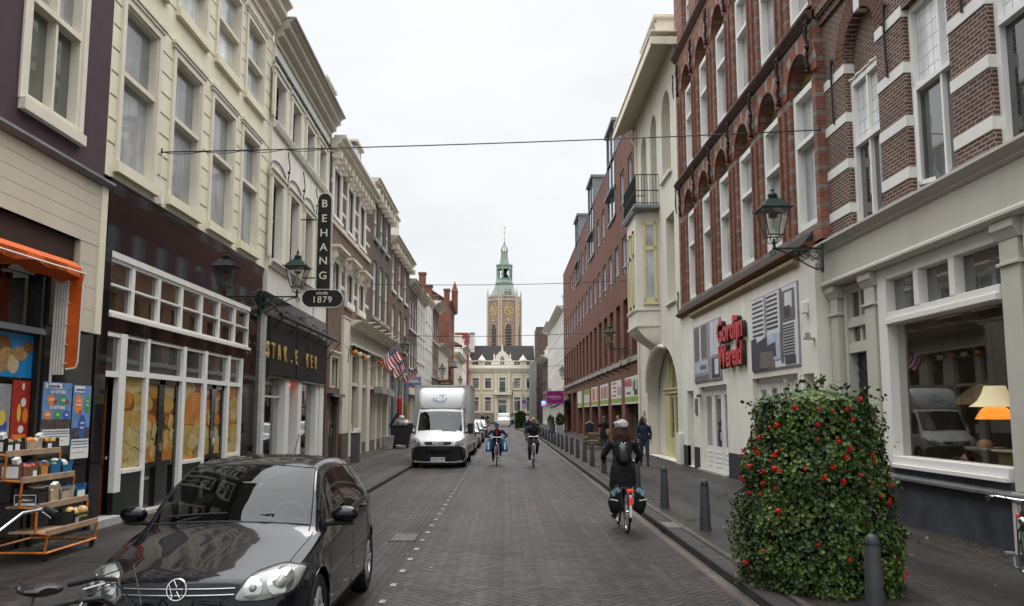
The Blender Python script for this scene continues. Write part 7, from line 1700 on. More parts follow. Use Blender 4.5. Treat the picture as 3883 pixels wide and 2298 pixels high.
# =============== PEOPLE ===============
from mathutils import noise as mnoise
def remesh(mb, name, mat, parent, vox, wrinkle=0, smooth_it=2):
    me = bpy.data.meshes.new('tmp'); me.from_pydata(mb.v, [], mb.f)
    bm = bmesh.new(); bm.from_mesh(me); bmesh.ops.recalc_face_normals(bm, faces=bm.faces); bm.to_mesh(me); bm.free()
    o = bpy.data.objects.new('tmp', me); COL.objects.link(o)
    md = o.modifiers.new('r', 'REMESH'); md.mode = 'VOXEL'; md.voxel_size = vox
    sm = o.modifiers.new('s', 'SMOOTH'); sm.factor = .5; sm.iterations = smooth_it
    dg = bpy.context.evaluated_depsgraph_get(); out = bpy.data.meshes.new_from_object(o.evaluated_get(dg)); out.name = name
    bpy.data.objects.remove(o); bpy.data.meshes.remove(me)
    if wrinkle:
        for v in out.vertices: v.co += v.normal*wrinkle*(mnoise.noise(Vector((v.co.x*9, v.co.y*9, v.co.z*16)))+.5*mnoise.noise(v.co*28))
    out.polygons.foreach_set('use_smooth', [True]*len(out.polygons)); out.materials.clear(); out.materials.append(mat)
    return link(name, out, parent)
V = Vector
def make_person(name, label, loc, rz, J, top, bottom, shoe, skin, hairm, hair='short', vox=.016, group=None, scale=1, coat_len=0, look=0, hands=True, skirt=False):
    r = thing(name, label, 'person', loc, rz, group); r.scale = (scale,)*3
    J = {k: V(v) for k, v in J.items()}
    pel, wai, che, nek, hd = J['pelvis'], J['waist'], J['chest'], J['neck'], J['head']
    def torso(mb, e): loft(mb, [pel+V((0, 0, -.10)), pel, wai, che, che.lerp(nek, .55), nek-(nek-che)*.12], [(.10+e, .09+e), (.165+e, .12+e), (.14+e, .105+e), (.175+e, .115+e), (.15+e, .09+e), (.07+e, .06+e)])
    def arm(mb, s, e, cut=1.0):
        a, b_, c = J['sh'+s], J['el'+s], J['ha'+s]; w = b_.lerp(c, cut)
        loft(mb, [a.lerp(che, .25), a, a.lerp(b_, .5), b_, b_.lerp(c, .45), w], [.05+e, .056+e, .046+e, .040+e, .036+e, .027+e])
    def leg(mb, s, e, cut=1.0):
        a, b_, c = J['hip'+s], J['kn'+s], J['an'+s]; w = b_.lerp(c, cut)
        loft(mb, [a+V((0, 0, .05)), a.lerp(b_, .12), a.lerp(b_, .55), b_, b_.lerp(c, .35), w], [.07+e, .088+e, .072+e, .056+e, .052+e, .036+e])
    fw = (Matrix.Rotation(look, 3, 'Z') @ V((0, 1, 0))); sd = (Matrix.Rotation(look, 3, 'Z') @ V((1, 0, 0)))
    if 'tilt' in J: fw = (fw+V((0, 0, J['tilt'].x))).normalized()
    upv = sd.cross(fw)
    b = MB(); torso(b, -.012)
    for s in 'LR': arm(b, s, -.008); leg(b, s, -.01)
    loft(b, [nek-(nek-che)*.1, nek.lerp(hd, .45), hd-upv*.02], [.058, .052, .055])
    def hp(x, y, z): return hd+sd*x+fw*y+upv*z
    loft(b, [hp(0, .03, -.125), hp(0, .022, -.09), hp(0, .012, -.03), hp(0, 0, .03), hp(0, -.01, .08), hp(0, -.01, .115)], [(.035, .04), (.058, .068), (.072, .088), (.077, .098), (.068, .086), (.03, .04)], side=sd)
    loft(b, [hp(0, .085, .02), hp(0, .108, -.02), hp(0, .098, -.032)], [(.009, .008), (.014, .014), (.010, .006)], side=sd)   # nose
    loft(b, [hp(-.045, .078, .035), hp(0, .088, .035), hp(.045, .078, .035)], [.010, .011, .010], side=upv)               # brow
    loft(b, [hp(-.02, .085, -.062), hp(.02, .085, -.062)], [.009, .009], side=upv)                                            # lips
    for s in (-1, 1): loft(b, [hp(s*.076, -.005, -.03), hp(s*.086, -.008, .0), hp(s*.080, -.008, .025)], [(.008, .014), (.010, .020), (.006, .012)], side=sd)
    body = remesh(b, 'body', skin, r, min(vox, .012), smooth_it=1)
    if hands:
        hm = MB()
        for s in 'LR':
            e, h = J['el'+s], J['ha'+s]; t = (h-e).normalized(); sx = -1 if s == 'L' else 1
            grip = V(J['grip']) if 'grip' in J else None
            axis = V((sx, -.35, 0)).normalized() if grip else V((0, 1, 0))
            perp = t.cross(axis).normalized()
            loft(hm, [h-t*.01, h+t*.03, h+t*.075], [(.024, .016), (.034, .015), (.036, .013)], side=axis)
            for k in range(4):
                o_ = h+t*.072+axis*(.026-.0175*k); L_ = (.068, .074, .070, .055)[k]
                curl = perp*(-1 if perp.z > 0 else 1)
                c1 = .35 if not grip else .75
                p1 = o_+t*L_*.42+curl*L_*.15*c1*2; p2 = p1+(t*(1-c1)+curl*c1).normalized()*L_*.33; p3 = p2+(t*(.3-c1)+curl*c1).normalized()*L_*.26
                loft(hm, [o_, p1, p2, p3], [.0088, .0085, .008, .006], side=axis, seg=7)
            th = axis*(1 if True else -1)*sx*0 + axis
            loft(hm, [h+t*.02+axis*.025, h+t*.045+axis*.045, h+t*.075+axis*.05], [.012, .010, .007], seg=7)
        me = hm.mesh('hand', skin, smooth=True); link('hand', me, body)
    ey = MB()
    for s in (-1, 1): ey.sphere(hp(s*.031, .082, .014), .0095, 8, 6)
    ey.obj('eyes', M('dark_eye', (.02, .015, .012), .2, 0), body, smooth=True)
    # clothes
    t_ = MB(); torso(t_, .018)
    for s in 'LR': arm(t_, s, .014, .93)
    if coat_len:
        loft(t_, [wai, pel, pel+V((0, .02, -coat_len*.5)), pel+V((0, J.get('coatf', V((.03, 0, 0))).x, -coat_len))], [(.175, .14), (.215, .17), (.235, .20), (.235, .21)])
    loft(t_, [nek-(nek-che)*.3, nek+(hd-nek)*.18], [.085, .066])
    remesh(t_, 'jacket', top, r, vox, .010)
    l_ = MB(); loft(l_, [pel+V((0, 0, -.13)), pel, pel+V((0, 0, .09))], [(.09, .10), (.165, .128), (.15, .115)])
    for s in 'LR': leg(l_, s, .010, .97)
    remesh(l_, 'trousers', bottom, r, vox, .008)
    for s in 'LR':
        a, o_ = J['an'+s], J['to'+s]; m = MB(); d = (o_-a); d.z = 0
        base = a+V((0, 0, -.055)); dirn = (o_-base).normalized()
        loft(m, [a+V((0, 0, .02)), a-dirn*.03+V((0, 0, -.03)), base+dirn*.03, base+dirn*.12, o_, o_+dirn*.03], [(.038, .042), (.040, .045), (.040, .036), (.044, .028), (.036, .022), (.018, .014)]) 
        m.obj('shoe', shoe, r, smooth=True)
    if hair != 'bald':
        m = MB(); q = .010
        pts = [hp(0, -.045, -.07), hp(0, -.035, -.02), hp(0, -.022, .04), hp(0, -.014, .09), hp(0, -.012, .128)]
        loft(m, pts, [(.06, .055), (.080, .076), (.086, .093), (.074, .088), (.03, .04)], side=sd)
        if hair == 'long':
            loft(m, [hp(0, -.05, .06), hp(0, -.075, -.03), hp(0, -.085, -.12), hp(0, -.09, -.22), hp(0, -.08, -.29)], [(.085, .065), (.115, .07), (.145, .07), (.155, .055), (.10, .03)], side=sd)
            for s in (-1, 1): loft(m, [hp(s*.07, .01, .05), hp(s*.088, .005, -.05), hp(s*.09, -.01, -.17)], [(.022, .05), (.026, .05), (.02, .03)], side=sd)
        remesh(m, 'hair', hairm, r, .012, .007)
    return r, J, hp
skin1 = M('fair_skin', (.46, .25, .17), .55, .08, 20); skin2 = M('tan_skin', (.34, .17, .10), .5, .08, 20)
blackc = M('black_cloth', (.012, .012, .014), .9, .3, 30); navyc = M('navy_cloth', (.018, .024, .048), .85, .3, 30); darkc = M('charcoal_cloth', (.022, .020, .020), .8, .3, 30); jean = M('dark_denim', (.035, .045, .065), .9, .3, 30)
brownh = M('brown_hair', (.040, .016, .010), .6, .4, 40); blackh = M('black_hair', (.010, .009, .009), .5, .4, 40); greyh = M('grey_brown_hair', (.10, .08, .06), .7, .4, 40); shoew = M('white_shoe', (.55, .55, .53), .6, .1); shoeb = M('black_shoe', (.02, .02, .02), .5, .1)
RIDE = dict(pelvis=(0, -.06, 1.04), waist=(0, -.02, 1.20), chest=(0, .07, 1.40), neck=(0, .13, 1.55), head=(0, .17, 1.70), shL=(-.18, .09, 1.48), shR=(.18, .09, 1.48), elL=(-.30, .14, 1.25), elR=(.30, .14, 1.25), haL=(-.29, .29, 1.15), haR=(.29, .29, 1.15),
    hipL=(-.09, -.04, .98), hipR=(.09, -.04, .98), knL=(-.13, .34, .72), knR=(.14, .40, .86), anL=(-.13, .16, .26), anR=(.13, .08, .50), toL=(-.14, .30, .19), toR=(.14, .22, .44), grip=(1, 0, 0))
# woman riding away
bk = make_bike('bicycle', 'bicycle ridden away by the woman in the knitted hat, with black panniers', (2.06, 14.75, 0), 0, trimb, rear_lamp=True, hy=.52)
J = dict(RIDE); J.update(elL=(-.32, .10, 1.25), elR=(.32, .12, 1.25), chest=(0, .02, 1.42), neck=(0, .05, 1.57), head=(0, .08, 1.715), shL=(-.19, .03, 1.49), shR=(.19, .03, 1.49))
p, Jw, hp = make_person('person', 'woman in black coat and white knitted hat cycling away with a black backpack', (2.06, 14.75, 0), 0, J, blackc, M('olive_trousers', (.05, .045, .035), .9, .2), shoeb, skin1, brownh, 'long', vox=.014, coat_len=.30)
m = MB(); loft(m, [hp(0, -.02, .015), hp(0, -.02, .05), hp(0, -.025, .09), hp(0, -.03, .135), hp(0, -.03, .165)], [(.096, .112), (.128, .138), (.135, .145), (.10, .11), (.03, .03)])
hat = remesh(m, 'knitted_hat', M('mottled_white_wool', (.42, .40, .40), .95, .75, 32), p, .010, .022)
hat.data.materials[0].node_tree.nodes['Principled BSDF'].inputs['Roughness'].default_value = .95
t = thing('backpack', 'small black leather backpack on the back of the cycling woman', 'backpack', (2.06, 14.75, 0))
m = MB(); loft(m, [(0, -.17, 1.13), (0, -.19, 1.18), (0, -.19, 1.30), (0, -.165, 1.42), (0, -.14, 1.46)], [(.10, .05), (.135, .075), (.13, .075), (.11, .06), (.06, .03)]); m.obj('bag_body', M('black_leatherette', (.010, .010, .011), .35, .1, 20, coat=.3), t, smooth=True)
m = MB(); loft(m, [(0, -.265, 1.17), (0, -.27, 1.25), (0, -.25, 1.32)], [(.08, .02), (.085, .025), (.06, .015)]); m.obj('front_pocket', trimb, t, smooth=True)
for s in (-1, 1): m = MB(); m.tube([(s*.07, -.13, 1.45), (s*.09, .0, 1.53), (s*.10, .12, 1.47)], .014, 6); m.obj('strap', trimb, t, smooth=True)
m = MB(); m.sphere((-.03, -.17, 1.475), (.018, .01, .01)); m.sphere((.03, -.17, 1.475), (.018, .01, .01)); m.obj('buckle', MATS['chrome'], t, smooth=True)
for s, nm in ((-1, 'left'), (1, 'right')):
    t = thing('pannier', 'black pannier with pale reflective stripe on the %s of the rear wheel' % nm, 'bag', (2.06+s*.16, 14.75-.50, 0), 0, 'panniers on the rear rack')
    m = MB(); loft(m, [(0, 0, .34), (s*.03, 0, .38), (s*.06, 0, .50), (s*.03, 0, .70), (0, 0, .78)], [(.07, .13), (.10, .17), (.11, .18), (.06, .16), (.02, .14)]); m.obj('bag_body', blackc, t, smooth=True)
    m = MB(); m.obox(Matrix.Translation((s*.08, -.178, .56)) @ Matrix.Rotation(R(-s*10), 4, 'Y'), .13, .006, .018); m.obj('reflective_stripe', whp, t)
    m = MB(); m.obox(Matrix.Translation((s*.05, -.145, .69)) @ Matrix.Rotation(R(s*35), 4, 'Y'), .16, .02, .08); m.obj('patterned_flap', M('pale_blue_print', (.22, .34, .42), .7, .6, 14), t)
m = MB(); m.box(-.02, .02, -.91, -.885, .30, .66); m.obj('white_mudguard_patch', whp, bk); m = MB(); m.box(-.025, .025, -.915, -.905, .50, .62); m.obj('red_reflector', MATS['lit_red_lens'], bk)
# bald man riding towards the viewer
bk = make_bike('bicycle', 'silver bicycle ridden towards the viewer by the bald man', (1.06, 31.65, 0), R(180), M('silver_frame', (.45, .46, .47), .3, 0, metal=.6), hb='sport')
J = dict(RIDE); J.update(elL=(-.33, .20, 1.27), elR=(.33, .20, 1.27), haL=(-.25, .42, 1.14), haR=(.25, .42, 1.14), knL=(-.16, .34, .86), anL=(-.13, .1, .48), toL=(-.13, .22, .42), knR=(.15, .36, .70), anR=(.14, .16, .24), toR=(.14, .30, .18), head=(0, .22, 1.72), tilt=(-.35, 0, 0))
make_person('person', 'bald man in a dark jacket cycling towards the viewer', (1.06, 31.65, 0), R(180), J, darkc, M('navy_trousers', (.012, .014, .024), .9, .2), shoew, skin2, blackh, 'bald', vox=.016)
# man with cap riding towards the viewer
bk = make_bike('bicycle', 'dark red bicycle ridden by the man in the blue cap', (-.32, 32.8, 0), R(180), M('dark_red_frame', (.16, .012, .012), .35, 0), hb='sport', hz=1.06)
J = dict(RIDE); J.update(pelvis=(0, -.06, .98), waist=(0, .0, 1.10), chest=(0, .14, 1.24), neck=(0, .22, 1.36), head=(0, .28, 1.48), shL=(-.19, .16, 1.31), shR=(.19, .16, 1.31), elL=(-.40, .22, 1.12), elR=(.40, .22, 1.12), haL=(-.26, .42, 1.04), haR=(.26, .42, 1.04), tilt=(-.35, 0, 0), hipL=(-.09, -.04, .92), hipR=(.09, -.04, .92), knL=(-.15, .36, .78), knR=(.15, .34, .66), anL=(-.14, .1, .44), toL=(-.14, .24, .38), anR=(.14, .16, .22), toR=(.14, .30, .16))
p, _, hp = make_person('person', 'man in navy jacket, red scarf and blue cap cycling towards the viewer', (-.32, 32.8, 0), R(180), J, navyc, blackc, shoeb, skin1, greyh, 'short', vox=.016)
m = MB(); loft(m, [hp(0, -.01, .035), hp(0, -.01, .07), hp(0, -.015, .115), hp(0, -.015, .135)], [(.086, .102), (.088, .104), (.070, .085), (.03, .04)]); loft(m, [hp(0, .08, .05), hp(0, .13, .045), hp(0, .16, .03)], [(.06, .012), (.065, .01), (.04, .008)]); m.obj('cap', M('blue_cap_cloth', (.025, .05, .12), .8, .2), p, smooth=True)
m = MB(); m.torus((0, .23, 1.35), .075, .025, 'z', 16, 7); loft(m, [(0, .31, 1.34), (0, .32, 1.24), (0, .30, 1.12)], [(.03, .012), (.03, .012), (.025, .01)]); m.obj('scarf', M('red_scarf_cloth', (.35, .02, .03), .9, .2), p, smooth=True)
blbag = M('blue_shopping_bag', (.02, .16, .40), .5, .5, 7)
for s in (-1, 1):
    t = thing('shopping_bag', 'bright blue shopping bag hanging on the %s end of the handlebar' % ('left' if s < 0 else 'right'), 'bag', (-.32+s*.27, 32.42, 0), 0, 'blue shopping bags')
    m = MB(); loft(m, [(s*.04, 0, .52), (s*.04, 0, .56), (s*.02, 0, .75), (0, 0, .95), (0, 0, 1.0)], [(.10, .12), (.13, .14), (.11, .13), (.09, .07), (.05, .03)]); m.obj('bag_body', blbag, t, smooth=True); m = MB(); m.tube([(-.04, 0, .98), (0, 0, 1.06), (.04, 0, .98)], .006, 5); m.obj('handle', blbag, t)
    m = MB(); m.box(s*.05-.03, s*.05+.03, -.155, -.14, .60, .88); m.obj('printed_panel', whp, t)
# walkers
WALK = dict(pelvis=(0, 0, .94), waist=(0, .01, 1.10), chest=(0, .01, 1.30), neck=(0, 0, 1.46), head=(0, .02, 1.60), shL=(-.17, 0, 1.38), shR=(.17, 0, 1.38), elL=(-.24, -.04, 1.12), elR=(.24, -.02, 1.12), haL=(-.22, .06, .90), haR=(.22, .12, .92),
    hipL=(-.09, 0, .90), hipR=(.09, 0, .90), knL=(-.09, .10, .50), knR=(.09, -.02, .48), anL=(-.09, .18, .09), anR=(.09, -.20, .12), toL=(-.10, .31, .04), toR=(.11, -.09, .03))
make_person('person', 'young woman with long black hair and navy jacket walking towards the viewer', (4.98, 30.0, .114), R(180), WALK, navyc, jean, shoeb, skin2, blackh, 'long', vox=.015, look=R(45), scale=1.03)
J = dict(WALK); J.update(anL=(-.09, -.05, .09), toL=(-.1, .08, .03), anR=(.09, .02, .09), toR=(.1, .15, .03), knL=(-.09, .03, .5), knR=(.09, .03, .5), elL=(-.22, .14, 1.2), haL=(-.10, .26, 1.3))
make_person('person', 'woman in long black coat seen from behind outside the red brick block', (4.92, 41.6, .114), R(15), J, blackc, jean, shoeb, skin1, greyh, 'short', vox=.018, coat_len=.25)
t = thing('shoulder_bag', 'yellow beige shoulder bag hanging at the side of the woman in black', 'bag', (5.12, 41.5, .114), R(15)); m = MB(); loft(m, [(0, 0, .78), (0, 0, .84), (0, 0, 1.04), (0, 0, 1.10)], [(.10, .05), (.13, .07), (.12, .06), (.08, .03)]); m.obj('bag_body', M('mustard_leather', (.30, .20, .07), .5, .2), t, smooth=True); m = MB(); m.tube([(-.1, 0, 1.05), (-.12, .02, 1.36), (.1, 0, 1.05)], .012, 6); m.obj('strap', darkw, t)
J = dict(WALK); J.update(elR=(.26, .16, 1.25), haR=(.06, .20, 1.50), anL=(-.09, 0, .09), toL=(-.1, .13, .03), anR=(.09, 0, .09), toR=(.1, .13, .03), knL=(-.09, .03, .5), knR=(.09, .03, .5))
make_person('person', 'short haired man in black holding his hand to his face by the brick pillars', (5.42, 40.0, .114), R(170), J, blackc, blackc, shoeb, skin2, blackh, 'short', vox=.018, look=R(-50), scale=1.03)
bk = make_bike('bicycle', 'bicycle of the rider half hidden behind the bald man', (1.35, 47.5, 0), R(180), trimb, hb='sport')
make_person('person', 'cyclist in dark blue half hidden behind the bald man', (1.35, 47.5, 0), R(180), RIDE, navyc, blackc, shoeb, skin1, brownh, 'short', vox=.022)
for k, (x, y, a) in enumerate(((-3.0, 112, 170), (-2.4, 114, 185))):
    bk = make_bike('bicycle', ['bicycle of the left rider', 'bicycle of the right rider'][k] + ' far down the street before the mansion', (x, y, 0), R(a), trimb, hb='sport')
    make_person('person', ['far cyclist in dark clothes at the left before the mansion', 'far cyclist with brown hair right beside another rider'][k], (x, y, 0), R(a), RIDE, (blackc, darkc)[k], blackc, shoeb, skin1, brownh, 'short', vox=.03, hands=False)
# parked bicycles at the frame edges
b1 = make_bike('bicycle', 'parked bicycle with chrome handlebar and black saddle at the lower left', (-2.74, 4.86, 0), R(54), M('brown_frame', (.10, .04, .02), .4, .1), hz=1.16, hy=.60, lean=2, rise=.15)
b1.scale = (1.06,)*3; b1.location.z = .0
b2 = make_bike('bicycle', 'parked black bicycle whose handlebar stands before the left headlight of the hatchback', (-2.50, 4.02, 0), R(-75), trimb, hz=1.08, hy=.60, rise=.06, hbm=trimb)
b3 = make_bike('bicycle', 'parked bicycle with red tipped grip at the lower right edge', (5.43, 8.85, .114), R(149), trimb, hz=1.02, hy=.52)
for o in b3.children:
    if o.name.startswith('grip'):
        c = [Vector(v.co) for v in o.data.vertices]; e = max(c, key=lambda q: -q.y); m = MB(); m.sphere(e+Vector((0, 0, 0)), .020, 10, 7)
m = MB(); m.sphere((-.30, .28, 1.01), .0205, 10, 7); m.sphere((.30, .28, 1.01), .0205, 10, 7); m.obj('grip_end', M('red_plastic', (.55, .01, .01), .4, .05), b3, smooth=True)
b4 = make_bike('bicycle', 'bicycle leaning on the white house beside the purple sign', (5.9, 100, .114), R(10), trimb, lean=8)
# =============== STREET FURNITURE ===============
lglass = glass('lantern_glass', (.80, .80, .76), 1.5, .06)
def make_lamp(label, loc, rz):
    r = thing('street_lamp', label, 'street lamp', loc, rz, 'cast iron lanterns on wall brackets')
    A = 1.0; g = green_iron
    m = MB(); m.box(0, A+.04, -.018, .018, -.02, .02); m.box(-.0, .03, -.06, .06, -.50, .10); m.obj('bracket_arm', g, r)
    m = MB()
    def spiral(cx_, cz, r0, r1, a0, turns, th=.012):
        n = int(14*abs(turns)); m.tube([(cx_+(r0+(r1-r0)*k/n)*math.cos(a0+2*math.pi*turns*k/n), 0, cz+(r0+(r1-r0)*k/n)*math.sin(a0+2*math.pi*turns*k/n)) for k in range(n+1)], th, 5)
    m.tube([(.02, 0, -.42), (.10, 0, -.45), (.30, 0, -.36), (.60, 0, -.17), (.85, 0, -.05), (A, 0, -.02)], .016, 6)
    spiral(.14, -.16, .12, .03, R(-60), 1.4); spiral(.38, -.13, .10, .025, R(180), -1.3); spiral(.60, -.07, .05, .015, R(180), 1.2); spiral(A+.02, -.09, .07, .02, R(90), -1.3); spiral(.10, -.36, .06, .02, R(200), 1.2)
    m.tube([(.26, 0, -.03), (.3, 0, -.2), (.45, 0, -.26)], .011, 5); m.tube([(.5, 0, -.03), (.52, 0, -.12), (.62, 0, -.15)], .010, 5)
    for q in range(4): m.tube([(.06+.12*q, 0, -.28+.06*q), (.12+.12*q, 0, -.16+.03*q), (.2+.12*q, 0, -.24+.06*q)], .009, 5)
    m.obj('scroll_work', g, r, smooth=True)
    m = MB(); m.lathe([(.045, 0), (.035, .03), (.028, .10), (.045, .12), (.03, .15), (.03, .2)], 12, (A, 0, 0))
    for k in range(4):
        a = R(45+90*k); m.tube([(A+.03*math.cos(a), .03*math.sin(a), .10), (A+.13*math.cos(a), .13*math.sin(a), .13), (A+.17*math.cos(a), .17*math.sin(a), .2), (A+.12*math.cos(a), .12*math.sin(a), .27)], .010, 5)
    m.obj('cradle', g, r, smooth=True)
    b0, t0, z0, z1 = .15, .275, .27, .82
    m = MB()
    def sq(h, z): return [(A+sx*h, sy*h, z) for sx, sy in ((-1, -1), (1, -1), (1, 1), (-1, 1))]
    P0, P1 = sq(b0, z0), sq(t0, z1)
    for k in range(4): m.tube([P0[k], P1[k]], .011, 5); m.tube([P0[k], P0[(k+1) % 4]], .014, 5); m.tube([P1[k], P1[(k+1) % 4]], .016, 5)
    m.obj('lantern_frame', g, r)
    m = MB()
    for k in range(4): m.quad(P0[k], P0[(k+1) % 4], P1[(k+1) % 4], P1[k])
    m.obj('lantern_pane', lglass, r, recalc=False)
    m = MB(); m.ring([sq(t0+.05, z1+.0), sq(t0+.05, z1+.02), sq(t0+.0, z1+.04), sq(.16, z1+.19), sq(.10, z1+.22), sq(.10, z1+.25)]); m.lathe([(.07, z1+.25), (.10, z1+.28), (.10, z1+.33), (.05, z1+.36), (.03, z1+.40), (.045, z1+.43), (.015, z1+.48), (.004, z1+.55)], 12, (A, 0, 0))
    for q in sq(t0+.05, z1): m.cyl(q, (q[0], q[1], q[2]+.07), .02, .002, 6)
    m.obj('lantern_roof', g, r, bevel=.004)
    m = MB(); m.lathe([(.10, .72), (.09, .66), (.02, .63)], 14, (A, 0, 0)); m.obj('lamp_reflector', M('dark_reflector', (.06, .05, .05), .4, .1), r); m = MB(); m.lathe([(.03, .62), (.035, .5), (.02, .42), (.001, .41)], 12, (A, 0, 0)); m.obj('bulb', M('frosted_bulb', (.55, .55, .52), .5, .05), r, smooth=True)
    return r
lmp = make_lamp('green iron lantern on a scrolled bracket beside the black marble shop, nearest on the left', (-6.78, 22.85, 5.20), 0)
for lab, loc, rz in (('green iron lantern on a scrolled bracket before the banded brick house, nearest on the right', (6.60, 16.95, 5.40), R(180)), ('lantern on the red brick block above the banners', (6.50, 43.4, 5.36), R(180)), ('lantern at the far part of the red brick block', (6.50, 80, 5.3), R(180)),
    ('lantern on the second white house past the purple sign', (6.55, 118, 5.4), R(180)), ('lantern at the far right corner before the mansion', (6.5, 142, 5.2), R(180)),
    ('lantern above the flags on the grey stone shop', (-6.75, 47.2, 5.05), 0), ('lantern on the plain white house above the box truck', (-6.75, 76, 5.2), 0), ('lantern on the gothic brick building', (-6.7, 106, 5.2), 0)): dup(lmp, loc, rz, label=lab)
for o in bpy.data.objects:
    if o.name.startswith('street_lamp') and o.location.y > 100: o.location.z = 5.4
# bollards
bol = thing('bollard', 'bollard', 'bollard', (3.27, 7.55, .114), 0, 'grey bollards along the right kerb')
m = MB(); m.lathe([(.100, 0), (.096, .02), (.090, .06), (.066, .70), (.060, .715), (.065, .725), (.064, .75), (.054, .785), (.030, .81), (.001, .816)], 20); m.obj('post', M('bollard_grey', (.045, .047, .052), .5, .2, 5, dirt=.4), bol, smooth=True, auto=60)
ordn = ['nearest, before the geranium column', 'second, left of the geranium column', 'third from the viewer', 'fourth, behind the cycling woman', 'fifth from the viewer', 'sixth from the viewer', 'seventh from the viewer', 'eighth from the viewer', 'ninth from the viewer', 'tenth', 'eleventh', 'twelfth', 'thirteenth', 'fourteenth', 'fifteenth', 'sixteenth', 'seventeenth', 'eighteenth', 'nineteenth', 'twentieth']
ys_ = [7.55, 13.7, 17.0, 20.3, 23.4, 26.6, 29.9, 32.5, 35.4, 38.2, 41.0, 43.8, 46.5, 49.4, 52.2, 55.4, 58.6, 61.8, 65, 68.4]
bol['label'] = 'dark grey conical bollard, ' + ordn[0]
for k, y in enumerate(ys_[1:]): dup(bol, (3.24-.0085*(y-14), y, .114), 0, label='dark grey conical bollard, %s of the kerb row' % ordn[k+1])
# overhead wires
def wire(label, a, b_, sag, r_=.012, extra=None):
    a, b_ = V(a), V(b_); t = thing('overhead_wire', label, 'wire', tuple(a)); m = MB()
    m.tube([a.lerp(b_, k/24)-a-V((0, 0, 4*sag*(k/24)*(1-k/24))) for k in range(25)], r_, 5); m.obj('cable', iron, t)
    for q in (a, b_): m = MB(); m.tube([q-a, q-a+V((.0, 0, .08))], .015, 6); m.sphere(q-a, .03, 8, 6); m.obj('wall_hook', iron, t)
    if extra: m = MB(); m.tube([a.lerp(b_, .25*k/24)-a-V((0, 0, 4*sag*(.25*k/24)*(1-.25*k/24)+.05*abs(math.sin(k*.55)))) for k in range(25)], .008, 5); m.obj('lighting_cable', iron, t)
    return t
wire('black wire across the street, lowest and nearest, from the pale yellow house', (-6.79, 15.98, 7.12), (6.6, 16.8, 7.9), .05, .013, True)
wire('thin wire across the street, second from the viewer', (-6.79, 41.3, 8.43), (6.6, 43.0, 8.9), .12, .016)
wire('thin wire with lamp hook at the red brick block, third from the viewer', (-6.79, 58.1, 7.39), (6.6, 50.8, 6.97), .15, .018)
wire('thin far wire, fourth across the street', (-6.79, 76, 8.0), (6.6, 78, 8.1), .2, .02); wire('thin far wire, fifth across the street', (-6.79, 97, 8.0), (6.6, 99, 7.6), .3, .022); wire('thinnest far wire before the mansion', (-6.79, 122, 9.6), (6.6, 124, 9.4), .4, .025)
L2.part('junction_box', pvc, [(15.9, 16.0, 0, .08, 6.05, 6.35)]); mb = MB(); mb.tube([L2.P(15.98, .03, 7.1), L2.P(15.97, .02, 6.7), L2.P(15.96, .03, 6.3)], .012, 5); mb.obj('cable_conduit', pvc, L2.root)
# ---- projecting neon sign ----
YS = 27.1; t = thing('projecting_sign', 'tall black projecting sign with white neon letters and an oval foot reading 1879', 'sign', (-6.0, YS, 0))
neon = M('white_neon_tube', (.72, .70, .60), .3, 0); blk = M('sign_black', (.010, .010, .011), .35, .2, 5, coat=.3)
m = MB(); w = .215
pts = [(-w, 5.9), (w, 5.9), (w, 9.04)] + [(w*math.cos(R(a)), 9.04+w*math.sin(R(a))) for a in range(0, 181, 15)] + [(-w, 9.04)]
m.prism([(x, -.07, z) for x, z in pts], (0, .14, 0)); m.obj('upright_panel', blk, t)
ov = [(.39+.27*math.cos(R(a)), 5.73+.27*math.sin(R(a))) for a in range(-90, 91, 15)] + [(-.39+.27*math.cos(R(a)), 5.73+.27*math.sin(R(a))) for a in range(90, 271, 15)]
m = MB(); m.prism([(x, -.09, z) for x, z in ov], (0, .18, 0)); m.obj('oval_panel', blk, t)
m = MB(); m.tube([(x*1.055, -.11, 5.73+(z-5.73)*1.10) for x, z in ov + [ov[0]]], .012, 6); m.tube([(x*1.17, -.02, z+(.03 if z > 9.0 else 0)) for x, z in [(w, 6.1), (w, 9.0)] + [(w*math.cos(R(a)), 9.04+w*math.sin(R(a))) for a in range(0, 181, 15)] + [(-w, 6.1)]], .012, 6); m.obj('neon_outline', neon, t, smooth=True)
for c, z in zip('BEHANG', (8.90, 8.40, 7.91, 7.43, 6.97, 6.48)): text(c, .36, neon, t, (0, -.085, z), (R(90), 0, 0), name='letter', ext=.008, bold=.003, sx=1.05)
text('sinds', .17, neon, t, (0, -.105, 5.91), (R(90), 0, 0), ext=.006, spacing=1.15, bold=.002); text('1879', .30, neon, t, (0, -.105, 5.68), (R(90), 0, 0), ext=.006, spacing=1.15, bold=.002)
m = MB(); 
for z in (8.38, 6.42): m.tube([(-.82, 0, z), (-.2, 0, z)], .022, 6)
m.tube([(-.3, 0, 5.46), (-.3, 0, 5.1), (-.75, 0, 5.1)], .014, 5); m.obj('mounting_arm', iron, t)
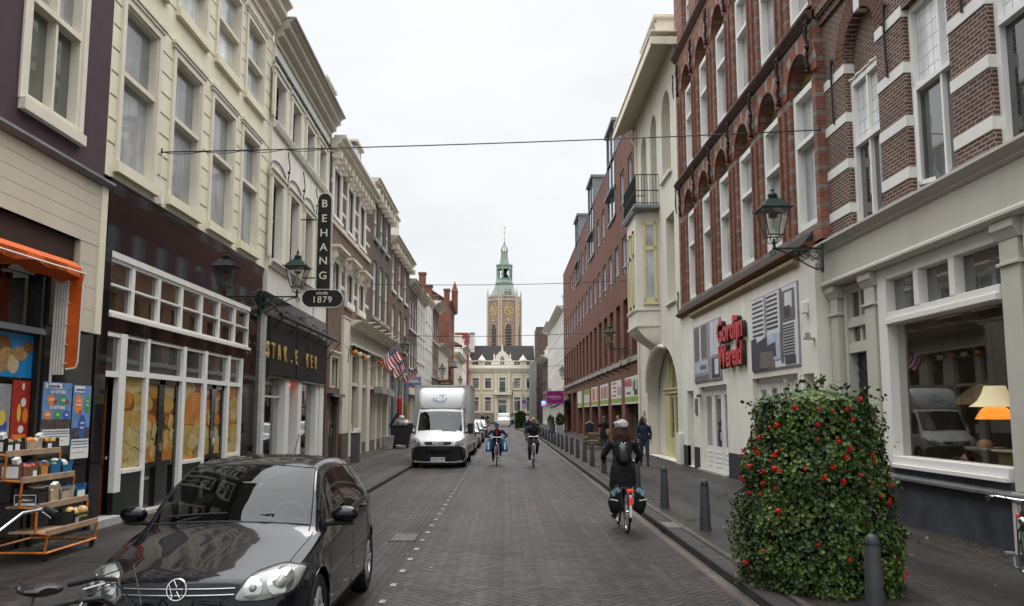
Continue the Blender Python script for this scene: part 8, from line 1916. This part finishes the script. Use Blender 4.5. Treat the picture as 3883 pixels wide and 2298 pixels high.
# ---- flags ----
fr_ = M('flag_red', (.42, .02, .04), .8, .1); fwh = M('flag_white', (.68, .67, .66), .8, .05); fbl = M('flag_blue', (.025, .035, .13), .8, .1)
def make_flag(label, base, tip, h0, h1, drop, sway, fold=.06, seed=0):
    base, tip = V(base), V(tip); t = thing('flag', label, 'flag', tuple(base), 0, 'stars and stripes flags on the cafe front')
    m = MB(); m.tube([(0, 0, 0), tip-base], [.022, .014], 7); m.sphere(tip-base, .04, 8, 6); m.obj('pole', M('pale_wood', (.42, .36, .27), .6, .2), t, smooth=True)
    NS, NT_ = 26, 20; G = []
    for i in range(NS+1):
        s = i/NS; p = (tip-base)*(h0+(h1-h0)*s); row = []
        for j in range(NT_+1):
            q = j/NT_; d = V(sway)*q*q + V((0, 0, -drop*q*(1-.25*s)))
            d += V((.35*fold*math.sin(7*s+3*q+seed), fold*math.sin(11*s+2.5*q+seed)*(.3+q), 0)) + (tip-base).normalized()*(-.25*q*(s-.4))*drop*.6
            row.append(p+d)
        G.append(row)
    m = MB()
    for i in range(NS):
        for j in range(NT_):
            s = (i+.5)/NS; q = (j+.5)/NT_; k = int(s*13)
            m.mi = (0 if k % 2 == 0 else 1)
            if s > 6/13+.0 and q < .42: m.mi = 2 if not ((i+j) % 3 == 0 and j % 2 == 1) else 1
            m.quad(G[i][j], G[i+1][j], G[i+1][j+1], G[i][j+1])
    m.obj('flag_cloth', [fr_, fwh, fbl], t, smooth=True, recalc=False)
make_flag('large striped flag with blue starred corner flying from the first cafe pole', (-6.7, 39.5, 3.87), (-4.95, 40, 5.45), .45, .87, .78, (.30, 0, 0), .08)
make_flag('half furled striped flag on the second cafe pole', (-6.7, 43.7, 3.70), (-5.2, 44, 5.0), .5, .92, .6, (.15, 0, 0), .12, 2)
make_flag('bunched striped flag above the white shop sign', (-6.7, 48.3, 3.57), (-4.9, 48.5, 4.80), .45, .88, .45, (.05, 0, 0), .12, 4)
# ---- hanging shop signs ----
t = thing('shop_sign', 'white projecting sign with blue script Budding and blue strip', 'sign', (-5.55, 50, 4.0))
MB().box(-.52, .52, -.06, .06, -.36, .36).obj('panel', pvc, t); MB().box(-.53, .53, -.07, -.061, -.36, -.19).obj('blue_strip', blp, t); text('Budding', .40, MATS['poster_ink_blue'], t, (0, -.07, .08), (R(90), 0, 0), shear=.35, ext=.003, bold=.006, sx=.78); text('WONINGINRICHTING', .10, whp, t, (0, -.078, -.275), (R(90), 0, 0), ext=.002); MB().box(-1.2, -.52, -.02, .02, .2, .24).obj('arm', iron, t)
t = thing('shop_sign', 'small brown projecting sign over the box truck', 'sign', (-5.6, 78, 4.7)); MB().box(-.7, .7, -.06, .06, -.35, .35).obj('panel', M('sign_brown', (.07, .05, .03), .6, .2), t, bevel=.02); MB().box(-.45, .45, -.068, -.061, .02, .12).obj('faded_stripe', M('sign_ochre', (.4, .3, .15), .5, .3), t); MB().box(-1.2, .7, -.02, .02, .38, .42).obj('arm', iron, t)
mag = M('magenta_sign', (.28, .015, .17), .4, .5, .9)
t = thing('shop_sign', 'purple projecting sign with pale lettering at the end of the brick block', 'sign', (5.05, 84, 3.55)); MB().box(-.85, .85, -.08, .08, -.63, .63).obj('panel', mag, t); text('Indischka', .36, M('lilac_lettering', (.6, .42, .5), .5, 0), t, (-.05, -.09, .06), (R(90), 0, 0), ext=.003, bold=.004); text('THE BEST OF INDIA', .11, MATS['lilac_lettering'], t, (.05, -.09, -.18), (R(90), 0, 0), ext=.003)
pk = M('pink_sign_edge', (.55, .30, .40), .5, 0); MB().box(-.88, .88, -.085, .085, .63, .66).box(-.88, .88, -.085, .085, -.66, -.63).box(-.88, -.85, -.085, .085, -.63, .63).box(.85, .88, -.085, .085, -.63, .63).obj('border', pk, t); MB().box(.88, 1.6, -.03, .03, .3, .36).obj('arm', iron, t)
t = thing('neon_shop_sign', 'small lit blue and pink sign low on the far right row', 'sign', (5.6, 122, 3.4)); MB().box(-.3, .3, -.06, .06, -.38, .38).obj('panel', M('neon_blue', (.08, .12, .7), .4, 0, emit=1.2), t); MB().box(-.2, .25, -.08, -.061, .02, .30).obj('green_tube', M('neon_green', (.15, .9, .5), .4, 0, emit=1.2), t); MB().box(-.24, .2, -.08, -.061, -.30, -.05).obj('pink_tube', M('neon_pink', (.9, .1, .5), .4, 0, emit=1.2), t); MB().box(.3, 1.0, -.02, .02, .1, .14).obj('arm', iron, t)
t = thing('traffic_sign', 'round no parking sign on a pole before the mansion', 'traffic sign', (3.2, 140, 0)); m = MB(); m.cyl((0, 0, 0), (0, 0, 4.8), .05, .05, 8); m.obj('pole', steel, t); MB().box(-.45, .45, -.08, -.05, 2.7, 4.6).obj('backing', M('sign_grey', (.3, .3, .32), .6, 0), t); m = MB(); m.lathe([(.001, -.10), (.33, -.10), (.33, -.09), (.001, -.09)], 20, (0, 0, 3.9), 'y'); m.obj('red_ring', M('sign_red', (.5, .02, .02), .5, 0), t); m = MB(); m.lathe([(.001, -.12), (.24, -.12), (.24, -.10), (.001, -.10)], 20, (0, 0, 3.9), 'y'); m.obj('blue_disc', blp, t)
t = thing('awning', 'dark grey awning below the purple sign', 'awning', (6.6, 90, 0)); m = MB(); m.prism([(0, -5, 3.6), (-1.6, -5, 2.7), (-1.6, -5, 2.5), (0, -5, 3.4)], (0, 9, 0)); m.obj('canvas', M('grey_canvas', (.08, .08, .08), .85, .2), t)
# ---- left footway: service column, tub, container, furled parasol ----
t = thing('parking_meter', 'grey metal service column with a white lid on the left footway', 'service column', (-5.80, 32.6, .112))
m = MB(); m.box(-.17, .17, -.12, .12, 0, 1.12); m.obj('cabinet', M('column_grey', (.10, .095, .09), .6, .2, 4), t, bevel=.012); m = MB()
for x in (-.09, .0, .09): m.box(x-.012, x+.012, -.135, -.12, .04, 1.1)
m.obj('ribs', MATS['column_grey'], t); MB().box(-.19, .14, -.16, .14, 1.12, 1.16).box(-.10, .19, -.1, .12, 1.16, 1.30).obj('lid', pvc, t, bevel=.01)
t = thing('plant_tub', 'pale square zinc tub beside the cafe on the left footway', 'planter', (-6.15, 44.3, .112)); m = MB(); m.ring([[(sx*.20, sy*.20, 0) for sx, sy in ((-1, -1), (1, -1), (1, 1), (-1, 1))], [(sx*.26, sy*.26, .62) for sx, sy in ((-1, -1), (1, -1), (1, 1), (-1, 1))]]); m.obj('tub', M('zinc_tub', (.36, .36, .35), .6, .3, 4), t); MB().box(-.28, .28, -.28, .28, .62, .68).obj('rim', MATS['zinc_tub'], t, bevel=.01)
t = thing('waste_container', 'dark wheeled waste container overflowing with white bags on the left footway', 'waste container', (-5.65, 45.6, .112)); dm = M('container_plastic', (.035, .037, .037), .6, .2, 6)
m = MB(); m.ring([[(sx*.42, sy*.36, .18) for sx, sy in ((-1, -1), (1, -1), (1, 1), (-1, 1))], [(sx*.55, sy*.48, 1.15) for sx, sy in ((-1, -1), (1, -1), (1, 1), (-1, 1))], [(sx*.60, sy*.52, 1.17) for sx, sy in ((-1, -1), (1, -1), (1, 1), (-1, 1))], [(sx*.60, sy*.52, 1.25) for sx, sy in ((-1, -1), (1, -1), (1, 1), (-1, 1))]]); m.obj('bin_body', dm, t, bevel=.02)
m = MB(); m.obox(Matrix.Translation((-.38, 0, 1.55)) @ Matrix.Rotation(R(-58), 4, 'Y'), .85, 1.0, .05); m.obj('open_lid', dm, t, bevel=.02)
for sx in (-1, 1):
    for sy in (-1, 1): m = MB(); m.lathe([(.001, -.03), (.10, -.03), (.10, .03), (.001, .03)], 14, (sx*.36, sy*.3, .10), 'x'); m.obj('castor', rubber, t)
m = MB()
for q in ((.0, -.1, 1.38, .28), (.22, .1, 1.33, .22), (.05, -.2, 1.62, .17), (.3, -.25, 1.3, .16)): m.sphere(q[:3], (q[3], q[3]*.9, q[3]*.9), 12, 8)
for i, v_ in enumerate(m.v): m.v[i] = tuple(V(v_)+V(v_).normalized()*.05*mnoise.noise(V(v_)*9))
m.obj('rubbish_bags', M('white_bag_plastic', (.50, .47, .45), .5, .5, 5), t, smooth=True)
t = thing('furled_parasol', 'red furled parasol standing behind the waste container', 'parasol', (-5.98, 47.3, .112)); m = MB(); m.lathe([(.12, 1.0), (.14, 1.1), (.15, 2.6), (.13, 2.72), (.02, 2.78)], 12); m.obj('furled_cloth', M('bright_red_canvas', (.45, .02, .02), .7, .15), t, smooth=True); m = MB(); m.cyl((0, 0, 0), (0, 0, 2.85), .025, .025, 8); m.obj('pole', pvc, t); m = MB(); m.lathe([(.25, 0), (.25, .06), (.05, .1)], 16); m.obj('base', concrete, t)
# ---- right footway things ----
olv = M('olive_upholstery', (.11, .085, .05), .8, .3, 9)
t = thing('armchair', 'worn olive armchair put out on the right footway', 'armchair', (4.72, 44.6, .114), R(-20)); MB().box(-.38, .38, -.36, .30, .18, .46).obj('seat', olv, t, bevel=.05); MB().box(-.42, .42, .24, .42, .18, .84).obj('backrest', olv, t, bevel=.06)
for s in (-1, 1): MB().box(s*.40-.08, s*.40+.08, -.38, .3, .18, .60).obj('armrest', olv, t, bevel=.05)
for sx in (-1, 1):
    for sy in (-1, 1): m = MB(); m.cyl((sx*.33, sy*.28, 0), (sx*.33, sy*.28, .2), .018, .025, 8); m.obj('leg', darkw, t)
t = thing('clothes_stand', 'stand with a navy jacket on a pale hanger behind the armchair', 'clothes stand', (4.75, 47.2, .114)); m = MB(); m.cyl((0, 0, 0), (0, 0, 1.5), .015, .015, 8); m.lathe([(.18, 0), (.18, .03), (.02, .05)], 14); m.obj('stand_pole', steel, t); m = MB(); m.tube([(-.22, 0, 1.28), (0, 0, 1.40), (.22, 0, 1.28)], .016, 6); m.tube([(0, 0, 1.4), (.02, 0, 1.47), (-.02, 0, 1.5)], .008, 5); m.obj('hanger', cream, t); m = MB(); loft(m, [(0, 0, .80), (0, 0, 1.0), (0, 0, 1.25), (0, 0, 1.36)], [(.22, .08), (.22, .09), (.24, .08), (.08, .05)]); m.obj('jacket', navyc, t, smooth=True)
def aboard(label, x, y, mat):
    t = thing('pavement_board', label, 'sandwich board', (x, y, .114)); m = MB()
    for s in (-1, 1): m.obox(Matrix.Translation((0, s*.16, .45)) @ Matrix.Rotation(R(s*16), 4, 'X'), .6, .03, .92)
    m.obj('board', mat, t); m = MB()
    for sx in (-.3, .3): m.tube([(sx, -.30, 0), (sx, 0, .95), (sx, .30, 0)], .018, 5)
    m.obj('board_frame', whp, t)
aboard('black sandwich board, farther of the two by the purple sign', 4.45, 79, blackp); aboard('grey sandwich board, nearer of the two by the purple sign', 4.4, 67.5, steel)
# ---- foliage ----
leafm = [M('geranium_leaf_%s' % n, c, .45, .25, 9, spec=.35) for n, c in (('dark', (.016, .036, .006)), ('mid', (.038, .074, .011)), ('fresh', (.066, .115, .017)), ('yellow', (.17, .18, .03)))]
def leaf(mb, p, n, size, roll, mi, lobes=5):
    n = n.normalized(); a = n.orthogonal().normalized(); a.rotate(Matrix.Rotation(roll, 3, n)); b_ = n.cross(a); pts = []
    for k in range(lobes*2):
        t = 2*math.pi*k/(lobes*2); q = size*(1.0 if k % 2 == 0 else .66); pts.append(p+a*q*math.cos(t)+b_*q*math.sin(t)+n*(size*.22*(1 if k % 2 == 0 else .6)))
    mb.mi = mi; c = len(mb.v); mb.v.append(tuple(p)); mb.v += [tuple(q) for q in pts]
    for k in range(len(pts)): mb.f.append((c, c+1+k, c+1+(k+1) % len(pts))); mb.m.append(mi)
pl_ = thing('geranium_column', 'tall column planter overgrown with green leaves and red geranium flowers', 'planter', (3.50, 9.50, .114))
rp = [(0, .84), (.4, .87), (.9, .80), (1.4, .73), (1.7, .69), (1.92, .64), (2.04, .52), (2.14, .08)]
def rad(z):
    for (a, b_), (c, d) in zip(rp[:-1], rp[1:]):
        if z <= c: return b_+(d-b_)*(z-a)/(c-a)
    return .05
def bump_r(an, z): return 1+.17*mnoise.noise(V((math.cos(an)*2.2, math.sin(an)*2.2, z*2.0)))+.11*mnoise.noise(V((math.cos(an)*6, math.sin(an)*6, z*5)))
m = MB(); m.lathe([(max(rad(z)-.22, .03), z) for z in [0, .2, .5, .9, 1.3, 1.6, 1.85, 2.0, 2.1]], 20); m.obj('shade_core', M('shade_core_dark', (.010, .014, .006), .9, .3), pl_, smooth=True)  # solid core added inside; its near-black colour stands for shade between the leaves
m = MB(); rl = random.Random(3)
for k in range(26000):
    z = rl.random()*2.15; 
    if rl.random() < .10: z = 1.9+.25*rl.random()
    an = rl.uniform(0, 6.283); d = rl.random()**1.6*.24; rr = max(rad(z)*bump_r(an, z)-d+.02, .02)
    p = V((rr*math.cos(an), rr*math.sin(an), z)); up_ = .3+(1.4 if z > 2.0 else 0)
    n = V((math.cos(an), math.sin(an), up_))+V((rl.gauss(0, .55), rl.gauss(0, .55), rl.gauss(0, .45)))
    g = mnoise.noise(V((p.x*3, p.y*3, p.z*3)))+rl.gauss(0, .35); mi = 0 if g < -.25 else (1 if g < .28 else (2 if g < 1.0 else 3))
    if rl.random() < .012: mi = 3
    leaf(m, p, n, rl.uniform(.013, .031), rl.uniform(0, 6), mi)
for k in range(70):   # stray sprigs
    an = rl.uniform(0, 6.283); z = rl.choice((rl.uniform(.3, 2.1), rl.uniform(1.9, 2.2))); b0 = rad(z)*bump_r(an, z); L_ = rl.uniform(.06, .22)
    for q in range(6):
        f = q/5; p = V(((b0+L_*f)*math.cos(an), (b0+L_*f)*math.sin(an), z+(.10 if z > 1.7 else -.02)*f)); leaf(m, p+V((rl.gauss(0, .02), rl.gauss(0, .02), rl.gauss(0, .02))), V((rl.gauss(0, 1), rl.gauss(0, 1), 1)), rl.uniform(.018, .032), rl.uniform(0, 6), rl.choice((1, 2)))
m.obj('foliage', leafm, pl_, recalc=False)
fl = M('geranium_red', (.65, .012, .010), .5, .25, 30)
fm_ = MB(); 
for k in range(24):
    d = V((rl.gauss(0, 1), rl.gauss(0, 1), rl.gauss(0, 1))).normalized(); leaf(fm_, d*.032*rl.uniform(.5, 1.1), d+V((0, 0, .3)), .015, rl.random()*6, 0, 4)
fme = fm_.mesh('flower_cluster', fl, recalc=False)
for k in range(78):
    an = rl.uniform(R(150), R(390)) if k < 80 else rl.uniform(0, 6.28); z = rl.uniform(.15, 2.15); z = z if rl.random() < .45 else rl.uniform(.9, 2.1); rr = rad(z)*bump_r(an, z)+.035
    o = link('flower_cluster', fme, pl_, (rr*math.cos(an), rr*math.sin(an), z)); s = rl.uniform(.4, .95); o.scale = (s,)*3; o.rotation_euler = (rl.random()*3, rl.random()*3, rl.random()*3)
def shrub(label, x, y, w, h, dens, cat='shrub', pot=True, box=False, z0=.114):
    t = thing('potted_shrub' if pot else 'clipped_hedge', label, cat, (x, y, z0)); m = MB()
    for k in range(dens):
        if box: p = V((rl.uniform(-w, w), rl.uniform(-w, w), rl.uniform(0, h))); ax = rl.choice((0, 1, 2)); 
        else:
            d = V((rl.gauss(0, 1), rl.gauss(0, 1), rl.gauss(0, 1))).normalized()*rl.uniform(.5, 1.0); p = V((d.x*w, d.y*w, h*.62+d.z*h*.40))
        if box:
            if ax == 2: p.z = h
            elif ax == 1: p.y = -w
            else: p.x = rl.choice((-w, w))
            p += V((rl.gauss(0, .03), rl.gauss(0, .03), rl.gauss(0, .03)))
            if p.z > h-.3: p.x *= 1-.5*max(0, (p.z-(h-.3)))/.3
        leaf(m, p, V((rl.gauss(0, 1), rl.gauss(0, 1), rl.gauss(.3, 1))), rl.uniform(.05, .09), rl.random()*6, rl.choice((0, 0, 1, 1, 2)), 3)
    m.obj('foliage', leafm, t, recalc=False)
    if pot: m = MB(); m.lathe([(.001, 0), (.18, 0), (.24, .45), (.22, .45), (.2, .40), (.001, .4)], 16); m.obj('pot', steel, t); m = MB(); m.cyl((0, 0, .4), (0, 0, h*.5), .03, .02, 6); m.obj('stem', darkw, t)
    else: MB().box(-w+.05, w-.05, -w+.05, w-.05, 0, h-.1).obj('shade_core', MATS['shade_core_dark'], t)  # solid block filling the hedge, coloured dark as the shade behind its leaves
shrub('dark leafy shrub in a pot, left one under the grey awning', 4.7, 86, .38, 1.7, 500); shrub('fuller olive shrub in a pot, right one under the grey awning', 5.55, 84.5, .5, 1.9, 800); shrub('big clipped dark green hedge block at the far kerb', 1.95, 106, .62, 2.15, 3000, 'hedge', False, True, 0)
struct('kerb_widening', MB().prism([(2.64, 72, -.05), (2.64, 150, -.05), (1.25, 150, -.05), (1.25, 108, -.05), (1.5, 100, -.05)], (0, 0, .16)), m_walk, 'widened right footway near the far crossing')
t = thing('low_railing', 'low dark railing along the right kerb beyond the bollards', 'railing', (2.95, 72, .114)); m = MB()
for k in range(30): m.box(-.03-.028*k*.35, .03-.028*k*.35, k*1.1, k*1.1+.06, 0, .95)
for z in (.3, .6, .92): m.tube([(0, 0, z), (-.3, 32, z)], .03, 5)
m.obj('rails', iron, t)
# =============== GREENGROCER STAND ===============
orr = M('orange_painted_steel', (.52, .17, .03), .5, .45, 7, dirt=.6); shf = M('worn_shelf_board', (.36, .25, .16), .7, .3, 6, dirt=.5)
t = thing('produce_rack', 'stepped orange rack on castors with wooden shelves outside the greengrocer', 'rack', (-6.4, 11.55, .112))
YA, YB = -.65, .65; SH = [(-.03, 1.37), (.19, 1.03), (.40, .69), (.56, .37)]; SB = [-.38, -.2, .0, .05]
for k, (x, z) in enumerate(SH):
    m = MB(); m.box(SB[k], x, YA, YB, z-.025, z); m.box(x-.02, x+.005, YA-.01, YB+.01, z-.05, z+.03); m.obj('shelf', shf, t, bevel=.004)
m = MB()
for y in (YA, YB):
    zz = [(-.40, 1.34), (-.03, 1.34), (-.03-.02, 1.02), (.19, 1.0), (.17, .68), (.40, .66), (.40, .36), (.56, .34), (.53, .11)]
    for a, c in zip(zz[:-1], zz[1:]):
        m.tube([(a[0], y, a[1]), (c[0], y, c[1])], .018, 4)
    m.tube([(-.40, y, .11), (.56, y, .11)], .018, 4); m.tube([(-.38, y, .11), (-.38, y, 1.34)], .018, 4)
for x, z in ((.55, .11), (-.38, .11), (-.38, 1.34), (.55, .34)): m.tube([(x, YA, z), (x, YB, z)], .018, 4)
m.obj('rack_frame', orr, t)
for x in (-.36, .52):
    for y in (YA+.05, YB-.05): m = MB(); m.lathe([(.001, -.015), (.05, -.015), (.05, .015), (.001, .015)], 14, (x, y, .05), 'x'); m.box(x-.025, x+.025, y-.02, y+.02, .06, .11); m.obj('castor', rubber, t)
crk = M('black_card_crate', (.022, .022, .022), .6, .2); crw = M('pale_wood_crate', (.42, .33, .22), .7, .3, 9); crb = M('blue_plastic_crate', (.02, .13, .28), .5, .2); cro = M('orange_card_crate', (.50, .22, .05), .6, .3, 5); crr = M('brown_card_crate', (.20, .09, .06), .7, .4, 5)
pc = {n: M('produce_'+n, c, .45, .3, 15) for n, c in (('mango', (.40, .10, .05)), ('apple', (.30, .02, .03)), ('orange', (.70, .20, .02)), ('green', (.20, .28, .06)), ('white', (.60, .60, .52)), ('pepper', (.45, .03, .02)), ('grape', (.03, .012, .03)), ('aubergine', (.02, .012, .03)), ('melon', (.60, .38, .14)), ('radish', (.35, .03, .14)))}
def crate(name, label, k, y0, y1, h, mat, prods, n=12, size=.04, stickers=(), slot=False, depth=.30, tilt=0, paper=False):
    x1 = SH[k][0]-.015; x0 = x1-depth; z = SH[k][1]+.002; c = thing(name, label, 'crate', (-6.4+(x0+x1)/2, 11.55+(y0+y1)/2, .112+z)); W = depth/2; D = (y1-y0)/2-.006; th = .008; h *= 1.3; size *= 1.15
    m = MB(); m.box(-W, W, -D, D, 0, .01); m.box(-W, -W+th, -D, D, .01, h); m.box(W-th, W, -D, D, .01, h*.8); m.box(-W+th, W-th, -D, -D+th, .01, h); m.box(-W+th, W-th, D-th, D, .01, h)
    for sx in (-1, 1):
        for sy in (-1, 1): m.box(sx*(W-.02)-.02, sx*(W-.02)+.02, sy*(D-.012)-.011, sy*(D-.012)+.011, .01, h+.02)
    m.obj('crate_shell', mat, c)
    r_ = random.Random(int((y0+3)*100)+k); mats = [pc[p] for p in prods]; m = MB()
    for q in range(n):
        m.mi = q % len(mats); s = size*r_.uniform(.75, 1.15); n0 = len(m.v); el = 3.0 if prods[0] == 'aubergine' else 1.0
        m.sphere((0, 0, 0), (s, s*el, s*.9), 10, 7); m.xf(Matrix.Translation((r_.uniform(-W+s, W-s), r_.uniform(-D+s, D-s) if el == 1 else 0, h*.55+s*.5+r_.uniform(0, .025))) @ Matrix.Rotation(r_.uniform(-.7, .7), 4, 'Z') @ Matrix.Rotation(r_.uniform(-.3, .3) if el > 1 else 0, 4, 'X'), n0)
    m.obj('produce', mats, c, smooth=True)
    m = MB()
    for a, b_, e, f in stickers: m.box(W+.0005, W+.002, a, e, b_, f); 
    for a, b_, e, f in stickers[:1]: m.box(-W+.04, W-.05, -D-.0025, -D-.0005, .02, h-.03)
    if stickers: m.objs('paper_label', whp, c)
    if paper: m = MB(); m.box(-.02, .05, -.05, .04, h*.7, h+.10); m.xf(Matrix.Rotation(.4, 4, 'X')); m.obj('price_card', whp, c)
    return c
crate('produce_crate', 'black crate of mangoes and apples with white labels on the top shelf', 0, -.64, -.22, .13, crk, ['mango', 'apple', 'green', 'radish'], 16, .045, [(-.18, .02, -.08, .10), (-.02, .03, .08, .11)], paper=True)
crate('produce_crate', 'pale wooden crate of oranges, middle of the top shelf', 0, -.21, .22, .12, crw, ['orange', 'white', 'orange'], 12, .045)
crate('produce_crate', 'black crate with white packets at the far end of the top shelf', 0, .23, .64, .11, crk, ['white', 'green', 'orange'], 10, .05, [(-.1, .03, .0, .09)], paper=True)
crate('produce_crate', 'brown card crate of red peppers on the second shelf', 1, -.64, -.24, .15, crr, ['pepper', 'mango', 'pepper'], 14, .04, [(.05, .02, .14, .10)], paper=True)
crate('produce_crate', 'orange card crate, second on the second shelf', 1, -.23, .0, .13, cro, ['pepper', 'white'], 8, .035, [])
crate('produce_crate', 'blue crate of green vegetables on the second shelf', 1, .01, .32, .15, crb, ['green', 'green', 'white'], 10, .045)
crate('produce_crate', 'blue crate of cauliflowers at the far end of the second shelf', 1, .33, .64, .12, crb, ['white'], 9, .062)
c = crate('produce_crate', 'black and white printed box on the third shelf', 2, -.64, -.36, .16, crk, ['white'], 3, .03, [])
for o in list(c.children):
    if o.name.startswith('produce'): bpy.data.objects.remove(o)
MB().box(-.14, .14, -.1375, -.1355, .012, .15).obj('white_print', whp, c); MB().box(-.132, .132, -.139, -.1376, .045, .142).obj('black_print_field', ink, c)
text('Fuheroc', .055, whp, c, (0, -.1395, .085), (R(90), 0, 0), shear=.4, ext=.0006, bold=.001); text('de Luxe', .02, ink, c, (0, -.1385, .028), (R(90), 0, 0), ext=.0006)
crate('produce_crate', 'pale wooden empty crate on the third shelf', 2, -.35, -.08, .17, crw, ['white', 'grape'], 3, .03, [])
crate('produce_crate', 'crate of dark grapes in paper on the third shelf', 2, -.07, .32, .13, crw, ['grape', 'grape', 'grape', 'white'], 34, .026, [], paper=True)
crate('produce_crate', 'blue crate of aubergines at the far end of the third shelf', 2, .33, .64, .14, crb, ['aubergine'], 6, .035, [(-.1, .03, .10, .11)])
c = crate('produce_crate', 'black box of yellow melons on the lowest shelf', 3, .0, .5, .14, crk, ['melon', 'melon', 'white'], 8, .065, [], depth=.34)
text('Galia Melons', .05, M('yellow_print', (.6, .5, .05), .5, 0), c, (.172, 0, .10), (R(90), 0, R(90)), ext=.0006); MB().box(.1715, .1725, -.20, -.10, .02, .10).obj('grey_label', gryp, c)
bpy.context.view_layer.update()
